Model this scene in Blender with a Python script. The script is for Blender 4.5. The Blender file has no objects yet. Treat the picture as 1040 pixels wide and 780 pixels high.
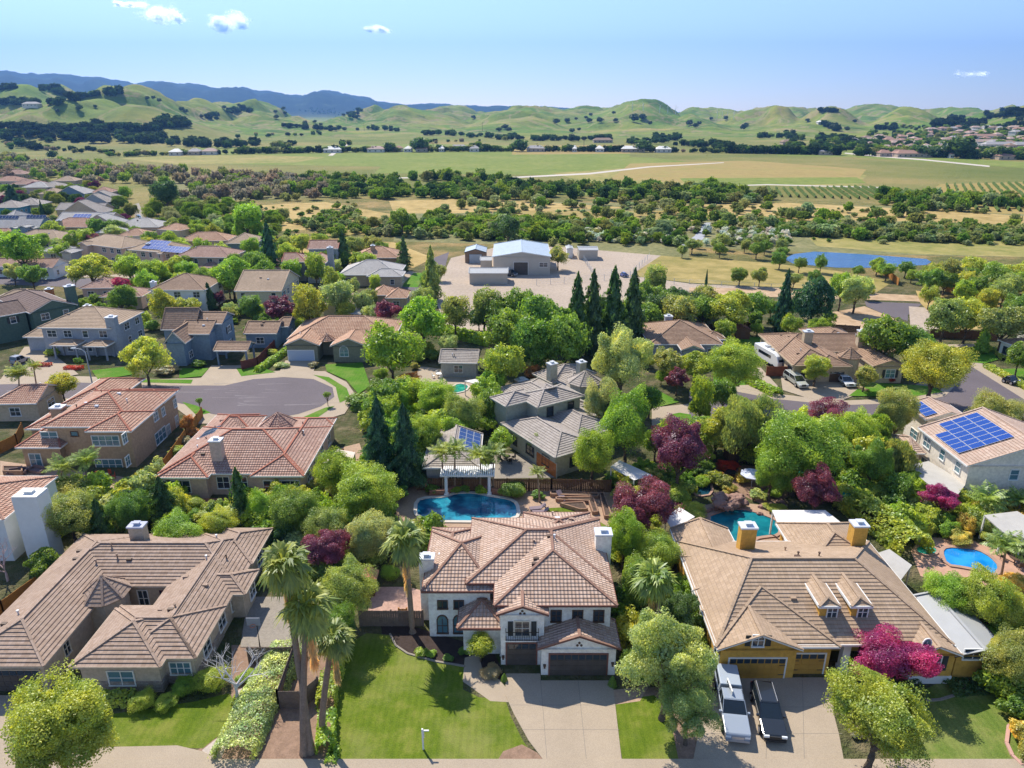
import bpy, math, random
import numpy as np
from mathutils import Vector, Matrix, noise
R = math.radians
S = bpy.context.scene
C = S.collection
rnd = random.Random(7)

# ------------------------------------------------------------------ camera
CAMH = 46.0
FPX = 730.0                      # focal length in pixels of a 1040 px wide frame
TILT = math.atan(278 / FPX)
cam_d = bpy.data.cameras.new('camera')
cam = bpy.data.objects.new('camera', cam_d); C.objects.link(cam)
cam.location = (0, 0, CAMH)
cam.rotation_euler = (math.pi / 2 - TILT, 0, 0)
cam_d.sensor_width = 36.0
cam_d.lens = 36.0 * FPX / 1040
cam_d.clip_start = 0.5; cam_d.clip_end = 60000
S.camera = cam

# ------------------------------------------------------------------ sky and sun
SUN_DIR = Vector((-0.52, 0.855, 0)).normalized()
SUN_EL = R(49)
world = bpy.data.worlds.new('World'); S.world = world
world.use_nodes = True
nt = world.node_tree; bg = nt.nodes['Background']
sky = nt.nodes.new('ShaderNodeTexSky'); sky.sky_type = 'NISHITA'; sky.sun_disc = False
sky.sun_elevation = SUN_EL
sky.sun_rotation = math.atan2(SUN_DIR.x, SUN_DIR.y)
sky.altitude = 100; sky.air_density = 0.8; sky.dust_density = 0.1; sky.ozone_density = 4.0
tint = nt.nodes.new('ShaderNodeMix'); tint.data_type = 'RGBA'; tint.blend_type = 'MULTIPLY'; tint.inputs[0].default_value = 1
tint.inputs[7].default_value = (.80, .69, .63, 1)
nt.links.new(sky.outputs[0], tint.inputs[6]); nt.links.new(tint.outputs[2], bg.inputs[0]); bg.inputs[1].default_value = 0.15
sun_d = bpy.data.lights.new('sun', 'SUN'); sun_d.energy = 3.1; sun_d.angle = R(0.53)
sun_d.color = (1.0, 0.93, 0.80)
sun = bpy.data.objects.new('sun', sun_d); C.objects.link(sun)
sv = Vector((SUN_DIR.x * math.cos(SUN_EL), SUN_DIR.y * math.cos(SUN_EL), math.sin(SUN_EL)))
sun.rotation_euler = sv.to_track_quat('Z', 'Y').to_euler()
sun.location = (0, 0, 300)
S.view_settings.view_transform = 'Standard'; S.view_settings.look = 'None'
S.view_settings.exposure = 1.32; S.view_settings.gamma = 1; S.view_settings.use_curve_mapping = False
S.render.engine = 'CYCLES'
S.cycles.max_bounces = 6; S.cycles.diffuse_bounces = 4; S.cycles.transparent_max_bounces = 12
S.cycles.transmission_bounces = 3; S.cycles.glossy_bounces = 2; S.cycles.volume_bounces = 0
S.cycles.use_denoising = True

# ------------------------------------------------------------------ measuring helpers
def ray(px, py):
    x = px - 520; y = py - 390
    return x, FPX * math.cos(TILT) - y * math.sin(TILT), FPX * math.sin(TILT) + y * math.cos(TILT)
def P(px, py, h=0.0):
    x, f, d = ray(px, py); s = (CAMH - h) / d
    return Vector((x * s, f * s, h))
def At(px, py, dist):
    x, f, d = ray(px, py); s = dist / math.hypot(x, f)
    return Vector((x * s, f * s, CAMH - d * s))
def depth_of(p):
    return p.y * math.cos(TILT) + (CAMH - p.z) * math.sin(TILT)

# ------------------------------------------------------------------ object helpers
def tag(o, label=None, cat=None, group=None, kind=None):
    if label: o['label'] = label
    if cat: o['category'] = cat
    if group: o['group'] = group
    if kind: o['kind'] = kind
    return o
def empty(name, loc, label=None, cat=None, group=None, rz=0):
    o = bpy.data.objects.new(name, None); C.objects.link(o)
    o.location = loc; o.rotation_euler = (0, 0, rz); o.empty_display_size = .5
    return tag(o, label, cat, group)
def link(name, me, parent=None, loc=None, rz=None, color=None, scale=None):
    o = bpy.data.objects.new(name, me); C.objects.link(o)
    if parent is not None: o.parent = parent
    if loc is not None: o.location = loc
    if rz is not None: o.rotation_euler = (0, 0, rz)
    if scale is not None: o.scale = scale
    if color is not None: o.color = (*color, 1)
    return o
class MB:
    def __init__(s, off=(0, 0, 0)):
        s.v = []; s.f = []; s.uv = []; s.m = []; s.off = Vector(off)
    def face(s, pts, uv=None, m=0):
        i = len(s.v)
        s.v += [tuple(Vector(p) - s.off) for p in pts]
        s.f.append(tuple(range(i, i + len(pts)))); s.m.append(m)
        if uv is None: uv = [(p[0] + p[1], p[2]) for p in pts]
        s.uv += [tuple(a) for a in uv]
    def box(s, x0, y0, z0, x1, y1, z1, M=None, m=0, bottom=True):
        c = [Vector(p) for p in ((x0,y0,z0),(x1,y0,z0),(x1,y1,z0),(x0,y1,z0),(x0,y0,z1),(x1,y0,z1),(x1,y1,z1),(x0,y1,z1))]
        if M is not None: c = [M @ p for p in c]
        for q in ((0,1,5,4),(1,2,6,5),(2,3,7,6),(3,0,4,7),(4,5,6,7)) + (((3,2,1,0),) if bottom else ()):
            s.face([c[k] for k in q], m=m)
    def beam(s, a, b, w, h, m=0, up=Vector((0, 0, 1))):
        a = Vector(a); b = Vector(b); d = (b - a)
        if d.length < 1e-4: return
        d.normalize(); side = d.cross(up)
        if side.length < 1e-3: side = Vector((1, 0, 0))
        side.normalize(); u = side.cross(d)
        c = []
        for p in (a, b):
            for sx, sz in ((-1,-1),(1,-1),(1,1),(-1,1)):
                c.append(p + side * (sx * w / 2) + u * (sz * h / 2))
        for q in ((0,1,5,4),(1,2,6,5),(2,3,7,6),(3,0,4,7),(0,3,2,1),(4,5,6,7)):
            s.face([c[k] for k in q], m=m)
    def tube(s, pts, rad, n=8, m=0, caps=True):
        pts = [Vector(p) for p in pts]
        if not isinstance(rad, (list, tuple)): rad = [rad] * len(pts)
        rings = []
        for i, p in enumerate(pts):
            d = (pts[min(i + 1, len(pts) - 1)] - pts[max(i - 1, 0)]).normalized()
            a = d.cross(Vector((0, 0, 1)))
            if a.length < 1e-2: a = d.cross(Vector((0, 1, 0)))
            a.normalize(); b = d.cross(a)
            rings.append([p + (a * math.cos(t) + b * math.sin(t)) * rad[i] for t in [2 * math.pi * k / n for k in range(n)]])
        for i in range(len(rings) - 1):
            for k in range(n):
                s.face([rings[i][k], rings[i][(k + 1) % n], rings[i + 1][(k + 1) % n], rings[i + 1][k]], m=m)
        if caps:
            s.face(rings[0][::-1], m=m); s.face(rings[-1], m=m)
    def prism(s, pts, z0, z1, m=0, bottom=True):
        n = len(pts)
        s.face([(p[0], p[1], z1) for p in pts], m=m)
        if bottom: s.face([(p[0], p[1], z0) for p in pts][::-1], m=m)
        for i in range(n):
            a = pts[i]; b = pts[(i + 1) % n]
            s.face([(a[0], a[1], z0), (b[0], b[1], z0), (b[0], b[1], z1), (a[0], a[1], z1)], m=m)
    def mesh(s, name, mats, smooth=False, merge=False):
        me = bpy.data.meshes.new(name)
        me.from_pydata(s.v, [], s.f)
        if not isinstance(mats, (list, tuple)): mats = [mats]
        for m in mats: me.materials.append(m)
        me.polygons.foreach_set('material_index', s.m)
        if s.uv:
            ul = me.uv_layers.new(name='UVMap')
            ul.data.foreach_set('uv', np.array(s.uv, dtype=np.float32).ravel())
        if merge:
            import bmesh
            bm = bmesh.new(); bm.from_mesh(me); bmesh.ops.remove_doubles(bm, verts=bm.verts, dist=1e-4)
            bmesh.ops.recalc_face_normals(bm, faces=bm.faces); bm.to_mesh(me); bm.free()
        if smooth: me.polygons.foreach_set('use_smooth', [True] * len(me.polygons))
        me.update()
        return me
    def build(s, name, mats, parent=None, loc=None, smooth=False, merge=False, rz=None):
        if not s.f: return None
        return link(name, s.mesh(name, mats, smooth, merge), parent, loc, rz)

# ------------------------------------------------------------------ materials
MATS = {}
def newmat(name):
    m = bpy.data.materials.new(name); m.use_nodes = True
    m.node_tree.nodes.clear(); MATS[name] = m
    return m, m.node_tree
class NT:
    def __init__(s, t): s.t = t
    def n(s, typ, inp=None, **kw):
        nd = s.t.nodes.new('ShaderNode' + typ)
        for k, v in kw.items(): setattr(nd, k, v)
        for k, v in (inp or {}).items():
            if isinstance(v, bpy.types.NodeSocket): s.t.links.new(v, nd.inputs[k])
            else: nd.inputs[k].default_value = v
        return nd
    def pos(s): return s.n('NewGeometry').outputs['Position']
    def noise(s, scale, detail=4, vec=None, rough=.6):
        nd = s.n('TexNoise', {'Scale': scale, 'Detail': detail, 'Roughness': rough})
        s.t.links.new(vec if vec is not None else s.pos(), nd.inputs['Vector'])
        return nd.outputs['Fac']
    def ramp(s, fac, stops):
        nd = s.n('ValToRGB'); cr = nd.color_ramp
        while len(cr.elements) < len(stops): cr.elements.new(0.5)
        for e, (p, c) in zip(cr.elements, stops): e.position = p; e.color = (*c, 1) if len(c) == 3 else c
        s.t.links.new(fac, nd.inputs[0]); return nd.outputs[0]
    def mix(s, fac, a, b, blend='MIX'):
        nd = s.n('Mix', data_type='RGBA', blend_type=blend)
        for sock, v in ((nd.inputs[0], fac), (nd.inputs[6], a), (nd.inputs[7], b)):
            if isinstance(v, bpy.types.NodeSocket): s.t.links.new(v, sock)
            elif isinstance(v, (int, float)): sock.default_value = v
            else: sock.default_value = (*v, 1)
        return nd.outputs[2]
    def math(s, op, a, b=0.0, c=0.0):
        nd = s.n('Math', operation=op)
        for i, v in enumerate((a, b, c)):
            if isinstance(v, bpy.types.NodeSocket): s.t.links.new(v, nd.inputs[i])
            else: nd.inputs[i].default_value = v
        return nd.outputs[0]
    def out(s, col, rough=.8, spec=.3, bump=None, bstr=.3, bdist=.05, metal=0, **kw):
        b = s.n('BsdfPrincipled')
        if isinstance(col, bpy.types.NodeSocket): s.t.links.new(col, b.inputs['Base Color'])
        else: b.inputs['Base Color'].default_value = (*col, 1)
        if isinstance(rough, bpy.types.NodeSocket): s.t.links.new(rough, b.inputs['Roughness'])
        else: b.inputs['Roughness'].default_value = rough
        b.inputs['Specular IOR Level'].default_value = spec
        b.inputs['Metallic'].default_value = metal
        if bump is not None:
            bn = s.n('Bump', {'Strength': bstr, 'Distance': bdist, 'Height': bump})
            s.t.links.new(bn.outputs[0], b.inputs['Normal'])
        o = s.n('OutputMaterial'); s.t.links.new(b.outputs[0], o.inputs[0])
        return b
def lerp(c, k): return tuple(min(1, x * k) for x in c)
def mottled(name, col, var=.18, scale=.6, rough=.85, spec=.2, fine=0, bstr=0, stops=None):
    """plain surface with large soft stains and fine grain"""
    if name in MATS: return MATS[name]
    m, t = newmat(name); n = NT(t)
    f = n.noise(scale, 5)
    c = n.ramp(f, stops or [(.3, lerp(col, 1 - var)), (.7, lerp(col, 1 + var))])
    if fine:
        g = n.noise(fine, 2)
        c = n.mix(.35, c, n.ramp(g, [(.35, lerp(col, .7)), (.65, lerp(col, 1.3))]))
    n.out(c, rough, spec, bump=n.noise(fine or scale * 6, 3) if bstr else None, bstr=bstr)
    return m
def wall_mat(name, col): return mottled(name, col, .07, .35, .9, .15, fine=3.0)
def plain(name, col, rough=.5, spec=.4, metal=0):
    if name in MATS: return MATS[name]
    m, t = newmat(name); NT(t).out(col, rough, spec, metal=metal); return m
def roof_mat(name, cols, barrel=0.0, course=.4, dark=.75):
    """fired or concrete tiles: per tile colour variation, weathering, optional barrel profile (UV in metres)"""
    if name in MATS: return MATS[name]
    m, t = newmat(name); n = NT(t)
    uv = n.n('UVMap').outputs[0]
    sep = n.n('SeparateXYZ', {0: uv}); u, v = sep.outputs[0], sep.outputs[1]
    w = barrel or .33
    tu = n.math('FLOOR', n.math('DIVIDE', u, w)); tv = n.math('FLOOR', n.math('DIVIDE', v, course))
    cv = n.n('CombineXYZ', {0: tu, 1: tv, 2: 0.0})
    wn = n.n('TexWhiteNoise', {0: cv.outputs[0]}, noise_dimensions='3D')
    big = n.noise(.25, 5)
    c = n.ramp(wn.outputs['Value'], [(i / max(1, len(cols) - 1), cc) for i, cc in enumerate(cols)])
    c = n.mix(n.ramp(big, [(.35, (0, 0, 0)), (.7, (1, 1, 1))]), c, n.mix(.65, c, lerp(cols[-1], .82)))
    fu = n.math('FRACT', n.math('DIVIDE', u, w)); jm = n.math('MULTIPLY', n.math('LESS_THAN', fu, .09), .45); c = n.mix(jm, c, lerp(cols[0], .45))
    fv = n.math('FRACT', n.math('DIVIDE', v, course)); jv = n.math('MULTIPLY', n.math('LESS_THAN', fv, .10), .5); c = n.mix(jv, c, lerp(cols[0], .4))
    st = n.noise(1.4, 4)
    c = n.mix(n.ramp(st, [(.55, (0, 0, 0)), (.75, (.6, .6, .6))]), c, lerp(cols[0], dark))
    bump = None
    if barrel:
        bump = n.math('ABSOLUTE', n.math('SINE', n.math('MULTIPLY', u, math.pi / barrel)))
    n.out(c, .8, .25, bump=bump, bstr=1.0, bdist=.09)
    return m
# ------------------------------------------------------------------ terrain
def vnoise(x, y, seed=0):
    xi = np.floor(x); yi = np.floor(y); fx = x - xi; fy = y - yi
    fx = fx * fx * (3 - 2 * fx); fy = fy * fy * (3 - 2 * fy)
    def h(a, b):
        v = np.sin(a * 127.1 + b * 311.7 + seed * 74.7) * 43758.5453
        return v - np.floor(v)
    return (h(xi, yi) * (1 - fx) + h(xi + 1, yi) * fx) * (1 - fy) + (h(xi, yi + 1) * (1 - fx) + h(xi + 1, yi + 1) * fx) * fy
def fbm(x, y, o=5, seed=0):
    r = 0; a = .5
    for i in range(o):
        r = r + a * vnoise(x, y, seed + i); x = x * 2.03 + 5.1; y = y * 2.03 + 1.7; a *= .5
    return r
# px, py of the crest, distance (m), half width across (px), half depth (m)
HILLS = [(640,131,1650,60,260),(560,134,1550,60,220),(720,133,1700,50,250),(800,130,1800,50,300),(880,129,1900,50,300),(200,128,1650,60,260),(320,132,1600,60,260),(420,133,1600,60,250),(500,134,1650,50,250),(100,126,1650,60,260),(0,124,1700,60,260),
 (-60, 86, 2300, 70, 500),
 (20, 91, 2100, 60, 420),
 (62, 89, 2200, 36, 380),
 (136, 91, 2000, 44, 520),
 (100, 97, 1700, 80, 330),
 (190, 100, 2100, 50, 420),
 (60, 112, 1500, 70, 220),
 (150, 118, 1450, 70, 200),
 (225, 101, 2700, 60, 520),
 (262, 104, 2300, 38, 520),
 (300, 116, 1900, 30, 300),
 (345, 121, 2000, 25, 260),
 (392, 107, 2500, 46, 600),
 (440, 112, 2500, 50, 520),
 (530, 112.5, 2300, 60, 520),
 (590, 112.5, 2600, 40, 420),
 (655, 108.0, 2350, 50, 560),
 (615, 128, 1800, 45, 260),
 (690, 115.5, 2200, 40, 400),
 (722, 127, 1800, 22, 200),
 (758, 115.5, 2500, 40, 420),
 (790, 109.5, 2300, 22, 400),
 (842, 109.5, 2200, 30, 400),
 (815, 122, 2000, 40, 300),
 (925, 111.5, 2300, 36, 480),
 (1000, 113.5, 2300, 45, 450),
 (1060, 103.5, 2100, 50, 450),
 (1120, 99.5, 2100, 60, 500),
 (960, 126, 1800, 60, 350),
 (1040, 124, 1700, 60, 400),
 (1150, 120, 1700, 80, 400),
 (-150, 84, 2300, 80, 500),
 (480, 126, 1900, 50, 250),
 (420, 124, 1900, 40, 250),
 (470, 111, 3000, 50, 600),
 (560, 110, 3100, 60, 600),
 (620, 109, 3000, 50, 500),
 (720, 110.5, 3100, 50, 500),
 (775, 110.5, 3200, 40, 500),
 (815, 111, 3100, 40, 500),
 (880, 111, 3300, 40, 500),
 (895, 110.5, 3300, 50, 500),
 (965, 110, 3100, 50, 500),
 (1060, 107, 3000, 70, 600),
 (1200, 104, 2800, 100, 600)]
RIDGE = [(-260,70),(-150,66),(-60,71),(0,72),(30,73),(60,76),(100,78.5),(130,82),(165,83),(200,87),(235,89),(260,90),(295,96),(330,93),(355,96),(385,103),(410,106),(440,105.5),(470,106.5),(520,107.5),(560,108),(590,110),(640,114),(860,114),(895,109),(915,109),(940,114),(1300,114)]
RD = 9000.0
def hill_pts():
    out = []
    for px, py, d, w, dep in HILLS:
        p = At(px, py, d); q = At(px + w, py, d)
        out.append((p.x, p.y, p.z, (q - p).length, dep, math.atan2(p.x, p.y)))
    return out
HP = hill_pts()
_rp = [At(px, py, RD) for px, py in RIDGE]
RAZ = np.array([math.atan2(p.x, p.y) for p in _rp]); RZ = np.array([p.z for p in _rp])
def height(x, y):
    x = np.asarray(x, float); y = np.asarray(y, float)
    r = np.hypot(x, y); acc = np.zeros_like(r)
    for hx, hy, hz, w, dep, az in HP:
        dx = x - hx; dy = y - hy
        ca, sa = math.cos(az), math.sin(az)
        a = (dx * ca - dy * sa) / w; b = (dx * sa + dy * ca) / dep
        g = hz * np.exp(-.95 * (a * a + b * b))
        acc = acc + np.maximum(g, 0) ** 5
    h = acc ** .2
    n = fbm(x / 420, y / 420, 5, 3)
    gully = np.abs(fbm(x / 260 + 9, y / 260, 4, 8) - .47) * 2
    spur = np.abs(fbm(x / 210 + 3, y / 620, 5, 21) - .5) * 2
    h = h * (.86 + .34 * n) + np.clip(h / 40, 0, 1) * ((.30 - spur) * 46 - (.34 - gully).clip(0) * 80) + np.clip(h / 25, 0, 1) * (fbm(x / 90, y / 90, 3, 31) - .45) * 14
    # distant blue range
    az = np.arctan2(x, y)
    rz = np.interp(az, RAZ, RZ)
    jag = (fbm(az * 60, r / 2500., 5, 5) - .48) * 90
    far = (rz + jag * np.clip(rz / 200, 0, 1.2)) * np.exp(-((r - RD) / 1500.) ** 2)
    far2 = (rz * .78 + (fbm(az * 45, r / 1800., 5, 15) - .5) * 150 * np.clip(rz / 200, 0, 1.2)) * np.exp(-((r - RD * .84) / 900.) ** 2)
    h = np.maximum(h, np.maximum(far, far2))
    # gentle rise on the right where the far town lies
    rise = np.clip((r - 1100) / 1100, 0, 1) * np.clip((az - .36) / .15, 0, 1) * 22
    h = np.maximum(h, rise * (.8 + .4 * n))
    ramp = np.clip((r - 1050) / 350, 0, 1)
    h = h * ramp * ramp * (3 - 2 * ramp)
    return h
def hgt(x, y): return float(height(np.array([x]), np.array([y]))[0])
def project_px(p):
    d = depth_of(p); yy = p.y * math.sin(TILT) - (CAMH - p.z) * math.cos(TILT)
    return 520 + FPX * p.x / d, 390 - FPX * yy / d
def Hit(px, py):
    """point where the terrain shows at this place"""
    x, f, d = ray(px, py); L = math.hypot(x, f)
    rr = np.arange(900, 9500, 6.0)
    X = x / L * rr; Y = f / L * rr; Z = CAMH - d / L * rr
    H = height(X, Y)
    k = np.argmax(H >= Z)
    if H[k] < Z[k]:
        k = np.argmin(Z - H)
    return Vector((X[k], Y[k], H[k]))

def build_ground():
    az = np.concatenate([np.linspace(-180, -56, 26)[:-1], np.linspace(-56, 56, 760), np.linspace(56, 180, 26)[1:]]) * math.pi / 180
    az = az[:-1]
    rr = np.concatenate([[0.5, 20, 60, 120, 200, 320, 480, 640, 800, 950], 1050 * 1.0085 ** np.arange(0, 301)])
    rr = np.append(rr, [15000, 22000])
    A, RR = np.meshgrid(az, rr)
    X = np.sin(A) * RR; Y = np.cos(A) * RR
    Z = height(X, Y)
    Z[RR > 11500] = np.minimum(Z[RR > 11500], 0) - 0
    nA, nR = len(az), len(rr)
    V = np.stack([X.ravel(), Y.ravel(), Z.ravel()], 1)
    idx = np.arange(nA * nR).reshape(nR, nA)
    a = idx[:-1, :]; b = np.roll(a, -1, 1); c = np.roll(idx[1:, :], -1, 1); d = idx[1:, :]
    Q = np.stack([a.ravel(), b.ravel(), c.ravel(), d.ravel()], 1)[:, ::-1]
    me = bpy.data.meshes.new('ground')
    me.vertices.add(len(V)); me.vertices.foreach_set('co', V.ravel())
    me.loops.add(Q.size); me.loops.foreach_set('vertex_index', Q.ravel().astype(np.int32))
    me.polygons.add(len(Q)); me.polygons.foreach_set('loop_start', np.arange(0, Q.size, 4, dtype=np.int32))
    me.polygons.foreach_set('loop_total', np.full(len(Q), 4, dtype=np.int32))
    me.update(calc_edges=True); me.validate()
    me.polygons.foreach_set('use_smooth', [True] * len(me.polygons))
    m, t = newmat('terrain'); n = NT(t)
    pos = n.pos(); sep = n.n('SeparateXYZ', {0: pos}); z = sep.outputs[2]
    dist = n.n('VectorMath', {0: pos}, operation='LENGTH').outputs['Value']
    near = n.ramp(n.noise(.35, 6), [(.3, (.05, .075, .02)), (.5, (.10, .10, .045)), (.68, (.20, .16, .095))])
    scrub = n.ramp(n.noise(.05, 6, rough=.7), [(.3, (.09, .11, .035)), (.46, (.17, .16, .055)), (.6, (.34, .24, .10)), (.75, (.42, .31, .15))])
    plain_ = n.ramp(n.noise(.006, 6), [(.3, (.13, .16, .04)), (.5, (.2, .2, .06)), (.65, (.30, .24, .09)), (.8, (.18, .19, .05))])
    hill = n.ramp(n.noise(.0035, 8, rough=.62), [(.3, (.075, .15, .022)), (.46, (.125, .20, .03)), (.58, (.20, .225, .05)), (.72, (.34, .265, .10))])
    trk = n.ramp(n.noise(.012, 9, rough=.8), [(.3, (.42, .5, .5)), (.5, (1, 1, 1)), (.68, (1.5, 1.3, 1.05))]); hill = n.mix(1.0, hill, trk, 'MULTIPLY')
    gul = n.ramp(n.n('TexNoise', {'Vector': pos, 'Scale': .006, 'Detail': 7, 'Roughness': .6, 'Distortion': 1.2}).outputs['Fac'], [(.47, (0, 0, 0)), (.5, (.75, .75, .75)), (.53, (0, 0, 0))]); hill = n.mix(gul, hill, (.33, .25, .14))
    spots = n.ramp(n.noise(.02, 6, rough=.75), [(.58, (0, 0, 0)), (.66, (.7, .7, .7))])
    hill = n.mix(spots, hill, (.055, .09, .028))
    forest = n.ramp(n.noise(.004, 8, rough=.75), [(.46, (.008, .02, .012)), (.6, (.02, .04, .018)), (.72, (.09, .11, .05))])
    def step(a, b): return n.n('MapRange', {0: dist, 1: a, 2: b}).outputs[0]
    c = n.mix(step(215, 255), near, scrub)
    c = n.mix(step(400, 470), c, plain_)
    c = n.mix(step(1150, 1500), c, hill)
    c = n.mix(step(4500, 6500), c, forest)
    n.out(c, .95, .1, bump=n.noise(.03, 9, rough=.75), bstr=.9, bdist=5.0)
    me.materials.append(m)
    o = link('ground', me); tag(o, kind='structure')
build_ground()

def haze():
    mb = MB(); mb.box(-16000, -3000, -1.5, 16000, 17000, 1400)
    m, t = newmat('haze_air')
    v = t.nodes.new('ShaderNodeVolumePrincipled'); o = t.nodes.new('ShaderNodeOutputMaterial')
    v.inputs['Color'].default_value = (.17, .40, .90, 1); v.inputs['Density'].default_value = 8.5e-5
    v.inputs['Anisotropy'].default_value = .3
    t.links.new(v.outputs[0], o.inputs['Volume'])
    ob = mb.build('haze', m, merge=True); tag(ob, kind='stuff')
# ------------------------------------------------------------------ houses
M_GLASS = plain('window_glass', (.03, .045, .06), .08, .9)
M_GLASSB = plain('window_glass_pale', (.10, .2, .24), .12, .9)
M_WHITE = mottled('white_trim', (.74, .73, .70), .05, 1.0, .6, .3)
M_CREAM = mottled('cream_trim', (.62, .56, .46), .05, 1.0, .6, .3)
M_DARK = mottled('dark_trim', (.045, .045, .045), .2, 1.0, .6, .3)
M_BROWN = mottled('brown_trim', (.10, .06, .04), .2, 1.0, .6, .3)
M_METAL = mottled('cap_metal', (.6, .62, .66), .1, 2.0, .35, .6)
M_SOLAR = plain('solar_cell', (.012, .06, .30), .25, .5)
M_SOLBK = plain('solar_backing', (.01, .03, .12), .4, .4); M_SOLARD = plain('solar_cell_dark', (.01, .025, .08), .22, .6)
M_ALU = plain('aluminium', (.6, .62, .65), .4, .5)
WSTY = {'white': M_WHITE, 'cream': M_CREAM, 'brown': M_BROWN, 'dark': M_DARK}
MESHC = {}
def win_meshes(w, h, sty, arch=False, glass=None, mul=1):
    k = (round(w, 1), round(h, 1), sty, arch, glass, mul)
    if k in MESHC: return MESHC[k]
    w, h = k[0], k[1]
    fr = MB(); pn = MB(); m = WSTY[sty]; t = .09
    def bar(x0, z0, x1, z1, y=-.07): fr.box(x0, y, z0, x1, .03, z1)
    bar(-w/2 - t, 0, -w/2, h); bar(w/2, 0, w/2 + t, h); bar(-w/2 - t - .03, -t - .03, w/2 + t + .03, 0, -.12)
    if arch:
        n = 8; r = w / 2
        pts = [(r * math.cos(math.pi * i / n), h + r * math.sin(math.pi * i / n)) for i in range(n + 1)]
        for a, b in zip(pts, pts[1:]): fr.beam((a[0], -.02, a[1]), (b[0], -.02, b[1]), .1, .1, up=Vector((0, 1, 0)))
        pn.face([(-r, 0, 0), (r, 0, 0)] + [(p[0], 0, p[1]) for p in pts])
    else:
        bar(-w/2 - t, h, w/2 + t, h + t)
        pn.face([(-w/2, 0, 0), (w/2, 0, 0), (w/2, 0, h), (-w/2, 0, h)])
    for i in range(mul):
        x = -w/2 + w * (i + 1) / (mul + 1); fr.box(x - .03, -.05, 0, x + .03, .02, h)
    if h > 1: fr.box(-w/2, -.045, h * .52 - .025, w/2, .02, h * .52 + .025)
    g = {'pale': M_GLASSB}.get(glass, M_GLASS)
    MESHC[k] = (fr.mesh('window_frame', m), pn.mesh('window_pane', g))
    return MESHC[k]
def shutter_mesh(w, h, mat):
    k = ('sh', round(w, 2), round(h, 1), mat.name)
    if k not in MESHC:
        mb = MB(); mb.box(-w/2, -.05, 0, w/2, .02, h)
        for i in range(int(h / .12)): mb.box(-w/2 + .05, -.065, .06 + i * .12, w/2 - .05, -.05, .13 + i * .12)
        MESHC[k] = mb.mesh('shutter', mat)
    return MESHC[k]
def garage_mesh(w, h, mat, rows=4, cols=8, glass=True, hinge=False):
    k = ('g', round(w, 1), round(h, 1), mat.name, glass, hinge)
    if k not in MESHC:
        mb = MB(); mb.box(-w/2, -.02, 0, w/2, .03, h, m=0)
        cols = max(4, int(w / .6))
        for r in range(rows):
            for c in range(cols):
                x0 = -w/2 + w * c / cols + .05; x1 = -w/2 + w * (c + 1) / cols - .05
                z0 = h * r / rows + .05; z1 = h * (r + 1) / rows - .04
                mb.box(x0, -.045, z0, x1, -.02, z1, m=1 if (glass and r == rows - 1) else 0)
        if hinge:
            for sx in (-1, 1):
                for z in (h * .2, h * .66): mb.box(min(sx * w/2, sx * (w/2 - .5)), -.07, z, max(sx * w/2, sx * (w/2 - .5)), -.045, z + .06, m=2)
        MESHC[k] = mb.mesh('garage_door', [mat, M_GLASS, M_DARK])
    return MESHC[k]

def roof_face(mb, poly, course=.4, step=.045, flat=False):
    """poly: planar convex, poly[0]->poly[1] is the eave; laid as overlapping tile courses"""
    p0, p1 = poly[0], poly[1]
    u = (p1 - p0).normalized()
    nrm = None
    for q in poly[2:]:
        c = u.cross(q - p0)
        if c.length > 1e-3: nrm = c.normalized(); break
    if nrm is None: return
    if nrm.z < 0: nrm = -nrm
    v = nrm.cross(u)
    if v.z < 0: v = -v
    uv = [((q - p0).dot(u), (q - p0).dot(v)) for q in poly]
    top = max(b for a, b in uv)
    if flat or top < .2:
        mb.face([q + nrm * step for q in poly], uv); return
    k = 0
    while k * course < top - .02:
        a, b = k * course, min((k + 1) * course, top)
        pts = uv
        for lim, sgn in ((a, 1), (b, -1)):
            out = []
            for i in range(len(pts)):
                A = pts[i]; B = pts[(i + 1) % len(pts)]
                da = (A[1] - lim) * sgn; db = (B[1] - lim) * sgn
                if da >= -1e-6: out.append(A)
                if (da > 1e-6 and db < -1e-6) or (da < -1e-6 and db > 1e-6):
                    tt = da / (da - db); out.append((A[0] + (B[0] - A[0]) * tt, lim))
            pts = out
            if len(pts) < 3: break
        if len(pts) >= 3:
            def W(q, o): return p0 + u * q[0] + v * q[1] + nrm * o
            mb.face([W(q, step * (1 - (q[1] - a) / course) + .01) for q in pts], pts)
            low = [q for q in pts if abs(q[1] - a) < 1e-4]
            if len(low) >= 2:
                x0 = min(q[0] for q in low); x1 = max(q[0] for q in low)
                mb.face([W((x0, a), -.02), W((x1, a), -.02), W((x1, a), step + .01), W((x0, a), step + .01)], [(x0, a), (x1, a), (x1, a), (x0, a)])
        k += 1

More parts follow.
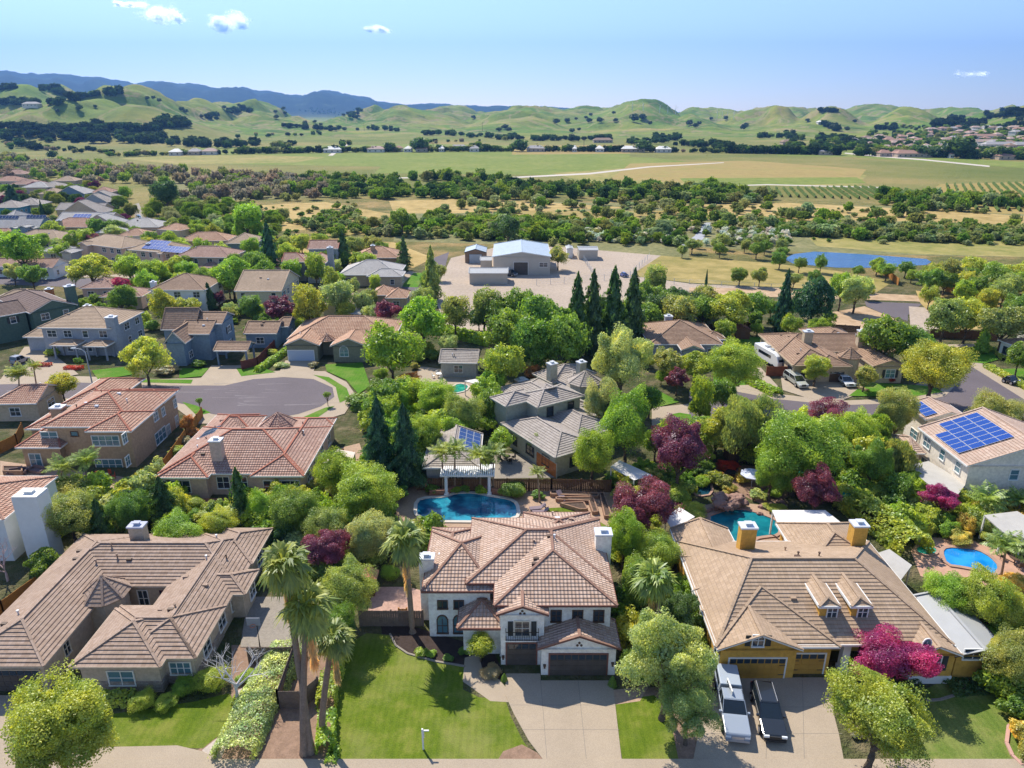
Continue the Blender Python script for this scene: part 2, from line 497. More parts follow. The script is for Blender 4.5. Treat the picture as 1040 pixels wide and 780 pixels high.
HRECT = []
class House:
    def __init__(s, name, label, wall, roof, blocks, cat='house', trim=M_WHITE, pitch=.42, ov=.5, ang=None, course=.4,
                 wsty='white', auto=True, cap=None, group=None, stone=None, autoskip=(), shut=None, step=.05, glass=None, kids=True):
        """blocks: dict(a=(px,py), b=(px,py), c=(px,py) or d=metres, e=eave height, r='xhh' ...)"""
        if ang is None: A0 = P(*blocks[0]['a'], blocks[0]['e']); B0 = P(*blocks[0]['b'], blocks[0]['e'])
        s.ang = math.atan2(B0.y - A0.y, B0.x - A0.x) if ang is None else R(ang)
        s.U = Vector((math.cos(s.ang), math.sin(s.ang), 0)); s.V = Vector((-math.sin(s.ang), math.cos(s.ang), 0))
        s.wm, s.rm, s.trim, s.pitch, s.ov = wall, roof, trim, pitch, ov
        s.wsty, s.shut, s.glass = wsty, shut, glass
        s.bl = []
        for b in blocks:
            e = b['e']
            if 'xy' in b:
                A = Vector((b['xy'][0], b['xy'][1], e)); B = Vector((b['xy'][2], b['xy'][1], e)); b = dict(b, d=b['xy'][3] - b['xy'][1])
            elif 'a' in b:
                A = P(*b['a'], e); B = P(*b['b'], e)
            else:
                A = s.bl[0]['A'] + s.U * b['o'][0] + s.V * b['o'][1]; A = Vector((A.x, A.y, e)); B = A + s.U * b['w']
            W = (B - A).dot(s.U)
            D = b['d'] if 'd' in b else (P(*b['c'], e) - A).dot(s.V)
            if W < 0: A = A + s.U * W; W = -W
            s.bl.append(dict(b, A=Vector((A.x + .003 * len(s.bl), A.y + .003 * len(s.bl), 0)), W=W, D=D, p=b.get('p', pitch), ov=b.get('ov', ov)))
        c = s.bl[0]; ctr = c['A'] + s.U * c['W'] / 2 + s.V * c['D'] / 2
        s.root = empty(name, ctr, label, cat, group); s.off = ctr
        wl = MB(ctr); rf = MB(ctr); fa = MB(ctr); cp = MB(ctr); st = MB(ctr)
        for i, b in enumerate(s.bl):
            if b.get('own') or b.get('posts'):
                o4 = [MB(ctr) for _ in range(4)]; s.block(b, *o4, st, course, step, stone)
                pr = o4[1].build('porch_roof' if b.get('posts') else 'side_roof', roof, s.root); o4[2].build('fascia', trim, pr); o4[3].build('ridge_cap', cap or roof, pr)
                for m_ in [o4[0]]: m_.build('porch_post' if b.get('posts') else 'side_wall', wall, pr)
            else: s.block(b, wl, rf, fa, cp, st, course, step, stone)
        for b in s.bl: HRECT.append((b['A'], s.U, s.V, b['W'], b['D']))
        wl.build('wall', wall, s.root); rf.build('roof', roof, s.root); fa.build('fascia', trim, s.root)
        cp.build('ridge_cap', cap or roof, s.root)
        if stone: st.build('stone_base', stone, s.root)
        if auto: s.autowin(autoskip)
    def L(s, b, x, y, z): return b['A'] + s.U * x + s.V * y + Vector((0, 0, z))
    def block(s, b, wl, rf, fa, cp, st, course, step, stone):
        W, D, e, p, o = b['W'], b['D'], b['e'], b['p'], b['ov']
        r = b.get('r', 'xhh'); ax = r[0]
        L = lambda x, y, z: s.L(b, x, y, z)
        z0 = b.get('z0', 0)
        if ax == 'f':      # flat
            rf.prism([L(0,0,0), L(W,0,0), L(W,D,0), L(0,D,0)], e, e + .18)
            zt = e; half = 0
        elif ax == 'm':    # mono pitch, low edge at the front
            zt = e + o * p - .03; half = 0
            roof_face(rf, [L(0,0,e), L(W,0,e), L(W,D,e + D*p), L(0,D,e + D*p)], course, step)
            for x in (o, W - o): wl.face([L(x, o, e), L(x, D - o, e), L(x, D - o, e + (D - o) * p)])
            wl.face([L(o, D-o, e), L(W-o, D-o, e), L(W-o, D-o, e + (D-o)*p - .05), L(o, D-o, e+(D-o)*p - .05)])
        else:
            span, leng = (D, W) if ax == 'x' else (W, D)
            half = span / 2
            i0 = 0 if r[1] == 'g' else b.get('i0', min(half, leng / 2 - .01))
            i1 = 0 if r[2] == 'g' else b.get('i1', min(half, leng / 2 - .01))
            zr = e + half * p
            if ax == 'x': Q = lambda l, q, z: L(l, q, z)
            else: Q = lambda l, q, z: L(q, l, z)
            faces = [[Q(0, 0, e), Q(leng, 0, e), Q(leng - i1, half, zr), Q(i0, half, zr)],
                     [Q(leng, span, e), Q(0, span, e), Q(i0, half, zr), Q(leng - i1, half, zr)]]
            if i0: faces.append([Q(0, span, e), Q(0, 0, e), Q(i0, half, zr)])
            if i1: faces.append([Q(leng, 0, e), Q(leng, span, e), Q(leng - i1, half, zr)])
            for f in faces: roof_face(rf, f, course, step)
            upz = Vector((0, 0, .07))
            cp.beam(Q(i0, half, zr) + upz, Q(leng - i1, half, zr) + upz, .26, .13)
            if i0:
                cp.beam(Q(0, 0, e) + upz, Q(i0, half, zr) + upz, .24, .12); cp.beam(Q(0, span, e) + upz, Q(i0, half, zr) + upz, .24, .12)
            if i1:
                cp.beam(Q(leng, 0, e) + upz, Q(leng - i1, half, zr) + upz, .24, .12); cp.beam(Q(leng, span, e) + upz, Q(leng - i1, half, zr) + upz, .24, .12)
            for g, l, lw in ((i0 == 0, 0, o * .6), (i1 == 0, leng, leng - o * .6)):
                if g:
                    for q in (0, span):
                        fa.beam(Q(l, q, e + .01), Q(l, half, zr + .01), .07, .22)
                        if not b.get('nocap'): cp.beam(Q(l, q, e + .12), Q(l, half, zr + .12), .2, .07)
                    pts = [Q(lw, o, e - .02), Q(lw, span - o, e - .02), Q(lw, span - o, e + o * p), Q(lw, half, zr - .02), Q(lw, o, e + o * p)]
                    wl.face(pts)
            zt = e + o * p - .03
        # soffit and eave board
        se = e - .015 - .004 * s.bl.index(b)
        wl.face([L(.02,.02,se), L(.02,D-.02,se), L(W-.02,D-.02,se), L(W-.02,.02,se)])
        edges = [((0,0),(W,0)), ((W,0),(W,D)), ((W,D),(0,D)), ((0,D),(0,0))]
        for k, ((xa, ya), (xb, yb)) in enumerate(edges):
            isg = (ax == 'x' and ((k == 3 and r[1] == 'g') or (k == 1 and r[2] == 'g'))) or (ax == 'y' and ((k == 0 and r[1] == 'g') or (k == 2 and r[2] == 'g')))
            if ax in 'xyf' and not isg or (ax == 'm' and k == 0):
                fa.beam(L(xa, ya, e - .03), L(xb, yb, e - .03), .06 + .004 * s.bl.index(b), .2 + .005 * s.bl.index(b))
        if b.get('posts'):
            for x, y in ((o, o), (W - o, o), (W - o, D - o), (o, D - o)):
                wl.prism([L(x - .15, y - .15, 0), L(x + .15, y - .15, 0), L(x + .15, y + .15, 0), L(x - .15, y + .15, 0)], 0, e)
        else:
            gx0 = o * .6 if (ax == 'x' and r[1] == 'g') else o
            gx1 = o * .6 if (ax == 'x' and r[2] == 'g') else o
            gy0 = (o * .6 if (ax == 'y' and r[1] == 'g') else o) + b.get('fin', 0)
            gy1 = o * .6 if (ax == 'y' and r[2] == 'g') else o
            jt = .004 * (s.bl.index(b) + 1)
            wl.prism([L(gx0+jt,gy0+jt,0), L(W-gx1-jt,gy0+jt,0), L(W-gx1-jt,D-gy1-jt,0), L(gx0+jt,D-gy1-jt,0)], z0, max(e - .01, .1), bottom=False)
            b['gi'] = (gx0, gx1, gy0, gy1)
            if stone and b.get('stone'):
                t = .06; h = b['stone']
                st.prism([L(gx0-t,gy0-t,0), L(W-gx1+t,gy0-t,0), L(W-gx1+t,D-gy1+t,0), L(gx0-t,D-gy1+t,0)], 0, h)
    def side(s, b, k):
        """wall line: origin, direction (left to right seen from outside), length, outward normal"""
        W, D = b['W'], b['D']; x0, x1, y0, y1 = b.get('gi', (b['ov'],) * 4)
        if k == 'F': return s.L(b, x0, y0, 0), s.U, W - x0 - x1, -s.V
        if k == 'B': return s.L(b, W - x1, D - y1, 0), -s.U, W - x0 - x1, s.V
        if k == 'R': return s.L(b, W - x1, y0, 0), s.V, D - y0 - y1, s.U
        return s.L(b, x0, D - y1, 0), -s.V, D - y0 - y1, -s.U
    def inside(s, q, me, z):
        for b in s.bl:
            if b is me or b.get('posts'): continue
            d = q - b['A']; x = d.dot(s.U); y = d.dot(s.V)
            m = b['ov'] * .8
            if m - .3 < x < b['W'] - m + .3 and m - .3 < y < b['D'] - m + .3 and z < b['e'] + .6 and z > b.get('z0', 0) - .3: return True
        return False
    def put(s, p, d, n, kind, me, pane=None, parent=None):
        o = link(kind, me, parent or s.root)
        o.rotation_euler = (0, 0, math.atan2(d.y, d.x)); o.location = p - s.off + n * .02
        if pane: link('pane', pane, o)
        return o
    def window(s, q, d, n, w, h, sty=None, arch=False, glass=None, mul=1, shut=None):
        f, pn = win_meshes(w, h, sty or s.wsty, arch, glass or s.glass, mul)
        s.put(q, d, n, 'window', f, pn)
        if shut:
            for sg in (-1, 1): s.put(q + d * (sg * (w / 2 + .12 + .27)), d, n, 'shutter', shutter_mesh(.45, h, shut))
    def autowin(s, skip):
        for bi, b in enumerate(s.bl):
            if b.get('posts') or b.get('nowin') or bi in skip: continue
            for k in 'FRBL':
                if k in b.get('skip', ''): continue
                o, d, Ln, n = s.side(b, k)
                cnt = int((Ln - 1.0) / 3.1)
                if cnt < 1: continue
                nf = 2 if b['e'] > 4.6 else 1
                for fl in range(nf):
                    z = .95 + fl * 2.9
                    if z < b.get('z0', 0): continue
                    for i in range(cnt):
                        if rnd.random() < .14: continue
                        t = Ln * (i + .5) / cnt + rnd.uniform(-.3, .3)
                        w = rnd.choice([1.0, 1.5, 1.5, 1.8]); hh = 1.3
                        q = o + d * t + Vector((0, 0, z))
                        if any(s.inside(o + d * (t + sgn * w / 2) + n * .3, b, z + 1) for sgn in (-1, 1)): continue
                        if z + hh > b['e'] - .2: continue
                        s.window(q, d, n, w, hh, mul=1 if w > 1.2 else 0, shut=s.shut if rnd.random() < .5 else None)
    def at(s, bi, k, px, py):
        """where the sight line through (px, py) meets that wall"""
        b = s.bl[bi]; o, d, Ln, n = s.side(b, k)
        x, f, dn = ray(px, py); dr = Vector((x, f, -dn)); c = Vector((0, 0, CAMH))
        t = (o - c).dot(n) / dr.dot(n); return c + dr * t, d, n
    def win(s, bi, k, px, py, w, h, **kw):
        """window whose centre is at (px, py)"""
        q, d, n = s.at(bi, k, px, py); q = q - Vector((0, 0, h / 2)); s.window(q, d, n, w, h, **kw)
    def garage(s, bi, k, px, w, h, mat, glass=True, hinge=False, py=None, frame=None):
        b = s.bl[bi]; q, d, n = s.at(bi, k, px, py)
        q.z = 0
        s.put(q, d, n, 'garage_door', garage_mesh(w, h, mat, glass=glass, hinge=hinge))
        mb = MB(); m = frame or s.trim
        mb.box(-w/2 - .13, -.05, 0, -w/2, .05, h + .13); mb.box(w/2, -.05, 0, w/2 + .13, .05, h + .13); mb.box(-w/2, -.05, h, w/2, .05, h + .13)
        s.put(q, d, n, 'door_frame', mb.mesh('door_frame', m))
    def door(s, bi, k, px, py, w=1.0, h=2.1, mat=M_BROWN):
        q, d, n = s.at(bi, k, px, py); q.z = 0
        mb = MB(); mb.box(-w/2, -.04, 0, w/2, .03, h); mb.box(-w/2 - .1, -.06, 0, -w/2, .03, h + .1); mb.box(w/2, -.06, 0, w/2 + .1, .03, h + .1)
        mb.box(-w/2 - .1, -.06, h, w/2 + .1, .03, h + .1)
        for z in (.3, 1.2): mb.box(-w * .3, -.06, z, w * .3, -.04, z + .65)
        s.put(q, d, n, 'front_door', mb.mesh('front_door', mat))
    def chimney(s, px, py, top, w=1.0, d=.8, mat=None, base=0.0, capm=M_METAL, taper=1.0):
        c = P(px, py, top); mb = MB(s.off); cm = MB(s.off)
        def ringp(k, z, ex=0): return [c + s.U * (sx * (w * k / 2 + ex)) + s.V * (sy * (d * k / 2 + ex)) + Vector((0, 0, z - top)) for sx, sy in ((-1,-1),(1,-1),(1,1),(-1,1))]
        mb.prism(ringp(taper, 0), base, top - .18)
        o = mb.build('chimney', mat or s.wm, s.root)
        cm.prism(ringp(1, 0, .1), top - .18, top)
        cm.prism(ringp(.35, 0), top, top + .25)
        cm.prism(ringp(.35, 0, .1), top + .25, top + .3)
        cm.build('chimney_cap', capm, o)
    def vents(s, bi, n=5, seed=0):
        """small vent pipes standing on the roof of a block"""
        r = random.Random(seed + bi); b = s.bl[bi]
        for i in range(n):
            x = r.uniform(.2, .8) * b['W']; y = r.uniform(.2, .8) * b['D']
            z = s.roofz(x, y, b)
            q = s.L(b, x, y, z); mb = MB(s.off)
            if r.random() < .5: mb.tube([q - Vector((0, 0, .1)), q + Vector((0, 0, .4))], .07, 8); mb.tube([q + Vector((0,0,.38)), q + Vector((0,0,.48))], .12, 8)
            else: mb.prism([q + s.U * a + s.V * c for a, c in ((-.25,-.15),(.25,-.15),(.25,.15),(-.25,.15))], z - .1, z + .2)
            mb.build('roof_vent', r.choice([M_METAL, M_BROWN, s.rm]), s.root)
    def roofz(s, x, y, b):
        W, D, e, p, r = b['W'], b['D'], b['e'], b['p'], b.get('r', 'xhh')
        if r[0] == 'm': return e + y * p
        if r[0] == 'f': return e + .18
        ds = [y, D - y] if r[0] == 'x' else [x, W - x]
        l, m = (x, W) if r[0] == 'x' else (y, D)
        if r[1] == 'h': ds.append(l)
        if r[2] == 'h': ds.append(m - l)
        return e + min(ds) * p
    def panels(s, bi, face, rows, cols, u0, v0, pw=1.0, ph=1.65, mat=None, skip=(), gap=.04, label=None):
        """solar modules on one roof face; u0, v0 metres from the face's left eave corner"""
        b = s.bl[bi]; W, D, e, p = b['W'], b['D'], b['e'], b['p']
        o, u, v = {'F': (s.L(b,0,0,e), s.U, s.V), 'B': (s.L(b,W,D,e), -s.U, -s.V), 'L': (s.L(b,0,D,e), -s.V, s.U), 'R': (s.L(b,W,0,e), s.V, -s.U)}[face]
        v = (v + Vector((0, 0, p))).normalized(); n = u.cross(v)
        key = ('pan', pw, ph, (mat or M_SOLAR).name)
        if key not in MESHC:
            mb = MB(); mb.box(0, 0, -.03, pw, ph, .0, m=1); mb.box(.025, .025, -.01, pw - .025, ph - .025, .004, m=2)
            nx, ny = 3, 5
            for i in range(nx):
                for j in range(ny):
                    mb.box(.03 + i*(pw-.06)/nx + .012, .03 + j*(ph-.06)/ny + .012, -.002, .03 + (i+1)*(pw-.06)/nx - .012, .03 + (j+1)*(ph-.06)/ny - .012, .008, m=0)
            MESHC[key] = mb.mesh('solar_panel', [mat or M_SOLAR, M_ALU, M_SOLBK])
        for r_ in range(rows):
            for c_ in range(cols):
                if (r_, c_) in skip: continue
                q = o + u * (u0 + c_ * (pw + gap)) + v * (v0 + r_ * (ph + gap)) + n * .2
                ob = link('solar_panel', MESHC[key], s.root)
                mt = Matrix((u, v, n)).transposed().to_4x4(); mt.translation = q - s.off
                ob.matrix_local = mt
# ------------------------------------------------------------------ ground sheets
ZL = [0.004]; OPEN = []
def sheet(name, pts, mat, z=None, world=False, kind='structure', label=None, cat=None, thick=0, open_=True):
    """flat surface patch given by its outline"""
    if z is None: ZL[0] += .0006; z = ZL[0]
    q = [(Vector((p[0], p[1], z)) if world else P(p[0], p[1], z)) for p in pts]
    A = sum(a.x * b.y - b.x * a.y for a, b in zip(q, q[1:] + q[:1]))
    if A < 0: q = q[::-1]
    if open_ and name != 'field': OPEN.append([(p.x, p.y) for p in q])
    mb = MB()
    if thick: mb.prism([(p.x, p.y) for p in q], 0, z, bottom=False)
    else: mb.face(q)
    o = mb.build(name, mat); tag(o, label, cat, kind=kind)
    return o
def grass_mat(name, a, b, c):
    m, t = newmat(name); n = NT(t)
    f = n.noise(.45, 6, rough=.65); g = n.noise(9, 3)
    col = n.ramp(f, [(.32, a), (.5, b), (.66, c)])
    col = n.mix(n.ramp(n.noise(.16, 5, rough=.7), [(.47, (0, 0, 0)), (.66, (.8, .8, .8))]), col, (.30, .28, .10))
    wv = n.n('TexWave', {'Scale': .55, 'Distortion': 1.5}); t.links.new(n.pos(), wv.inputs['Vector']); col = n.mix(.16, col, n.ramp(wv.outputs['Fac'], [(.3, lerp(a, .7)), (.7, lerp(b, 1.4))]))
    col = n.mix(.4, col, n.ramp(g, [(.3, lerp(a, .6)), (.7, lerp(b, 1.5))]))
    n.out(col, .95, .1, bump=n.noise(14, 3), bstr=.6, bdist=.08); return m
GR_A = grass_mat('lawn_grass', (.06, .11, .008), (.12, .165, .015), (.26, .25, .06))
GR_B = grass_mat('patchy_grass', (.07, .13, .02), (.13, .18, .035), (.30, .27, .10))
GR_C = grass_mat('bright_grass', (.06, .16, .012), (.08, .19, .015), (.11, .21, .025))
CONC = mottled('pale_concrete', (.365, .295, .22), .10, .35, .9, .2, fine=14)
CONC2 = mottled('grey_concrete', (.27, .235, .195), .12, .6, .9, .2, fine=5)
PATIO = mottled('warm_patio', (.38, .26, .18), .12, .7, .85, .2, fine=4)
ASPH = mottled('asphalt', (.125, .105, .115), .14, .12, .9, .25, fine=6)
GRAVEL = mottled('gravel_yard', (.39, .315, .25), .12, .06, .95, .1, fine=1.2)
ROCK = mottled('bark_and_pebble', (.26, .17, .12), .3, 1.6, .95, .1, fine=7, bstr=.6)
MULCH = mottled('dark_mulch', (.055, .04, .035), .3, 1.6, .95, .1, fine=6, bstr=.6)
def field_mat(name, a, b, c, sc=.02):
    m, t = newmat(name); n = NT(t)
    col = n.ramp(n.noise(sc, 6, rough=.65), [(.3, a), (.5, b), (.7, c)])
    col = n.mix(.35, col, n.ramp(n.noise(sc * 8, 4, rough=.7), [(.35, lerp(a, .6)), (.7, lerp(c, 1.2))]))
    n.out(col, .95, .1); return m
F_GOLD = field_mat('dry_golden_grass', (.30, .22, .075), (.42, .30, .115), (.50, .37, .17))
F_GREEN = field_mat('green_field', (.13, .19, .035), (.18, .22, .045), (.24, .25, .07))
F_MIX = field_mat('half_dry_field', (.17, .20, .045), (.27, .25, .075), (.38, .29, .12))
F_OCHRE = field_mat('ochre_field', (.30, .22, .08), (.36, .26, .10), (.26, .24, .07))
F_DIRT = field_mat('bare_dirt', (.36, .24, .14), (.46, .32, .20), (.54, .40, .27), .05)
F_SAGE = field_mat('sage_scrub', (.12, .13, .05), (.19, .19, .08), (.30, .26, .13), .06)
# ------------------------------------------------------------------ wall and roof colours
W_STUCCO = wall_mat('white_stucco', (.82, .77, .70)); W_YELLOW = wall_mat('ochre_stucco', (.58, .33, .07))
W_TAUPE = wall_mat('taupe_stucco', (.46, .38, .29)); W_BROWN = wall_mat('brown_stucco', (.40, .28, .18))
W_TAN = wall_mat('tan_stucco', (.50, .40, .28)); W_PINK = wall_mat('pink_stucco', (.56, .42, .34))
W_GREY = wall_mat('grey_stucco', (.36, .37, .36)); W_SAGE = wall_mat('sage_stucco', (.36, .37, .31)); W_OLIVE = wall_mat('olive_stucco', (.22, .22, .16)); W_OFFW = wall_mat('off_white_stucco', (.74, .66, .56))
W_DKGREEN = wall_mat('dark_green_siding', (.10, .15, .12)); W_BLUE = wall_mat('blue_siding', (.20, .27, .34))
W_CREAM = wall_mat('cream_stucco', (.62, .54, .40)); W_BLUEGREY = wall_mat('blue_grey_siding', (.33, .35, .38)); W_TEAL = wall_mat('teal_siding', (.10, .28, .36))
def tc(*c): return list(c)
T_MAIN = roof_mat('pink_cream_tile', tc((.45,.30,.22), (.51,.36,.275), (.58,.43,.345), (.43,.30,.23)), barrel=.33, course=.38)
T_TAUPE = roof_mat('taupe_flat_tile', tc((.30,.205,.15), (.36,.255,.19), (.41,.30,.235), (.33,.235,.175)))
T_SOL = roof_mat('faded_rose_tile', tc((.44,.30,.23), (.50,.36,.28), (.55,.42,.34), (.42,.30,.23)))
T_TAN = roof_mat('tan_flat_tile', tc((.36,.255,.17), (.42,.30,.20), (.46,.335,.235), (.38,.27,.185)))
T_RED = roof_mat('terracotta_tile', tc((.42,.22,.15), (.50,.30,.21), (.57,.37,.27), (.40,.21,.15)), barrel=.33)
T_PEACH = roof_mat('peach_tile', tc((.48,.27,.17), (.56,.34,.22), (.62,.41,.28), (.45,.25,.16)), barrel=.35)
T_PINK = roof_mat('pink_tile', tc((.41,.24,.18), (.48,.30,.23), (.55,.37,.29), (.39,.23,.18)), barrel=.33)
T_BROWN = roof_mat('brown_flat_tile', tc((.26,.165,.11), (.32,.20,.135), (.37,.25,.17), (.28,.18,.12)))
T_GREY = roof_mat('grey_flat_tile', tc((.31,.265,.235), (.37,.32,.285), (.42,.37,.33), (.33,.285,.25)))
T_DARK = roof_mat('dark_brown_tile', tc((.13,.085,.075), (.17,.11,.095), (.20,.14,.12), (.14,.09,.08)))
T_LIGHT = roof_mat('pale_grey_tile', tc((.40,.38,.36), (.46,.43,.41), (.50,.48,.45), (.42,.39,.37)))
CAP_DK = mottled('weathered_ridge_tile', (.26, .15, .11), .2, 1.5); CAP_RED = mottled('red_ridge_tile', (.34, .13, .085), .2, 1.5)
def stone_mat():
    m, t = newmat('ledge_stone'); n = NT(t)
    b = n.n('TexBrick', {'Scale': 1.0, 'Mortar Size': .012, 'Brick Width': .5, 'Row Height': .17}); b.offset = .37
    mp = n.n('Mapping'); t.links.new(n.n('UVMap').outputs[0], mp.inputs[0]); t.links.new(mp.outputs[0], b.inputs['Vector'])
    b.inputs['Color1'].default_value = (.30, .25, .21, 1); b.inputs['Color2'].default_value = (.42, .37, .32, 1); b.inputs['Mortar'].default_value = (.12, .10, .09, 1)
    c = n.mix(n.ramp(n.noise(3, 3), [(.4, (0,0,0)), (.6, (.6,.6,.6))]), b.outputs[0], (.24, .17, .13)); n.out(c, .9, .2, bump=b.outputs[1], bstr=.4); return m
STONE = stone_mat()
G_DARK = mottled('dark_garage_paint', (.085, .07, .06), .2, 1.5, .5, .4); G_YEL = mottled('ochre_garage_paint', (.46, .25, .05), .1, 1.0, .6, .3)
G_WHITE = mottled('pale_garage_paint', (.6, .58, .54), .06, 1.0, .6, .3); G_WOOD = mottled('orange_garage_wood', (.38, .13, .035), .25, 2.0, .5, .3)
IRON = plain('black_iron', (.02, .02, .02), .5, .4)

def octagon(h, px, py, r, e, top, n=8, roof=None, wall=True, base=0.0):
    """round or octagonal turret with a tent roof, part of house h"""
    c = P(px, py, e); c.z = 0
    rf = MB(h.off); wl = MB(h.off); cp = MB(h.off)
    pt = lambda k, rr, z: c + Vector((rr * math.cos(2 * math.pi * (k + .5) / n), rr * math.sin(2 * math.pi * (k + .5) / n), z))
    for k in range(n):
        a, b = pt(k, r, e), pt(k + 1, r, e)
        roof_face(rf, [a, b, c + Vector((0, 0, top))], .4, .045)
        cp.beam(a + Vector((0, 0, .06)), c + Vector((0, 0, top + .06)), .2, .1)
        if wall: wl.face([pt(k, r - .4, base), pt(k + 1, r - .4, base), pt(k + 1, r - .4, e + .15), pt(k, r - .4, e + .15)])
    wl.face([pt(k, r - .02, e - .02) for k in range(n)][::-1])
    rf.build('turret_roof', roof or h.rm, h.root); wl.build('turret_wall', h.wm, h.root); cp.build('ridge_cap', h.rm, h.root)

# ------------------------------------------------------------------ white stucco house in the middle
h = House('stucco_house', 'white two storey stucco house with pinkish barrel tile roof, iron balcony and dark garage doors', W_STUCCO, T_MAIN, [
    dict(xy=(-1.6, 51.3, 9.15, 65.4), e=5.9, r='yhh'),            # 0 big right block
    dict(xy=(-4.2, 54.4, 9.1, 65.6), e=5.9, r='xhh'),             # 1 cross block behind
    dict(xy=(-1.35, 50.55, 3.15, 57), e=5.5, r='ygh', ov=.35),     # 2 balcony gable
    dict(xy=(2.15, 49.3, 9.3, 53), e=2.95, r='yg' + 'g', ov=.35), # 3 garage wing
    dict(xy=(-8.2, 53.9, -1.5, 63.8), e=5.4, r='xhh'),            # 4 left wing
    dict(xy=(-4.9, 51.6, -.6, 56.5), e=3.2, r='xhh', p=.5),        # 5 entry roof
    dict(xy=(1.2, 60, 8.3, 66.9), e=5.8, r='yhh', p=.34),                 # 6 rear block
    dict(xy=(-8.3, 58, -3.6, 64.5), e=5.4, r='yhh'),
  ], cat='house', pitch=.38, ang=0, wsty='brown', trim=mottled('red_brown_fascia', (.20, .09, .07), .15, 1.5), auto=False, course=.38, step=.05, cap=CAP_DK)
SH_DARK = mottled('charcoal_shutter', (.06, .06, .055), .2, 1.5)
h.win(0, 'F', 564.8, 625.5, .75, 1.1); h.win(0, 'F', 586.6, 625.5, .75, 1.1); h.win(0, 'F', 608, 625.5, .75, 1.1)
h.win(2, 'F', 530.3, 638.3, 1.25, 1.5, sty='cream', shut=SH_DARK)
h.win(1, 'F', 495.5, 605, .75, 1.2); h.win(4, 'F', 449.5, 613.8, .75, .8); h.win(4, 'F', 466, 613.8, .75, .8)
h.win(4, 'F', 449.5, 635.5, .95, 1.5, arch=True, glass='pale'); h.win(4, 'F', 466.0, 635.5, .95, 1.5, arch=True, glass='pale')
h.garage(3, 'F', 587, 4.9, 2.25, G_DARK, py=680); h.garage(2, 'F', 529.6, 2.55, 2.35, G_DARK, py=672)
h.door(5, 'F', 487, 645)
for k, t in (('R', 4.0), ('R', 8.5), ('B', 3.0), ('L', 4.0)):
    o_, d_, L_, n_ = h.side(h.bl[0], k)
    for z in (1.0, 3.9): h.window(o_ + d_ * t + Vector((0, 0, z)), d_, n_, 1.2, 1.2)
for t in (2.5, 7):
    o_, d_, L_, n_ = h.side(h.bl[4], 'L')
    for z in (1.0, 3.6): h.window(o_ + d_ * t + Vector((0, 0, z)), d_, n_, 1.1, 1.2)
h.chimney(433.0, 564.5, 7.0, 1.35, .9, base=0); h.chimney(612.8, 539.5, 8.0, 1.5, 1.2, base=0)
# iron balcony, gable vents, lamps
q, d_, n_ = h.at(2, 'F', 530.3, 652); mb = MB(h.off)
zb = 3.05; x0 = q.x - 1.45; x1 = q.x + 1.45; yb = q.y
mb.box(x0, yb - .55, zb - .1, x1, yb, zb)
bal = mb.build('balcony', W_STUCCO, h.root); mb = MB(h.off)
for i in range(15): x = x0 + .05 + (x1 - x0 - .1) * i / 14; mb.beam((x, yb - .5, zb), (x, yb - .5, zb + .9), .035, .035)
for z in (zb + .08, zb + .9): mb.beam((x0, yb - .5, z), (x1, yb - .5, z), .05, .05); mb.beam((x0 + .03, yb, z), (x0 + .03, yb - .5, z), .05, .05); mb.beam((x1 - .03, yb, z), (x1 - .03, yb - .5, z), .05, .05)
mb.build('balcony_railing', IRON, bal)
for bi, px, py in ((3, 588.4, 654.3), (2, 530.5, 622)):
    q, d_, n_ = h.at(bi, 'F', px, py); mb = MB(h.off)
    for dx, dz in ((0, .16), (-.17, -.1), (.17, -.1)): mb.tube([q + Vector((dx, -.06, dz)), q + Vector((dx, .05, dz))], .11, 8)
    mb.build('gable_vent', M_BROWN, h.root)
for bi, px, py in ((3, 622, 674), (2, 511, 667), (3, 553, 676)):
    q, d_, n_ = h.at(bi, 'F', px, py); mb = MB(h.off)
    mb.box(q.x - .08, q.y - .22, q.z - .15, q.x + .08, q.y - .06, q.z + .12); mb.box(q.x - .12, q.y - .26, q.z + .12, q.x + .12, q.y, q.z + .17)
    mb.build('wall_lamp', M_BROWN, h.root)
for x0_, x1_ in ((440.5, 459.5), (459.5, 476.5)):
    q0, _, _ = h.at(4, 'F', x0_, 630.2); q1, _, _ = h.at(4, 'F', x1_, 630.2); mb = MB(h.off)
h.vents(0, 5, 3); h.vents(4, 2, 5); h.vents(6, 3, 6)
HMAIN = h

# ------------------------------------------------------------------ ochre house on the right
h = House('ochre_house', 'ochre yellow house with tan tile roof, two dormers, twin garage doors and white fascia', W_YELLOW, T_TAN, [
    dict(xy=(17.3, 49.2, 28.0, 62.5), e=3.25, r='yhh', i1=3),       # 0 left wing
    dict(xy=(17.4, 48.9, 24.7, 54), e=3.2, r='ygg', ov=.4),        # 1 garage gable
    dict(xy=(17.5, 49.4, 37.75, 65.2), e=3.3, r='xhh', i0=5, i1=5.6, fin=2.6),  # 2 main
    dict(xy=(33.6, 48.3, 37.9, 56), e=3.15, r='ygh', ov=.4, stone=.8),       # 3 right gable
    dict(xy=(17.25, 57, 23.6, 67.8), e=3.2, r='ygg'),
    dict(xy=(29.2, 60, 37.7, 69.0), e=3.2, r='yhh', i1=3),
    dict(xy=(26.75, 51.6, 28.65, 58), e=5.55, r='yhg', ov=.22, z0=3.9, nowin=1, i0=.7),
    dict(xy=(29.55, 51.6, 31.45, 58), e=5.55, r='yhg', ov=.22, z0=3.9, nowin=1, i0=.7),
  ], pitch=.42, ang=0, wsty='white', course=.38, step=.055, autoskip=(0, 1, 2, 3), stone=M_WHITE)
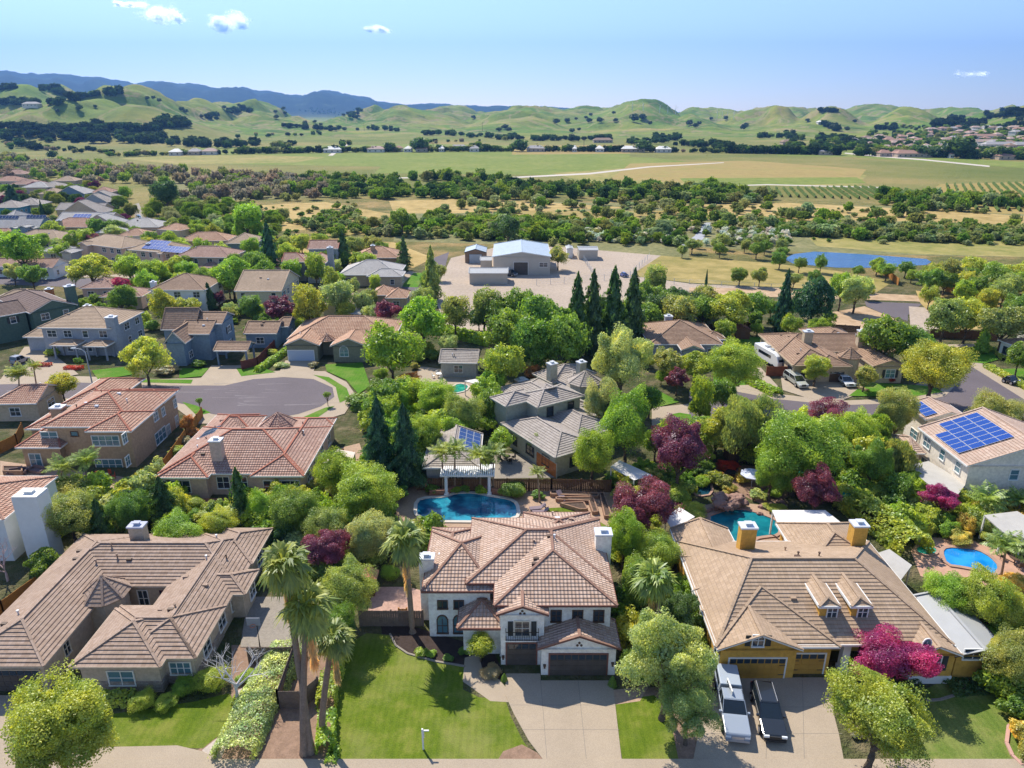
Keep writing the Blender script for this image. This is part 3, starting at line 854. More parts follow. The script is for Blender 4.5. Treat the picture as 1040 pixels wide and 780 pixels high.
h.garage(1, 'F', 768, 4.8, 2.15, G_YEL, py=680, hinge=True); h.garage(0, 'F', 820.5, 2.7, 2.15, G_YEL, py=674, hinge=True)
h.win(1, 'F', 770, 650.5, .95, 1.1, shut=SH_DARK); h.win(6, 'F', 845, 621.5, .85, 1.15); h.win(7, 'F', 876, 621.5, .85, 1.15)
h.win(3, 'F', 941, 654.5, .6, .55, arch=True, glass='pale'); h.win(3, 'F', 945.5, 673, 1.5, 1.6, shut=SH_DARK)
o_, d_, L_, n_ = h.side(h.bl[0], 'L')
for t in (3, 7, 12, 16): h.window(o_ + d_ * t + Vector((0, 0, .9)), d_, n_, 1.3, 1.3)
o_, d_, L_, n_ = h.side(h.bl[2], 'R')
for t in (6, 10): h.window(o_ + d_ * t + Vector((0, 0, .9)), d_, n_, 1.3, 1.3)
o_, d_, L_, n_ = h.side(h.bl[2], 'F')
h.window(o_ + d_ * 12.2 + Vector((0, 0, .8)), d_, n_, 1.0, 1.7); mb = MB(h.off)
for x in (29.0, 33.0):
    mb = MB(h.off); mb.box(x - .32, 49.9, 0, x + .32, 50.5, 3.2); mb.box(x - .4, 49.8, 0, x + .4, 50.6, .4)
    mb.build('porch_column', M_WHITE, h.root)
q = o_ + d_ * 14.3; h.put(Vector((q.x, q.y, 0)), d_, n_, 'front_door', garage_mesh(1.6, 2.3, M_BROWN))
h.chimney(760, 533, 7.6, 1.5, 1.1, base=3); h.chimney(873, 531, 6.8, 1.4, 1.2, base=0)
h.vents(0, 4, 8); h.vents(2, 5, 9)

# ------------------------------------------------------------------ taupe house on the left
h = House('taupe_house', 'sprawling single storey taupe house around a small courtyard, brown tile roof and stone base', W_TAUPE, T_TAUPE, [
    dict(xy=(-46.3, 57.9, -26.6, 67.0), e=3.0, r='xhh'),
    dict(xy=(-46.5, 47.2, -38.7, 67.0), e=3.0, r='yhh'),
    dict(xy=(-33.3, 48.1, -26.5, 67.1), e=3.0, r='yhh'),
    dict(xy=(-36.3, 48.1, -26.5, 55.0), e=3.0, r='xhh', stone=1.1),
    dict(xy=(-36.6, 47.1, -29.0, 54.6), e=3.0, r='yhh', stone=1.1),
    dict(xy=(-31.5, 56.6, -25.3, 60.6), e=3.0, r='xhh'),
    dict(xy=(-31.5, 61.5, -26.3, 68.2), e=3.0, r='yhh'),
  ], pitch=.42, ang=0, course=.38, step=.07, autoskip=(0, 1, 2, 3, 4), stone=STONE, trim=W_TAUPE)
octagon(h, 107, 602, 2.3, 3.2, 5.1)
h.win(4, 'F', 123.5, 688.7, 2.1, 1.35, glass='pale', mul=1); h.win(3, 'F', 183.5, 678.5, 1.7, 1.2, glass='pale', mul=2)
h.garage(1, 'F', 12, 5.0, 2.2, G_DARK, py=690)
h.win(1, 'R', 67.5, 658, .8, 1.3, sty='cream'); h.win(2, 'R', 237, 612, 1.2, 1.2); h.win(5, 'R', 256, 600, 1.3, 1.3)
o_, d_, L_, n_ = h.side(h.bl[2], 'R')
for t in (2.5, 6, 12, 15.5): h.window(o_ + d_ * t + Vector((0, 0, .9)), d_, n_, 1.4, 1.3)
o_, d_, L_, n_ = h.side(h.bl[0], 'F')
h.put(o_ + d_ * 11.9, d_, n_, 'front_door', garage_mesh(1.1, 2.2, plain('crimson_door', (.16, .012, .03), .4), cols=2)); h.window(o_ + d_ * 9.7 + Vector((0, 0, .3)), d_, n_, .9, 1.9)
h.chimney(139, 532.5, 6.0, 1.5, 1.0, base=0, capm=mottled('grey_cap', (.45, .46, .55), .1, 1)); h.vents(0, 4, 2); h.vents(1, 5, 3); h.vents(2, 8, 4)

# ------------------------------------------------------------------ neighbours in the second row
h = House('tile_house', 'tan brown two storey stucco house with orange red barrel tile roof beside the cul-de-sac', W_BROWN, T_RED, [
    dict(a=(41.3, 433.8), b=(132.7, 436.7), c=(180.8, 397.3), e=5.6, r='yhh'),
    dict(a=(86, 438.5), b=(133, 438.5), d=7, e=5.6, r='yhh'),
    dict(a=(95, 409), b=(175, 402), c=(159, 396), e=5.5, r='xhh'),
    dict(a=(15, 455), b=(60, 456), d=9, e=3.0, r='xhh'),
    dict(a=(25, 436), b=(70, 436), d=6, e=3.0, r='xhh'),
    dict(a=(60, 412), b=(110, 412), d=12, e=3.1, r='yhh'),
  ], pitch=.4, ang=0, wsty='white', step=.06, autoskip=(0, 1), cap=CAP_RED, glass='pale')
h.win(0, 'F', 50.5, 443.5, 2.2, 1.4); h.win(0, 'F', 75.7, 440.5, .9, .6, sty='brown', mul=0); h.win(1, 'F', 107.5, 447.5, 3.6, 1.4, mul=3); h.win(1, 'F', 111, 472, 3.6, 1.6, mul=3)
h.win(3, 'F', 36.5, 467, 1.5, 1.8); h.win(1, 'R', 126.3, 445, 1.0, 1.3); h.win(1, 'R', 129.5, 468, 1.0, 1.3)
for px, py, w in ((137, 441.5, 1.0), (147, 434.5, 1.0), (158, 423, 1.3), (165.5, 418, .9), (177.5, 409.5, .9)): h.win(0, 'R', px, py, w, 1.2)
for px, py, w in ((163, 442.5, 3.2), (171, 437, 1.0), (179.5, 428, .9)): h.win(0, 'R', px, py, w, 1.7, mul=2)
h.chimney(58.5, 412.5, 6.3, 1.6, 1.3, base=0); h.vents(0, 8, 5)
h = House('courtyard_house', 'single storey house with pink barrel tile roof, rear courtyard and round turret roof', W_PINK, T_PINK, [
    dict(a=(160, 481.5), b=(309, 481.5), d=14.4, e=3.2, r='xhh'),
    dict(a=(158.5, 485.5), b=(211, 485.5), c=(213, 421), e=3.2, r='yhh'),
    dict(a=(254, 484), b=(308.5, 484), c=(341, 424.5), e=3.2, r='yhh'),
    dict(a=(205, 440), b=(257, 440), c=(260, 422.5), e=3.2, r='xhh'),
    dict(a=(295, 432), b=(338, 432), c=(341, 424.5), e=3.2, r='xhh'),
  ], pitch=.4, ang=0, wsty='white', step=.06, autoskip=(0, 1, 2), cap=CAP_RED)
octagon(h, 283.5, 432.5, 3.1, 3.5, 5.6)
for bi, px, w in ((1, 182, 2.8), (1, 170, .9), (2, 291, 3.4), (2, 272, .9)): h.win(bi, 'F', px, 494, w, 1.6, mul=2 if w > 1 else 0)
h.win(0, 'F', 227, 490, 1.5, 1.6); h.win(0, 'F', 246, 490, 1.3, 1.6)
o_, d_, L_, n_ = h.side(h.bl[2], 'R')
for t in (3, 6.5, 10, 14): h.window(o_ + d_ * t + Vector((0, 0, .7)), d_, n_, 1.5, 1.5, sty='white')
h.chimney(219, 446, 6.9, 1.4, 1.1, base=3.5); h.vents(0, 4, 4); h.vents(1, 5, 8); h.vents(2, 6, 9)
h.panels(1, 'L', 1, 2, 7.5, 1.5, 1.2, 2.4, mat=M_SOLARD)
h = House('sage_house', 'sage grey two storey house with taupe tile roof, octagon turret and orange garage door', W_SAGE, T_GREY, [
    dict(a=(563.5, 465.5), b=(598, 445), c=(508, 430), e=3.2, r='yhh'),
    dict(a=(545.5, 414.6), b=(595.8, 403), c=(516, 403), e=5.8, r='yhh', i0=4.0, i1=4.0),
    dict(a=(513, 413.5), b=(548, 405), c=(497, 404), e=5.8, r='yhh'),
    dict(a=(585, 447), b=(618, 428), d=10, e=3.1, r='yhh'), dict(a=(545, 425), b=(598, 410), d=14, e=3.15, r='yhh'),
    dict(a=(578, 395), b=(605, 385), c=(545, 384), e=3.4, r='yhh'),
    dict(a=(560, 390), b=(590, 372), c=(540, 380), e=3.4, r='yhh'),
  ], pitch=.36, ang=33, step=.05, wsty='dark', trim=W_SAGE)
octagon(h, 594, 387, 3.0, 4.6, 6.4)
h.chimney(560.8, 368.5, 6.6, 1.4, 1.2, base=0); h.chimney(590.5, 367, 6.9, 1.3, 1.1, base=0); h.chimney(529.5, 385, 3.2, 1.8, 1.4)
h.garage(0, 'L', 555, 4.6, 2.1, G_WOOD, py=470, glass=False)
h = House('pool_house', 'small low grey tiled building with dark solar roof behind the white pergola', W_GREY, T_GREY, [
    dict(a=(428.5, 475.5), b=(487.5, 475.5), c=(490, 441), e=3.0, r='yhg')], pitch=.36, ang=0, step=.05, trim=M_WHITE)
h.panels(0, 'R', 3, 5, 3.6, .35, 1.2, 1.0, mat=plain('pool_heater', (.03,.07,.22), .3))
h = House('solar_house', 'cream two storey house with big blue solar arrays on its pink tile roof', W_OFFW, T_SOL, [
    dict(xy=(55.0, 77.6, 71.2, 88.9), e=5.8, r='ygg'),
    dict(a=(940, 427), b=(988, 427), c=(958, 411), e=5.0, r='ygg'),
    dict(a=(928, 461), b=(956, 474), d=6, e=3.2, r='xhh'),
  ], pitch=.36, ang=0, step=.05, glass='pale', wsty='white')
h.chimney(1018, 453.5, 7.0, 1.8, 1.4)
h.panels(0, 'L', 4, 7, .9, .6, 1.05, 1.65, skip=[(0, c) for c in range(2)]); h.panels(1, 'L', 1, 4, .8, .4, 1.05, 1.65)
h = House('pergola_roof_house', '', W_CREAM, T_PINK, []) if False else None
h = House('tan_villa', 'single storey tan house with brown tile roof, two tall chimneys and camper beside it', W_TAN, T_BROWN, [
    dict(a=(829.6, 372.5), b=(866, 372.5), c=(800, 345), e=3.2, r='yhh'),
    dict(xy=(50.3, 121.5, 59.5, 141), e=3.2, r='yhh'),
    dict(xy=(50.3, 129, 73, 140), e=3.3, r='xhh'),
    dict(xy=(64.5, 121.0, 70.6, 140), e=3.2, r='ygh'),
    dict(xy=(60, 134, 69, 145), e=3.2, r='yhh'),
  ], pitch=.36, ang=0, step=.05, wsty='dark', trim=W_TAN, autoskip=(0, 3))
octagon(h, 862.5, 361.5, 2.2, 4.2, 5.8)
h.garage(0, 'F', 850, 2.6, 2.1, M_BROWN, py=380); h.win(3, 'F', 904, 379.5, 1.6, 1.5, sty='white', shut=SH_DARK, glass='pale')
h.chimney(821, 336, 6.8, 1.6, 1.2, base=3); h.chimney(876.5, 335.5, 7.0, 1.6, 1.2); h.vents(1, 5, 3); h.vents(2, 5, 3)
h = House('blue_trim_house', 'single storey pale blue grey house with brown tile roof beyond the green front lawn', W_BLUEGREY, T_BROWN, [
    dict(a=(659, 350), b=(735, 350), c=(663, 329), e=3.3, r='xhh'),
    dict(a=(692, 356), b=(716, 356), d=8, e=3.3, r='ygh'),
    dict(a=(716, 345), b=(738, 345), d=5, e=3.0, r='xhh')], pitch=.4, ang=0, step=.05, wsty='white')
h.chimney(679, 320.5, 6.0, 1.5, 1.2)
h = House('white_house', 'white house with pale brown roof at the right edge, beyond the round lawn', M_WHITE, T_BROWN, [
    dict(a=(1013, 345), b=(1052, 360), d=9, e=3.2, r='xhh'), dict(a=(1032, 328), b=(1060, 333), d=8, e=5.8, r='xhh')], pitch=.35, step=.05, wsty='dark')
h = House('blue_white_house', 'white stucco house with thick white chimney, cut by the left edge beside the taupe house', M_WHITE, T_RED, [
    dict(xy=(-74, 66.2, -54.0, 76), e=5.3, r='xhh', ov=.3)], pitch=.3, ang=0, step=.05, wsty='dark')
h.chimney(30, 500, 8.2, 2.4, 1.8, base=0, capm=M_WHITE, taper=1.12)
# ------------------------------------------------------------------ houses further up the left streets
def H(label, wall, roof, blocks, ch=(), name=None, **kw):
    kw.setdefault('step', .05); kw.setdefault('course', .45)
    h = House(name or 'house', label, wall, roof, blocks, **kw)
    for c in ch: h.chimney(*c)
    h.vents(0, 3, len(label))
    return h
H('long dark green two storey house with black shutters, brown roof and tall chimney', W_DKGREEN, T_DARK, [
  dict(a=(-30, 327), b=(28, 316.5), d=9, e=5.8, r='xhg'), dict(a=(30, 318.5), b=(71, 306.5), c=(20, 300), e=5.8, r='ygh')], [(70, 290, 9.4, 2.0, 1.2)], shut=SH_DARK, wsty='white', name='green_house', autoskip=())
H('wide grey two storey house with pale brown hip roof, stone porch and stout side chimney', W_BLUEGREY, T_TAN, [
  dict(a=(37.5, 333), b=(112.5, 333.8), c=(155.8, 316.5), e=5.8, r='xhh'), dict(a=(23, 342.5), b=(47, 343), d=8, e=3.1, r='xhh'),
  dict(a=(50, 351), b=(78, 351), d=3.5, e=3.0, r='xhh', posts=1), dict(a=(84, 352), b=(108, 352), d=3.5, e=3.0, r='xhh', posts=1)], [(112.5, 321.5, 8.0, 1.8, 1.4)], ang=-2, name='porch_house')
H('blue cottage with a steep stone front gable and several brown gabled wings', W_BLUE, T_BROWN, [
  dict(a=(181, 339.6), b=(213.6, 338.8), d=8, e=5.4, r='xgg'), dict(a=(197, 329), b=(226, 328.5), d=7, e=6.6, r='xgg'),
  dict(a=(166, 349), b=(188, 349), d=9, e=4.6, r='ygg', p=1.1), dict(a=(163, 335), b=(198, 335), d=7, e=5.6, r='xgg', p=1.0),
  dict(a=(216.5, 356.5), b=(250.5, 357), d=5, e=3.0, r='xgg', posts=1)], ang=0, shut=SH_DARK, name='cottage')
H('small blue garage with brown gabled roof behind the steep cottage', W_BLUE, T_BROWN, [
  dict(a=(247, 339), b=(281, 339), d=7.5, e=3.2, r='xgg'), dict(a=(276, 332), b=(293, 332), d=6, e=3.6, r='xhg')], ang=0, name='garage_house')
h = H('peach tiled single storey house with sage walls and pale blue garage door', W_OLIVE, T_PEACH, [
  dict(a=(287.7, 351), b=(325, 350), d=16, e=3.3, r='ygh'), dict(a=(291, 345), b=(400, 345), d=14, e=3.35, r='xhh'),
  dict(a=(334.8, 352), b=(374, 351.5), d=10, e=3.25, r='ygh'), dict(a=(374, 350), b=(395, 350), d=8, e=3.2, r='xhh')], ang=0, name='peach_house', wsty='white', autoskip=(0, 2))
h.garage(0, 'F', 306, 5.0, 2.2, plain('pale_blue_door', (.42, .5, .62), .5), py=362, glass=False); h.win(2, 'F', 349.5, 358.5, 1.6, 1.3, arch=True, glass='pale')
octagon(h, 332, 345, 1.6, 3.4, 4.7, wall=False)
H('cream two storey house with plain tan gable roof and teal shutters above the purple plum', W_CREAM, T_TAN, [
  dict(a=(237.7, 295.8), b=(286, 295.8), c=(252, 281), e=5.7, r='xgg')], ang=0, shut=W_TEAL, name='gable_house')
H('white walled two storey house with wide taupe hip roof, left of the cream gable house', M_WHITE, T_BROWN, [
  dict(a=(150, 294.8), b=(213, 292), c=(170, 283), e=5.7, r='xhh')], [(155.5, 286, 7, 1.3, 1), (192.5, 302, 4, 1.5, 1.2)], ang=0)
H('pink two storey house with dark windows and a dark solar array on its pink roof', W_PINK, T_PINK, [
  dict(a=(176, 261), b=(240, 259), c=(190, 254), e=5.7, r='xhh'), dict(a=(202, 272), b=(226, 270), d=7, e=3.1, r='xhh')], ang=-4, glass=None)
H('blue walled house with pale grey hip roof and small solar array beside the tall redwood', W_BLUE, T_TAN, [
  dict(a=(229, 247.5), b=(258, 248.5), d=12, e=5.6, r='xhh')], ang=4)
H('low pink roofed house hidden behind green trees, right of the solar house', W_PINK, T_PEACH, [
  dict(a=(180, 245), b=(237, 241.5), d=11, e=3.3, r='xhh')], ang=3)
H('blue and grey two storey house with three pink gables and a blue chimney wall', W_BLUEGREY, T_PINK, [
  dict(a=(285.8, 266.5), b=(311, 266.5), d=9, e=5.6, r='xgh'), dict(a=(309, 268), b=(334, 264), d=10, e=5.6, r='ygg'), dict(a=(312, 253), b=(343, 253), d=9, e=6.6, r='xgg'),
  dict(a=(268, 269), b=(288, 269), d=6, e=3.1, r='xhg'), dict(a=(268, 278), b=(288, 278), d=6, e=3.0, r='xhg')], [(335, 251, 9.5, 1.6, 1.2)], ang=3, cap=CAP_RED)
H('orange brown hip roofed house with a pink chimney behind the pines', W_BROWN, T_PEACH, [
  dict(a=(358, 262), b=(406, 260.5), d=12, e=3.4, r='xhh'), dict(a=(358, 264), b=(377, 264), d=6, e=3.4, r='ygh')], [(378.5, 249, 6.6, 1.3, 1)], ang=0)
H('wide single storey grey beige house with broad taupe hip roof and roof dormer', W_TAN, T_LIGHT, [
  dict(a=(343, 279.5), b=(406, 278.5), d=14, e=3.2, r='xhh'), dict(a=(372, 281), b=(409, 280.5), d=7, e=3.2, r='xhh')], ang=0)
H('small peach tiled roofs poking out above the green trees below the taupe hip house', W_TAN, T_PEACH, [
  dict(a=(377, 300), b=(398, 300), d=8, e=3.1, r='xhh'), dict(a=(391, 303), b=(414, 302), d=8, e=3.1, r='xhh')], ang=0)
H('pale house with small tan roof under the spotted grey green trees', W_CREAM, T_TAN, [
  dict(a=(325, 309), b=(360, 309), d=10, e=3.1, r='xhh')], ang=0)
H('white and blue single storey house with red tile roof near the left edge', M_WHITE, T_PINK, [
  dict(a=(5, 272.5), b=(60, 269.8), d=9, e=3.4, r='xhg'), dict(a=(-25, 271), b=(8, 275), d=8, e=3.2, r='xhh')], ang=2)
H('pink tile roofs of a low house behind the magenta flowering tree', W_PINK, T_PINK, [
  dict(a=(80, 293), b=(118, 292), d=9, e=3.2, r='xhh'), dict(a=(100, 302), b=(150, 298), d=8, e=3.2, r='xhh')], [(88.5, 310, 4.5, 1.4, 1.2)], ang=3)
H('tan backed roof behind the dark green house, with orange chimney', W_TAN, T_TAN, [
  dict(a=(-10, 306), b=(45, 301), d=8, e=3.2, r='xhh')], [(49.5, 293, 5.5, 1.6, 1.2, wall_mat('orange_brick', (.5, .17, .06)))], ang=12)
H('large pale pink two storey house with tan hip roof and corner bay window', W_PINK, T_TAN, [
  dict(a=(78.8, 247), b=(123, 252.5), d=12, e=5.7, r='xhh'), dict(a=(78.8, 248.5), b=(92, 249), d=5, e=5.7, r='ygh')], ang=-27)
h = H('two storey tan house with bright blue solar array on its tan roof', W_PINK, T_TAN, [
  dict(a=(128.8, 253.5), b=(159.6, 258), d=12, e=5.7, r='xhh'), dict(a=(159, 257.5), b=(188, 252.5), d=9, e=5.7, r='xhh')], [(150.5, 247, 7.5, 1.3, 1)], ang=-20)
h.panels(0, 'F', 3, 6, 5, 1, 1.3, 1.6); h.panels(1, 'F', 2, 7, .5, 1, 1.3, 1.6)
H('small grey hip roofed garage house in front of the bright green tree', W_GREY, T_LIGHT, [
  dict(a=(41, 255.3), b=(66, 254.5), d=8, e=3.2, r='xhh'), dict(a=(60, 257), b=(73, 257), d=6, e=4.6, r='ygh')], ang=-5)
H('long beige hip roofed house with teal windows behind the bright green tree', W_CREAM, T_TAN, [
  dict(a=(9, 243), b=(61, 243.4), d=12, e=3.4, r='xhh'), dict(a=(62, 245), b=(74, 245), d=8, e=3.4, r='xhh')], ang=-4)
H('tan house with terracotta red hip roof and brick chimney', W_TAN, T_RED, [
  dict(a=(44, 230.5), b=(91, 232), d=13, e=3.5, r='xhh')], [(60, 223.5, 6.4, 1.5, 1.2)], ang=-4)
h = H('pale gabled house with a blue solar array on its steep roof', W_PINK, T_LIGHT, [
  dict(a=(84, 228.5), b=(118, 228.5), d=12, e=3.6, r='ygh', p=.6), dict(a=(56, 225), b=(112, 225), d=12, e=3.6, r='xgg', p=.5)], ang=-3)
h.panels(1, 'F', 2, 5, 6, 2, 1.4, 1.6)
H('grey brown gabled house just behind the pale gabled solar house', W_TAN, T_GREY, [
  dict(a=(62, 216.5), b=(103, 216.5), d=12, e=3.6, r='ygh', p=.6), dict(a=(56, 213), b=(105, 213), d=10, e=3.6, r='xgg', p=.5)], ang=-3)
H('small blue house with a low white trimmed gable at the end of the street', W_BLUE, T_LIGHT, [
  dict(a=(57, 196.8), b=(86, 196.8), d=14, e=3.8, r='ygh', p=.5)], ang=-2)
H('blue grey house whose white trimmed gable steps in front of a purple one', W_BLUEGREY, T_GREY, [
  dict(a=(82, 205.5), b=(107, 206), d=10, e=3.8, r='ygh', p=.6), dict(a=(88, 201), b=(111, 202), d=9, e=3.8, r='ygh', p=.5)], ang=-2)
h = H('blue house with white roof, three arched blue dormers and roof solar panels', W_BLUE, T_LIGHT, [
  dict(a=(-12, 232), b=(40, 232), d=11, e=4.4, r='xgg', p=.75), dict(a=(9, 232), b=(15, 232), d=4, e=5.6, r='ygh', z0=3.5), dict(a=(18, 231), b=(26, 231), d=5, e=6.4, r='ygh', z0=3.5), dict(a=(28, 232), b=(34, 232), d=4, e=5.6, r='ygh', z0=3.5)], ang=-2)
h.panels(0, 'F', 1, 6, 2, 5, 1.2, 1.6, mat=M_SOLARD); h.panels(0, 'F', 1, 6, 12.5, 5.4, 1.2, 1.6, mat=M_SOLARD)
H('low house with terracotta red roof hugging the left edge under the dormer house', W_PINK, T_RED, [
  dict(a=(-25, 239), b=(14, 239), d=9, e=3.3, r='xhh')], ang=-2)
H('peach hip roofed house with white flank in the middle of the left village', M_WHITE, T_PEACH, [
  dict(a=(118, 240), b=(150, 239), d=10, e=3.4, r='xhh')], ang=4)
H('low pale house with arched windows and peach roof beside the golden scrub', W_CREAM, T_PEACH, [
  dict(a=(160, 233), b=(182, 234.5), d=9, e=4.6, r='xhh')], ang=-20)
H('long pale grey hip roofed house at the end of the dead end street', W_PINK, T_LIGHT, [
  dict(a=(114, 231), b=(160, 231), d=13, e=3.4, r='xhh')], ang=2)
H('pale roofed house peeping out above the clipped shrubs in the left village', W_CREAM, T_LIGHT, [
  dict(a=(96, 236.5), b=(122, 237.5), d=8, e=3.2, r='xhh')], ang=0)
far_left = [(4, 184, 26, W_PINK, T_RED, 'far red roofed house in the top row at the left edge'), (22, 187.5, 26, W_TAN, T_PINK, 'far tan house with faded pink roof behind the dark blue conifer'),
 (33, 190.5, 24, W_PINK, T_LIGHT, 'far house with bright lilac grey roof in the top left row'), (47, 190, 22, W_BLUEGREY, T_GREY, 'far house with dull grey violet roof, right of the lilac one'),
 (47, 197, 18, W_CREAM, T_TAN, 'far small house with sandy roof in front of the grey violet one'), (0, 199, 14, W_TEAL, T_TAN, 'small teal walled house cut by the left edge'),
 (3, 211, 26, W_TEAL, T_GREY, 'teal house with grey hip roof at the left edge, below the dark conifer'), (24, 208.5, 26, W_TAN, T_GREY, 'long low grey roof behind purple and olive trees'),
 (63, 184, 20, W_TAN, T_TAN, 'tiny tan roof at the far upper end of the left village'), (100, 196, 18, W_TAN, T_RED, 'tiny house with dull red roof right of the blue grey gables'),
 (10, 177, 20, W_TAN, T_PINK, 'pinkish roof half lost in trees at the far left edge'), (6, 222, 10, W_PINK, T_LIGHT, 'sliver of pale roof behind the white dormer house')]
for px, py, w, wm, rm, lab in far_left:
    H(lab, wm, rm, [dict(a=(px - w / 2, py), b=(px + w / 2, py + .4), d=13, e=3.5, r='xhh')], ang=-5 + (px * 7) % 13)

H('small grey roofed open cabana in the garden left of the yellow green tree', W_GREY, T_GREY, [
  dict(a=(445.6, 368.5), b=(484, 372.5), d=7, e=2.9, r='xgg')], ang=-3, name='cabana')
H('small single storey house with brown tile roof at the left edge behind the palms', W_TAN, T_RED, [
  dict(a=(-12, 411), b=(40, 408), d=8, e=3.1, r='xhg')], ang=3)
# ------------------------------------------------------------------ farm buildings on the gravel yard
M_TIN = mottled('ribbed_metal_roof', (.36, .42, .48), .08, .5, .45, .4); M_SHED = mottled('tan_metal_siding', (.46, .42, .36), .06, .6, .6, .3); M_WTIN = mottled('white_metal_roof', (.36, .365, .37), .05, .6, .5, .3)
h = House('warehouse', 'large metal warehouse with pale low gable roof and dark doorway', M_SHED, M_TIN, [
  dict(a=(500, 261), b=(560, 261), d=22, e=5.4, r='ygg', p=.16, ov=.3)], ang=0, step=.0, auto=False, cap=M_TIN, course=50)
h.garage(0, 'F', 529, 4.2, 3.8, G_DARK, py=271, glass=False); h.win(0, 'F', 552, 269, 2.4, 1.2)
h = House('shed', 'small brown metal shed with blue grey gable roof left of the warehouse', mottled('brown_siding', (.24, .17, .12), .1, 1), M_TIN, [
  dict(a=(471.5, 256.5), b=(494, 256.5), d=9, e=3.4, r='ygg', p=.3, ov=.2)], ang=0, step=0, auto=False, course=50, trim=M_DARK)
h.garage(0, 'F', 483, 4.0, 2.8, M_TIN, py=262, glass=False)
h = House('shed', 'long low beige shed with white ribbed roof in front of the warehouse', M_SHED, M_WTIN, [
  dict(a=(476, 277.5), b=(516, 277.5), d=7.5, e=3.2, r='xgg', p=.2, ov=.3)], ang=0, step=0, auto=False, course=50)
h = House('shed', 'tiny white round topped storage trailer between brown shed and warehouse', M_SHED, M_WTIN, [
  dict(a=(487.5, 264.5), b=(499.5, 264.5), d=6, e=3.0, r='xgg', p=.2, ov=.2)], ang=0, step=0, auto=False, course=50)
h = House('shed', 'open sided white roofed shelter at the right end of the gravel yard', M_SHED, M_WTIN, [
  dict(a=(588, 254), b=(608, 254.5), d=7, e=3.2, r='xgg', p=.1, ov=.2)], ang=0, step=0, auto=False, course=50)
h = House('shed', 'small white shed right of the warehouse tree', M_WHITE, M_WTIN, [
  dict(a=(575.5, 253), b=(582.5, 253), d=6, e=3.0, r='ygg', p=.3, ov=.2)], ang=0, step=0, auto=False, course=50)
h = House('outbuilding', 'ochre outbuilding with pale grey flat sheet roof right of the ochre house', W_YELLOW, M_WTIN, [
  dict(xy=(37.4, 48.6, 42.4, 56.5), e=2.8, r='ygg', p=.25, ov=.4)], ang=0, step=0, course=50, auto=False, trim=M_BROWN)
h.win(0, 'F', 988.5, 664, 1.6, 1.0)
# ------------------------------------------------------------------ near ground
ZL[0] = .006
sheet('street', [(-90, 20), (90, 20), (90, 39.2), (-90, 39.2)], ASPH, world=True)
def slab(name, pts, mat, z, **kw): return sheet(name, pts, mat, z=z, thick=1, **kw)
slab('kerb', [(-90, 39.2), (90, 39.2), (90, 39.36), (-90, 39.36)], CONC2, .13, world=True)
slab('sidewalk', [(-90, 39.36), (90, 39.36), (90, 40.75), (-90, 40.75)], CONC, .12, world=True)
sheet('garden_soil', [(235,655),(305,655),(345,640),(350,690),(340,776),(225,776),(195,765),(235,740)], ROCK)
sheet('garden_soil', [(640,700),(735,690),(735,776),(640,776)], ROCK)
sheet('garden_soil', [(385,625),(432,640),(500,660),(515,690),(480,690),(390,655)], MULCH)
sheet('lawn', [(352,655),(372,643),(396,645),(402,656),(414,664),(442,672),(472,677),(470,700),(486,708),(513,710),(519,728),(531,752),(548,776),(333,776),(338,720)], GR_A)
sheet('lawn', [(622,716),(640,709),(664,706),(678,716),(690,776),(633,776)], GR_A)
sheet('garden_soil', [(503,776),(511,763),(530,756),(545,764),(556,776)], ROCK)
sheet('front_walk', [(472,668),(486,664),(491,684),(507,690),(522,708),(516,713),(498,712),(470,692)], CONC)
slab('driveway', [(514,684),(549,684),(549,691),(622,691),(632,777),(556,777),(537,752),(522,725),(513,705)], CONC, .05)
sheet('front_walk', [(619,701),(648,698),(654,690),(660,695),(650,712),(622,716)], PATIO)
slab('driveway', [(733,688),(852,688),(860,700),(846,722),(852,745),(858,777),(703,777),(712,730)], CONC, .05)
sheet('lawn', [(915,706),(930,705),(960,690),(1000,690),(1025,715),(1032,745),(1040,777),(905,777)], GR_B)
sheet('lawn', [(100,727),(150,720),(200,712),(232,704),(240,714),(228,742),(206,760),(112,758)], GR_A)
sheet('pebble_path', [(240,702),(262,690),(272,694),(252,728),(230,758),(222,776),(205,762),(230,742)], mottled('pale_pebbles', (.45,.38,.33), .2, 1.2, .9, .1, fine=6))
slab('front_walk', [(60,772),(90,759),(180,757),(206,763),(232,777),(60,790)], CONC, .06)
slab('driveway', [(-40,706),(40,706),(70,735),(95,760),(40,777),(-60,777)], CONC, .05)
sheet('lawn', [(60,777),(120,772),(200,777),(200,783),(60,783)], GR_A)
slab('side_yard', [(252,606),(305,606),(305,657),(244,657)], CONC2, .05)
slab('side_yard', [(380,596),(414,596),(430,600),(430,628),(372,626)], mottled('pinkish_pavers', (.42,.27,.22), .2, 1.2, .9, .1, fine=4), .05)
sheet('patio', [(400,494),(425,486),(530,489),(560,492),(600,489),(625,500),(628,560),(600,566),(520,545),(425,548),(405,545)], PATIO)
sheet('lawn', [(433,546),(434,535),(452,534),(468,539),(520,541),(525,548)], GR_A)
sheet('lawn', [(540,533),(556,516),(575,515),(595,522),(592,531),(560,540)], GR_A)
sheet('lawn', [(606,528),(616,534),(626,560),(612,560)], GR_A)
sheet('patio', [(690,520),(735,508),(790,515),(815,530),(830,550),(830,575),(690,560)], PATIO)
sheet('patio', [(925,560),(935,545),(985,548),(1030,565),(1060,580),(1060,640),(1010,610),(935,585)], mottled('red_patio', (.46,.28,.2), .15, .8, .9, .1))
sheet('patio', [(0,468),(130,485),(128,497),(60,505),(0,492)], PATIO)
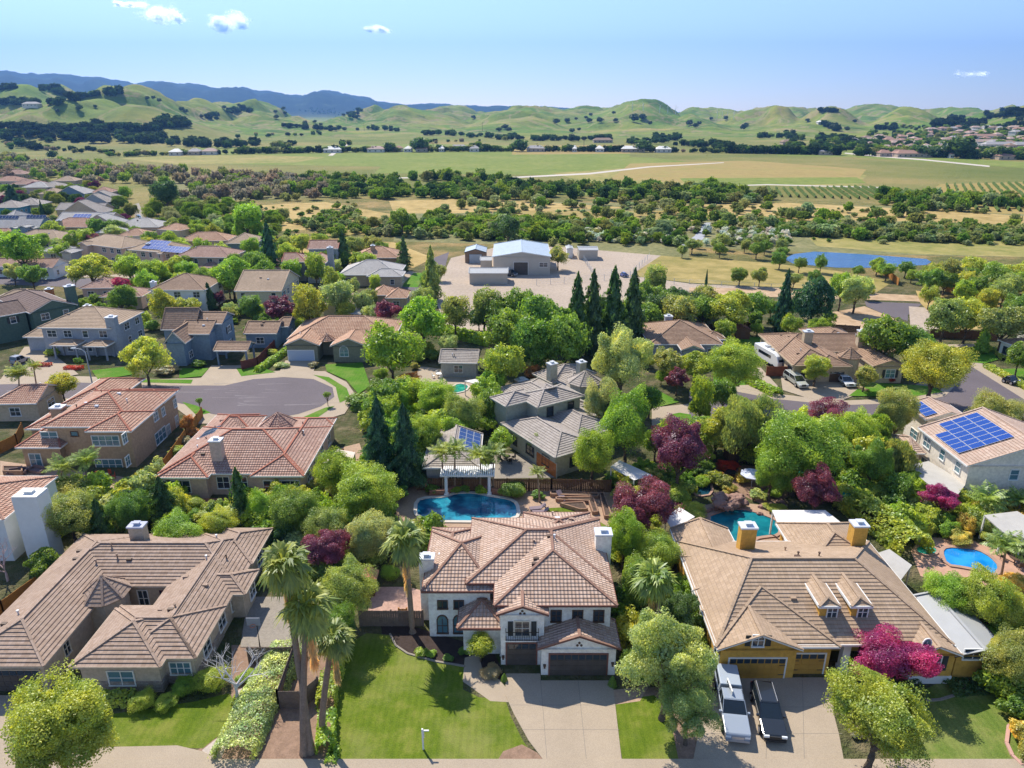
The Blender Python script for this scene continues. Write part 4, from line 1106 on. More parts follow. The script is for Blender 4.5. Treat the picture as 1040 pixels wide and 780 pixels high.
sheet('patio', [(190,506),(262,506),(262,520),(190,520)], mottled('terracotta_patio', (.4,.17,.1), .15, .8, .9, .1))
sheet('patio', [(325,460),(365,450),(372,470),(330,485)], PATIO)
sheet('patio', [(425,372),(480,378),(505,385),(500,400),(480,436),(430,440),(420,400)], CONC)
sheet('patio', [(500,460),(560,462),(565,485),(500,486)], CONC2)
sheet('patio', [(725,470),(790,475),(810,500),(780,515),(725,490)], ROCK)
# cul-de-sac
slab('sidewalk', [(-30,386),(80,382),(160,385),(200,384),(240,380),(290,376),(330,377),(352,388),(362,402),(350,420),(310,432),(200,430),(170,408),(80,408),(-30,412)], CONC, .11)
sheet('street', [(-30,391),(82,388.5),(157,391.5),(197,391.5),(228,391.5),(257,385),(288,383),(318.5,385),(337.7,393.5),(339.6,403),(326,412.7),(303,420.4),(260,428),(214,420),(199,412.7),(180,409),(100,404),(-30,406)], ASPH, z=.13)
for q in ([(93,376),(140,371),(136,380),(100,386)], [(135,385),(196,385.5),(194,389.5),(135,388)], [(182,374),(212,374),(205,382),(182,384)], [(318,380.5),(334,383),(352,394),(356,404),(345,409),(343,402),(341,393),(330,386)],
          [(330,370),(368,368),(376,392),(364,400),(352,386),(332,377)], [(307,424),(330,414),(340,412),(318,427)], [(185,408),(200,412),(214,419),(200,422)], [(0,412),(80,412),(95,418),(0,420)], [(240,374),(262,372),(280,378),(245,382)]):
    sheet('lawn', q, GR_C, z=.135)
slab('driveway', [(215,371),(246,371),(240,389),(197,392)], CONC, .125); slab('driveway', [(290,366),(322,366),(316,384.5),(281,382.5)], CONC, .125)
slab('driveway', [(25,352),(45,352),(80,380),(20,392),(0,386)], CONC, .125)
sheet('street', [(-20,281),(40,281),(108,283),(150,284),(165,291),(108,293),(-20,288)], ASPH)
for q in ([(62,274),(80,272),(108,281),(75,282)], [(105,280),(180,272),(200,274),(160,285)]): sheet('driveway', q, CONC)
sheet('street', [(135,208),(141,206),(150,228),(168,243),(150,244),(138,226)], CONC2)
sheet('street', [(372,293),(405,289),(425,292),(432,300),(395,303)], ASPH); sheet('driveway', [(395,286),(416,275),(424,277),(408,292)], CONC)
sheet('lawn', [(407,291),(420,277),(432,277),(424,292)], GR_C); sheet('street', [(440,262),(456,256),(452,272),(440,280)], ASPH)
# right hand streets
slab('sidewalk', [(700,397),(745,392),(790,400),(850,407),(925,404),(955,397),(968,372),(990,366),(1060,402),(1060,436),(1000,434),(930,436),(700,432)], CONC, .11)
sheet('street', [(700,401),(745,397),(787,405),(850,411.5),(930,409),(960,402),(974,388),(976,372),(985,371),(1060,418),(1060,430),(1000,428),(930,430),(700,427)], ASPH, z=.13)
for q in ([(862,402),(880,388),(945,392),(958,398),(925,403)], [(975,367),(984,357),(1008,357),(1014,365),(1000,369)], [(1004,375),(1040,374),(1060,380),(1060,398),(1020,384)], [(724,378),(748,376),(765,380),(758,391),(725,392)],
          [(640,398),(662,393),(690,408),(665,414),(645,412)], [(680,421),(690,419),(702,421),(702,430),(680,430)], [(745,342),(780,342),(776,356),(745,356)]): sheet('lawn', q, GR_C, z=.135)
slab('driveway', [(828,386),(872,385),(875,398),(850,409),(820,404),(795,396),(793,382)], CONC, .125); slab('driveway', [(735,362),(765,365),(790,392),(785,400),(752,394)], CONC, .125)
slab('driveway', [(662,414),(700,410),(706,430),(662,432)], CONC, .125); slab('driveway', [(950,350),(1000,349),(1005,353),(965,358)], CONC, .125); slab('driveway', [(920,395),(985,366),(1000,368),(975,386)], CONC2, .1)
sheet('street', [(878,306),(937,308.5),(922,320),(922,326),(900,320),(880,311)], ASPH); sheet('vacant_lot', [(923,311),(948,313),(960,335),(925,336)], GRAVEL); sheet('vacant_lot', [(840,318),(878,311),(905,322),(930,338),(850,338)], F_DIRT)
# ------------------------------------------------------------------ gravel yard, fields, pond
sheet('gravel_yard', [(458,262),(500,252),(585,250),(660,254),(672,259),(640,280),(700,288),(800,293),(800,298),(700,300),(650,300),(630,338),(455,335),(440,300)], GRAVEL)
sheet('field', [(672,259),(780,267),(850,275),(907,286),(890,297),(800,292),(700,287),(640,280)], field_mat('golden_green_field', (.19,.19,.05), (.30,.24,.08), (.42,.31,.13)))
sheet('path', [(700,292),(800,293),(930,300),(1040,318),(1040,322),(930,306),(700,299)], F_DIRT)
sheet('field', [(930,295),(1060,312),(1060,336),(960,334),(935,308)], F_GOLD)
M_POND = newmat('pond_water'); n_ = NT(M_POND[1]); n_.out(n_.ramp(n_.noise(.03, 4), [(.35, (.01,.05,.15)), (.65, (.02,.10,.26))]), .10, .5, bump=n_.noise(.5, 5), bstr=.5, bdist=.3); M_POND = M_POND[0]
sheet('field', [(400,203),(700,207),(700,262),(560,250),(400,245)], F_SAGE)
sheet('field', [(690,206),(1100,212),(1100,262),(850,258),(690,250)], F_SAGE)
sheet('field', [(395,204),(470,202),(560,206),(640,211),(500,216),(400,217)], F_GOLD); sheet('field', [(500,214),(690,214),(690,226),(600,232),(520,228)], F_OCHRE)
sheet('field', [(195,212),(330,205),(400,218),(380,232),(230,236)], F_GOLD); sheet('field', [(290,222),(400,220),(420,236),(330,240)], F_OCHRE)
sheet('field', [(695,208),(800,206),(960,214),(1080,222),(1080,230),(900,224),(800,225),(695,224)], F_GOLD); sheet('field', [(820,240),(1000,244),(1080,250),(1080,262),(930,258),(830,250)], F_MIX)
sheet('field', [(330,244),(400,246),(440,262),(420,272),(340,262)], F_GOLD); sheet('field', [(560,232),(690,236),(690,243),(560,240)], F_SAGE); sheet('field', [(240,250),(345,246),(350,262),(250,262)], F_GOLD)
sheet('pond', [(796,263),(806,258),(827.7,255.4),(880,258.3),(941,263),(946,266),(941,269),(886,272),(849,271.7),(806,267.7)], M_POND)
sheet('pond', [(1010,268),(1060,271),(1060,278),(1025,275)], M_POND)
sheet('creek', [(690,250),(705,240),(716,226),(722,226),(716,240),(706,252)], mottled('creek_stones', (.34,.35,.38), .2, .1))
FL = [([(440,186),(640,186),(760,196),(640,199),(440,196)], F_GREEN), ([(200,150),(430,146),(640,150),(640,163),(440,170),(200,166)], F_GREEN), ([(400,156),(660,160),(730,168),(600,178),(380,176)], F_GREEN),
      ([(560,176),(700,166),(880,178),(870,190),(700,188),(600,186)], F_MIX), ([(640,166),(760,163),(880,172),(870,184),(700,186),(620,182)], F_OCHRE), ([(690,181),(870,180),(880,186),(700,190)], F_GREEN),
      ([(870,160),(1000,168),(1060,172),(1060,166),(880,154)], F_GREEN), ([(120,161),(180,158),(260,157),(330,160),(300,165),(180,167)], F_MIX), ([(520,148),(640,147),(640,156),(520,157)], F_OCHRE),
      ([(780,150),(880,152),(890,160),(790,158)], F_GREEN), ([(200,140.5),(330,139.5),(345,147),(200,149)], F_MIX), ([(0,186),(90,186),(90,197),(0,196)], F_SAGE), ([(150,184),(330,178),(330,200),(180,206)], F_SAGE)]
for q, m in FL: sheet('field', q, m)
PALE = mottled('pale_road', (.50,.44,.38), .08, .05)
for q in ([(520,181),(600,177),(660,170),(735,165.5),(735,164.8),(658,169),(598,175.6),(520,179.6)], [(858,156),(880,158.4),(940,163),(1005,169.6),(1005,168.2),(940,161.8),(880,157),(858,155)],
          [(200,178),(300,181),(420,180),(420,181),(300,182.4),(200,179)], [(640,189.6),(700,190.5),(780,188),(900,191),(900,190),(780,187),(700,189.4),(640,188.8)], [(333,158),(345,150),(362,141),(364,141.4),(348,150.6),(338,158)]):
    sheet('road', q, PALE)
def vineyard(label, px, ang, gap, hh=1.6, w=1.1, col=(.085, .13, .03)):
    poly = [P(*p, 0) for p in px]; pw = [(p.x, p.y) for p in poly]; a = R(ang); d = Vector((math.cos(a), math.sin(a))); nn = Vector((-d.y, d.x)); r = random.Random(3)
    ks = [Vector(p).dot(nn) for p in pw]; ls = [Vector(p).dot(d) for p in pw]; mb = MB(); k = min(ks)
    while k < max(ks):
        l = min(ls)
        while l < max(ls):
            c = nn * k + d * (l + 3)
            if inpoly0(c.x, c.y, pw):
                z = hh * r.uniform(.75, 1.15); ww = w * r.uniform(.8, 1.2)
                A = c - d * 3.1; B = c + d * 3.1; s = nn * ww / 2
                mb.face([(A.x - s.x, A.y - s.y, .2), (B.x - s.x, B.y - s.y, .2), (B.x - s.x * .5, B.y - s.y * .5, z), (A.x - s.x * .5, A.y - s.y * .5, z)])
                mb.face([(B.x + s.x, B.y + s.y, .2), (A.x + s.x, A.y + s.y, .2), (A.x + s.x * .5, A.y + s.y * .5, z), (B.x + s.x * .5, B.y + s.y * .5, z)])
                mb.face([(A.x - s.x * .5, A.y - s.y * .5, z), (B.x - s.x * .5, B.y - s.y * .5, z), (B.x + s.x * .5, B.y + s.y * .5, z), (A.x + s.x * .5, A.y + s.y * .5, z)])
            l += 6
        k += gap
    m = mottled('vine_leaves', col, .3, .6, .9, .1, fine=2)
    tag(mb.build('vineyard', m), label, 'vineyard', kind='stuff')
def inpoly0(x, y, poly):
    c = False; n = len(poly)
    for i in range(n):
        x1, y1 = poly[i]; x2, y2 = poly[(i + 1) % n]
        if (y1 > y) != (y2 > y) and x < (x2 - x1) * (y - y1) / (y2 - y1) + x1: c = not c
    return c
sheet('field', [(915,214),(955,187),(1120,183),(1120,220)], F_OCHRE)
vineyard('rows of green vines on tan soil at the right edge', [(925,212),(960,188),(1120,184),(1120,218)], 62, 4.6)
vineyard('low vineyard rows left of the red roofed winery', [(770,192),(880,190),(950,196),(900,203),(790,200)], 75, 4.5)
# ------------------------------------------------------------------ foliage
def leaf_mat(name='leaves', trans=.5, sat=1.0):
    m, t = newmat(name); n = NT(t)
    oc = n.n('ObjectInfo').outputs['Color']; ou = n.n('UVMap').outputs[0]
    u = n.n('SeparateXYZ', {0: ou}).outputs[0]
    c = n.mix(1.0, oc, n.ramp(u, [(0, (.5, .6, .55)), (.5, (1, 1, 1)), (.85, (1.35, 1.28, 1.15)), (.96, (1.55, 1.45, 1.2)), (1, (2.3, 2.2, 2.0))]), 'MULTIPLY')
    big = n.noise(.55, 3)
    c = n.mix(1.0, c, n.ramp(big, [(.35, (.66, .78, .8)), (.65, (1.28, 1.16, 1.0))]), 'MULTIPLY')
    d = n.n('BsdfDiffuse', {'Color': c}); tr = n.n('BsdfTranslucent', {'Color': n.mix(1.0, c, (1.15, 1.1, .6), 'MULTIPLY')})
    gl = n.n('BsdfGlossy', {'Color': (.9, .95, 1, 1), 'Roughness': .45})
    mx = n.n('AddShader', {0: d.outputs[0], 1: tr.outputs[0]}); m2 = n.n('MixShader', {0: .035, 1: mx.outputs[0], 2: gl.outputs[0]})
    o = n.n('OutputMaterial'); t.links.new(m2.outputs[0], o.inputs[0]); return m
LEAF = leaf_mat()
BARK = mottled('bark', (.13, .10, .075), .3, 2.0, .95, .1, fine=9); BARKP = mottled('palm_bark', (.26, .19, .14), .25, 2.5, .95, .1, fine=9)
BARKW = mottled('pale_bark', (.55, .52, .50), .2, 2.0, .9, .1); BARKG = mottled('grey_twigs', (.23, .19, .165), .2, .8, .95, .1)
def quads(pos, nrm, size, rng, elong=1.0, updir=None):
    """rhombus leaves as numpy arrays"""
    N = len(pos)
    r = rng.normal(size=(N, 3)); a = np.cross(nrm, r); a /= np.linalg.norm(a, axis=1)[:, None] + 1e-9
    if updir is not None:
        a = np.tile(np.array(updir, float), (N, 1)) + rng.normal(size=(N, 3)) * .25; a /= np.linalg.norm(a, axis=1)[:, None]
    b = np.cross(nrm, a); b /= np.linalg.norm(b, axis=1)[:, None] + 1e-9
    s = (size * rng.uniform(.6, 1.35, N))[:, None]
    V = np.stack([pos - a * s * elong, pos - b * s * .62, pos + a * s * elong, pos + b * s * .62], 1)
    return V
def mesh_from(name, V, mat, u=None, rng=None):
    N = len(V); me = bpy.data.meshes.new(name)
    me.vertices.add(N * 4); me.vertices.foreach_set('co', V.reshape(-1).astype(np.float32))
    me.loops.add(N * 4); me.loops.foreach_set('vertex_index', np.arange(N * 4, dtype=np.int32))
    me.polygons.add(N); me.polygons.foreach_set('loop_start', np.arange(0, N * 4, 4, dtype=np.int32)); me.polygons.foreach_set('loop_total', np.full(N, 4, dtype=np.int32))
    me.update(calc_edges=True)
    ul = me.uv_layers.new(name='UVMap'); u = rng.uniform(0, 1, N) if u is None else u
    uv = np.zeros((N, 4, 2), np.float32); uv[:, :, 0] = u[:, None]; ul.data.foreach_set('uv', uv.ravel())
    for m in (mat if isinstance(mat, (list, tuple)) else [mat]): me.materials.append(m)
    return me
def lobed(seed, n, leaf, nl=18, shell=.6, lr=(.3, .48), flat=0.0, elong=1.0, droop=False, tier=False):
    rng = np.random.default_rng(seed)
    cs = []; an = rng.uniform(.82, 1.12, 3)
    while len(cs) < nl:
        d = rng.normal(size=3); d /= np.linalg.norm(d)
        if d[2] < -.55 + flat: continue
        c = d * shell * rng.uniform(.45, 1.22) * an; c[2] *= .95
        if all(np.linalg.norm(c - k) > .24 for k in cs) or rng.random() < .1: cs.append(c)
    cs = np.array(cs); rs = rng.uniform(lr[0], lr[1], nl)
    lob_u = rng.uniform(-.18, .18, nl)
    out = []; us = []
    need = n
    while need > 0:
        k = rng.integers(0, nl, need * 2)
        d = rng.normal(size=(need * 2, 3)); d[:, 2] += .35; d /= np.linalg.norm(d, axis=1)[:, None]
        p = cs[k] + d * (rs[k] * rng.uniform(.6, 1.2, need * 2))[:, None]
        q0 = p * 4.1 + seed; p = p * (1 + .11 * np.sin(q0[:, 0] + 2 * np.sin(q0[:, 1])) + .10 * np.sin(q0[:, 1] * 1.7 + q0[:, 2] * 2.3))[:, None]
        dd = np.linalg.norm(p[:, None, :] - cs[None], axis=2) / rs[None]
        ok = (dd < .68).sum(1) == 0
        p = p[ok][:need]; d = d[ok][:need]; kk = k[ok][:need]
        nn = d * .8 + rng.normal(size=p.shape) * .55; nn /= np.linalg.norm(nn, axis=1)[:, None]
        out.append(quads(p, nn, leaf, rng, elong, (0, 0, -1) if droop else None))
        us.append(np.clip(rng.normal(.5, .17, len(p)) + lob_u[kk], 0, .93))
        need -= len(p)
    # sparse inner foliage so that the crown is not hollow
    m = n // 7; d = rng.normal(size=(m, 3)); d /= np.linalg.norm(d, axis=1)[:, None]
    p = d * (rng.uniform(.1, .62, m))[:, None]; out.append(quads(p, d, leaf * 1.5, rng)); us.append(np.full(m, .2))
    return np.concatenate(out), np.concatenate(us)
def cone(seed, n, leaf, slim=1.0, ragged=.42, layers=13):
    rng = np.random.default_rng(seed)
    z = rng.beta(1.0, 1.5, n)
    lay = np.floor(z * layers) / layers; ph = rng.uniform(0, 6.28, layers + 1)
    th = rng.uniform(0, 2 * np.pi, n)
    li = (z * layers).astype(int)
    lob = 1 - ragged * (.5 + .5 * np.cos(th * 5 + ph[li])) * (.6 + .4 * np.cos(th * 2 + ph[li] * 3)) - ragged * .6 * ((z * layers) % 1)
    prof = np.minimum((1 - z) ** .72, .25 + z * 6)
    rr = prof * lob * rng.uniform(.66, 1.06, n) * slim * (1 + ragged * .45 * np.sin(th * 3 + z * 23 + seed) + ragged * .3 * np.sin(th * 7 - z * 41))
    p = np.stack([rr * np.cos(th), rr * np.sin(th), z * 2 - 1], 1)
    nn = np.stack([np.cos(th), np.sin(th), .5 + rng.normal(size=n) * .3], 1) + rng.normal(size=(n, 3)) * .45; nn /= np.linalg.norm(nn, axis=1)[:, None]
    return quads(p, nn, leaf, rng, 1.2), np.clip(rng.normal(.45, .22, n), 0, 1)
CROWN = {}
def crown(kind, var, lod):
    """lod 0 near, 1 middle, 2 far"""
    var = var % (3, 5, 5)[lod]; k = (kind, var, lod)
    if k in CROWN: return CROWN[k]
    seed = hash_(kind) + var * 17
    n = (46000, 9000, 800)[lod]; lf = (.0225, .051, .155)[lod]; var = var % (3, 5, 5)[lod]
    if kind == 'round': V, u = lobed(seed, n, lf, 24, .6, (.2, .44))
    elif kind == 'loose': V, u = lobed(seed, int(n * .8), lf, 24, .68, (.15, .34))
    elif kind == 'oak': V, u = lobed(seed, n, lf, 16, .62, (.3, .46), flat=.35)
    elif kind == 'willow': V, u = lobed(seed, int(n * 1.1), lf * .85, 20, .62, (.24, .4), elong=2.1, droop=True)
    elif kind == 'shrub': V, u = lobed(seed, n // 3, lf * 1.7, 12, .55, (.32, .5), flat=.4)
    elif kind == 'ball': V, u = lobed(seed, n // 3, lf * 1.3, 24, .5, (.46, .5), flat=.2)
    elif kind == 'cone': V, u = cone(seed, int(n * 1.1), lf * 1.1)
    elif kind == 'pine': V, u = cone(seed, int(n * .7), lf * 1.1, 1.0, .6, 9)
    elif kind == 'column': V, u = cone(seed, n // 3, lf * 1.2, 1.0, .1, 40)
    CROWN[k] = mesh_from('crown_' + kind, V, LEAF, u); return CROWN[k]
def hash_(s): return sum(ord(c) * (i + 3) for i, c in enumerate(s))
TRUNK = {}
def trunk_mesh(var, kind='tree', mat=BARK):
    """unit trunk: base at 0, crown centre at z = 1, crown radius 1 in x and y"""
    k = (var, kind, mat.name)
    if k in TRUNK: return TRUNK[k]
    r = random.Random(var * 7 + len(kind)); mb = MB()
    if kind == 'straight': mb.tube([(0, 0, -.02), (.01, 0, .5), (0, .01, 1.4)], [.09, .07, .02], 7)
    else:
        mb.tube([(0, 0, -.02), (.03, .01, .25), (0, .03, .5), (.02, 0, .85), (0, 0, 1.15)], [.1, .075, .065, .045, .02], 8)
        for i in range(7):
            a = i * 2.4 + r.random(); z0 = .38 + .07 * i
            mb.tube([(0, 0, z0), (.28 * math.cos(a), .28 * math.sin(a), z0 + .22), (.62 * math.cos(a), .62 * math.sin(a), z0 + .42 + r.random() * .15)], [.045, .03, .012], 5)
    TRUNK[k] = mb.mesh('trunk', mat, smooth=True); return TRUNK[k]
def colvar(c, r, k=.12):
    f = 1 + r.uniform(-k, k); return (max(.004, c[0] * f * (1 + r.uniform(-k, k))), max(.004, c[1] * f), max(.004, c[2] * f * (1 + r.uniform(-k, k))))
GREENS = dict(BG=(.2, .29, .03), YG=(.25, .285, .045), MG=(.12, .19, .03), DG=(.055, .10, .03), OL=(.21, .235, .07), SG=(.255, .30, .13),
              PU=(.15, .04, .08), MA=(.27, .03, .13), BT=(.035, .085, .042), OR=(.34, .16, .045), GO=(.40, .33, .08), OK=(.03, .05, .02), RB=(.25, .21, .14), RD=(.32, .05, .03), WH=(.5, .5, .4), LI=(.19, .27, .032))
tr_rnd = random.Random(11); TN = [0]
def tree_at(x, y, hc, r, rv, kind, col, label=None, cat='tree', group=None, lod=1, name=None, bark=BARK, z=0.0, parts=True):
    TN[0] += 1; v = TN[0] % 5
    c = GREENS[col] if isinstance(col, str) else col
    c = colvar(c, tr_rnd)
    rz = tr_rnd.uniform(0, 6.28)
    nm = name or {'PU': 'plum_tree', 'MA': 'maple_tree'}.get(col) or {'cone': 'redwood', 'pine': 'pine_tree', 'column': 'cypress', 'willow': 'willow', 'oak': 'oak_tree'}.get(kind, 'tree')
    cm = crown(kind, v, lod)
    if not parts:
        o = link(nm, cm, None, (x, y, z + hc), rz, c, (r, r, rv)); tag(o, label, cat, group); return o
    root = empty(nm, (x, y, z), label, cat, group)
    o = link('crown', cm, root, (0, 0, hc), rz, c, (r * tr_rnd.uniform(.9, 1.12), r * tr_rnd.uniform(.88, 1.08), rv))
    tk = 'straight' if kind in ('cone', 'pine', 'column') else 'tree'
    link('trunk', trunk_mesh(v, tk, bark), root, (0, 0, 0), rz, None, (max(.8, r * .9), max(.8, r * .9), hc))
    return root
def T(kind, px, py, w, asp, col, label, tr=None, cat='tree', group=None, lod=None, name=None, bark=BARK):
    """a tree whose crown is centred at (px, py) and w pixels wide; asp = crown height / width; tr = clear trunk height"""
    hc = 4.0
    for _ in range(4):
        p = P(px, py, hc); r = w / 2 * depth_of(p) / FPX; rv = r * asp
        t = (.25 if kind in ('cone', 'pine', 'column', 'willow', 'shrub', 'ball') else .55) * r if tr is None else tr
        hc = rv * .92 + t
    if lod is None: lod = 0 if w > 34 and p.y < 115 else 1
    return tree_at(p.x, p.y, hc, r, rv, kind, col, label, cat, group, lod, name, bark)
def SH(px, py, w, asp, col, label, kind='shrub', group=None, name='shrub', cat='shrub', lod=None):
    """shrub: a crown resting on the ground"""
    hc = .8
    for _ in range(3):
        p = P(px, py, hc); r = w / 2 * depth_of(p) / FPX; rv = r * asp; hc = rv * .72
    c = colvar(GREENS[col], tr_rnd, .08)
    TN[0] += 1
    if lod is None: lod = 0 if w > 18 and p.y < 100 else 1
    o = link(name, crown(kind, TN[0] % 3, lod), None, (p.x, p.y, hc), tr_rnd.uniform(0, 6.28), c, (r, r, rv)); return tag(o, label, cat, group)
def HEDGE(path, w, hgt_, col, label, lf=.14, dens=26, name='hedge', cat='hedge', box=True, white=0, top=0):
    """clipped hedge following a pixel path on the ground"""
    rng = np.random.default_rng(len(label) * 3 + int(path[0][0])); pts = [P(*p, 0) for p in path]
    ctr = sum(pts, Vector()) / len(pts); Vs = []; us = []
    for a, b in zip(pts, pts[1:]):
        d = b - a; L = d.length; d.normalize(); s = Vector((-d.y, d.x, 0)); N = int(L * (w + 2 * hgt_) * 2.0 / lf ** 2)
        t = rng.uniform(-w * .2, L + w * .2, N); q = rng.uniform(0, w + 2 * hgt_, N)
        bump = (np.sin(t * 2.1) * np.cos(q * 2.7 + t) * .07 + rng.normal(size=N) * .04) * (2.2 if not box else 1)
        side = np.where(q < hgt_, -w / 2 - bump, np.where(q < hgt_ + w, q - hgt_ - w / 2, w / 2 + bump))
        zz = np.where(q < hgt_, q, np.where(q < hgt_ + w, hgt_ + bump, q - hgt_ - w)); zz = np.clip(zz, .03, None)
        nn = np.stack([np.where(q < hgt_, -s.x, np.where(q < hgt_ + w, 0, s.x)), np.where(q < hgt_, -s.y, np.where(q < hgt_ + w, 0, s.y)), np.where((q >= hgt_) & (q < hgt_ + w), 1., .25)], 1)
        nn = nn + rng.normal(size=nn.shape) * .5; nn /= np.linalg.norm(nn, axis=1)[:, None]
        if not box: zz = zz * (1 - .45 * (np.abs(side) / (w / 2)) ** 3)
        p = np.stack([a.x - ctr.x + d.x * t + s.x * side, a.y - ctr.y + d.y * t + s.y * side, zz], 1)
        Vs.append(quads(p, nn, lf, rng)); u = np.clip(rng.normal(.5, .2, N), 0, .95)
        if white: u[rng.random(N) < white] = 1
        us.append(u)
    me = mesh_from('hedge', np.concatenate(Vs), LEAF, np.concatenate(us))
    o = link(name, me, None, (ctr.x, ctr.y, 0), None, GREENS[col]); return tag(o, label, cat)

# ------------------------------------------------------------------ palms
def fan_frond(rng, L, a, el, droop, fan=True, seg=5):
    """quads of one frond; a azimuth, el start elevation"""
    out = []; q = np.zeros(3); e = el; pts = [q]
    for i in range(seg):
        d = np.array([math.cos(a) * math.cos(e), math.sin(a) * math.cos(e), math.sin(e)]); q = q + d * L / seg; pts.append(q); e -= droop / seg
    side = np.array([-math.sin(a), math.cos(a), 0.])
    if fan:
        out.append([pts[0] - side * .03, pts[0] + side * .03, pts[2] + side * .03, pts[2] - side * .03])
        c = pts[2]; dd = pts[4] - pts[2]; dl = np.linalg.norm(dd); dd /= dl
        up = np.cross(side, dd)
        for k in range(15):
            t = (k - 7) / 7 * 1.55; v = dd * math.cos(t) + side * math.sin(t); pw = np.cross(up, v)
            l = L * .42 * (1 - .12 * abs(t)) * rng.uniform(.6, 1.2); tip = c + v * l + np.array([0, 0, -.5 * l * (.6 + rng.random())])
            m = c + v * l * .55 + up * .05 + np.array([0, 0, -.06 * l])
            out.append([c, m - pw * .036 * L, tip, m + pw * .036 * L])
    else:
        for i in range(seg):
            for s in np.linspace(.1, .9, 3):
                c = pts[i] * (1 - s) + pts[i + 1] * s; f = (i + s) / seg; l = L * .30 * math.sin(math.pi * min(.97, f * .85 + .14))
                d = pts[i + 1] - pts[i]; d = d / np.linalg.norm(d)
                for sg in (-1, 1):
                    tip = c + side * sg * l + d * l * .45 + np.array([0, 0, -l * .45]); w = d * .045 * L / 1.6
                    out.append([c - w, (c + tip) / 2 - w * 1.4, tip, (c + tip) / 2 + w * 1.4])
    return out
PALM = {}
def palm_meshes(fan, var, skirt):
    k = (fan, var, skirt)
    if k in PALM: return PALM[k]
    rng = np.random.default_rng(var * 5 + 2); V = []
    n = 58 if fan else 26
    for i in range(n):
        a = i * 2.39996 + rng.normal() * .15; f = i / n
        V += fan_frond(rng, rng.uniform(.72, 1.08), a, 1.35 - f * (2.3 if fan else 1.1) + rng.normal() * .12, (.6 + f * .5) if fan else 1.3, fan)
    V = np.array(V); u = rng.uniform(.1, .93, len(V)); cr = mesh_from('fronds', V, LEAF, u)
    sk = None
    if skirt:
        V = []
        for i in range(90):
            a = rng.uniform(0, 6.28); z = -rng.uniform(.25, 1.5)
            for q in fan_frond(rng, rng.uniform(.55, .8), a, -1.15, .35, True): V.append([p * np.array([.62, .62, 1]) + np.array([0, 0, z]) for p in q])
        V = np.array(V); sk = mesh_from('dead_fronds', V, LEAF, rng.uniform(.1, .8, len(V)))
    PALM[k] = (cr, sk); return PALM[k]
def palm(bx, by, cx, cy, w, label, fan=True, skirt=True, var=0, col=(.17, .21, .05), tr=.25, group=None):
    """base pixel and crown centre pixel (same ground point); the trunk may lean"""
    b = P(bx, by, 0); x, f, d = ray(cx, cy); s = b.y / f; top = Vector((x * s, b.y, CAMH - d * s))
    R_ = w / 2 * depth_of(top) / FPX
    root = empty('fan_palm' if fan else 'feather_palm', b, label, 'palm tree', group)
    t = top - b; mb = MB()
    n = 14; pts = [Vector((t.x * (i / n) ** 1.3, t.y * i / n, t.z * i / n)) for i in range(n + 1)]
    mb.tube(pts, [tr * (1.5 if i == 0 else 1.05 - .25 * i / n) * (1 + .05 * (i % 2)) for i in range(n + 1)], 10)
    mb.build('trunk', BARKP, root, smooth=True)
    cr, sk = palm_meshes(fan, var, skirt)
    link('fronds', cr, root, t, var * 1.3, colvar(col, tr_rnd), (R_, R_, R_))
    if sk: link('dead_fronds', sk, root, t, var, (.42, .30, .17), (R_ * .75, R_ * .75, R_ * .95))
    return root
BARE = {}
def bare_mesh(var, mat, depth=4, seed=0):
    k = (var, mat.name, depth)
    if k in BARE: return BARE[k]
    r = random.Random(var + 40 + seed); mb = MB()
    def br(p, d, L, rad, lv):
        q = p + d * L; mb.tube([p, (p + q) / 2 + Vector((r.uniform(-.05, .05), r.uniform(-.05, .05), 0)) * L, q], [rad, rad * .8, rad * .55], 5 if lv < 2 else 3, caps=False)
        if lv >= depth: return
        for i in range(r.choice([3, 3, 4]) if lv else 5):
            nd = (d * .7 + Vector((r.uniform(-1, 1), r.uniform(-1, 1), r.uniform(-.15, .7)))).normalized()
            br(q if i < 2 else p + d * L * r.uniform(.5, 1), nd, L * r.uniform(.55, .8), rad * .5, lv + 1)
    br(Vector((0, 0, 0)), Vector((0, 0, 1)), .38, .035, 0)
    BARE[k] = mb.mesh('branches', mat); return BARE[k]

# ------------------------------------------------------------------ placing many
def inpoly(x, y, poly):
    c = False; n = len(poly)
    for i in range(n):
        x1, y1 = poly[i]; x2, y2 = poly[(i + 1) % n]
        if (y1 > y) != (y2 > y) and x < (x2 - x1) * (y - y1) / (y2 - y1) + x1: c = not c
    return c
BLOCKED = HRECT          # world rectangles of houses: (A, U, V, W, D)
def blocked(x, y, pad=.5):
    for A, U, V, W, D in BLOCKED:
        dx = x - A.x; dy = y - A.y; a = dx * U.x + dy * U.y; b = dx * V.x + dy * V.y
        if -pad < a < W + pad and -pad < b < D + pad: return True
    for poly in OPEN:
        if inpoly(x, y, poly): return True
    return False
def scatter(poly_px, n, seed, h=0, mind=2.0, pad=.8, even=True):
    """random ground points inside a pixel outline, keeping off houses, lawns and roads"""
    r = random.Random(seed); poly = [P(*p, 0) for p in poly_px]; pw = [(p.x, p.y) for p in poly]
    x0 = min(p[0] for p in pw); x1 = max(p[0] for p in pw); y0 = min(p[1] for p in pw); y1 = max(p[1] for p in pw)
    out = []; tries = 0
    while len(out) < n and tries < n * 60:
        tries += 1; x = r.uniform(x0, x1); y = r.uniform(y0, y1)
        if not inpoly(x, y, pw) or blocked(x, y, pad): continue
        if any((x - a) ** 2 + (y - b) ** 2 < mind * mind for a, b in out): continue
        out.append((x, y))
    return out
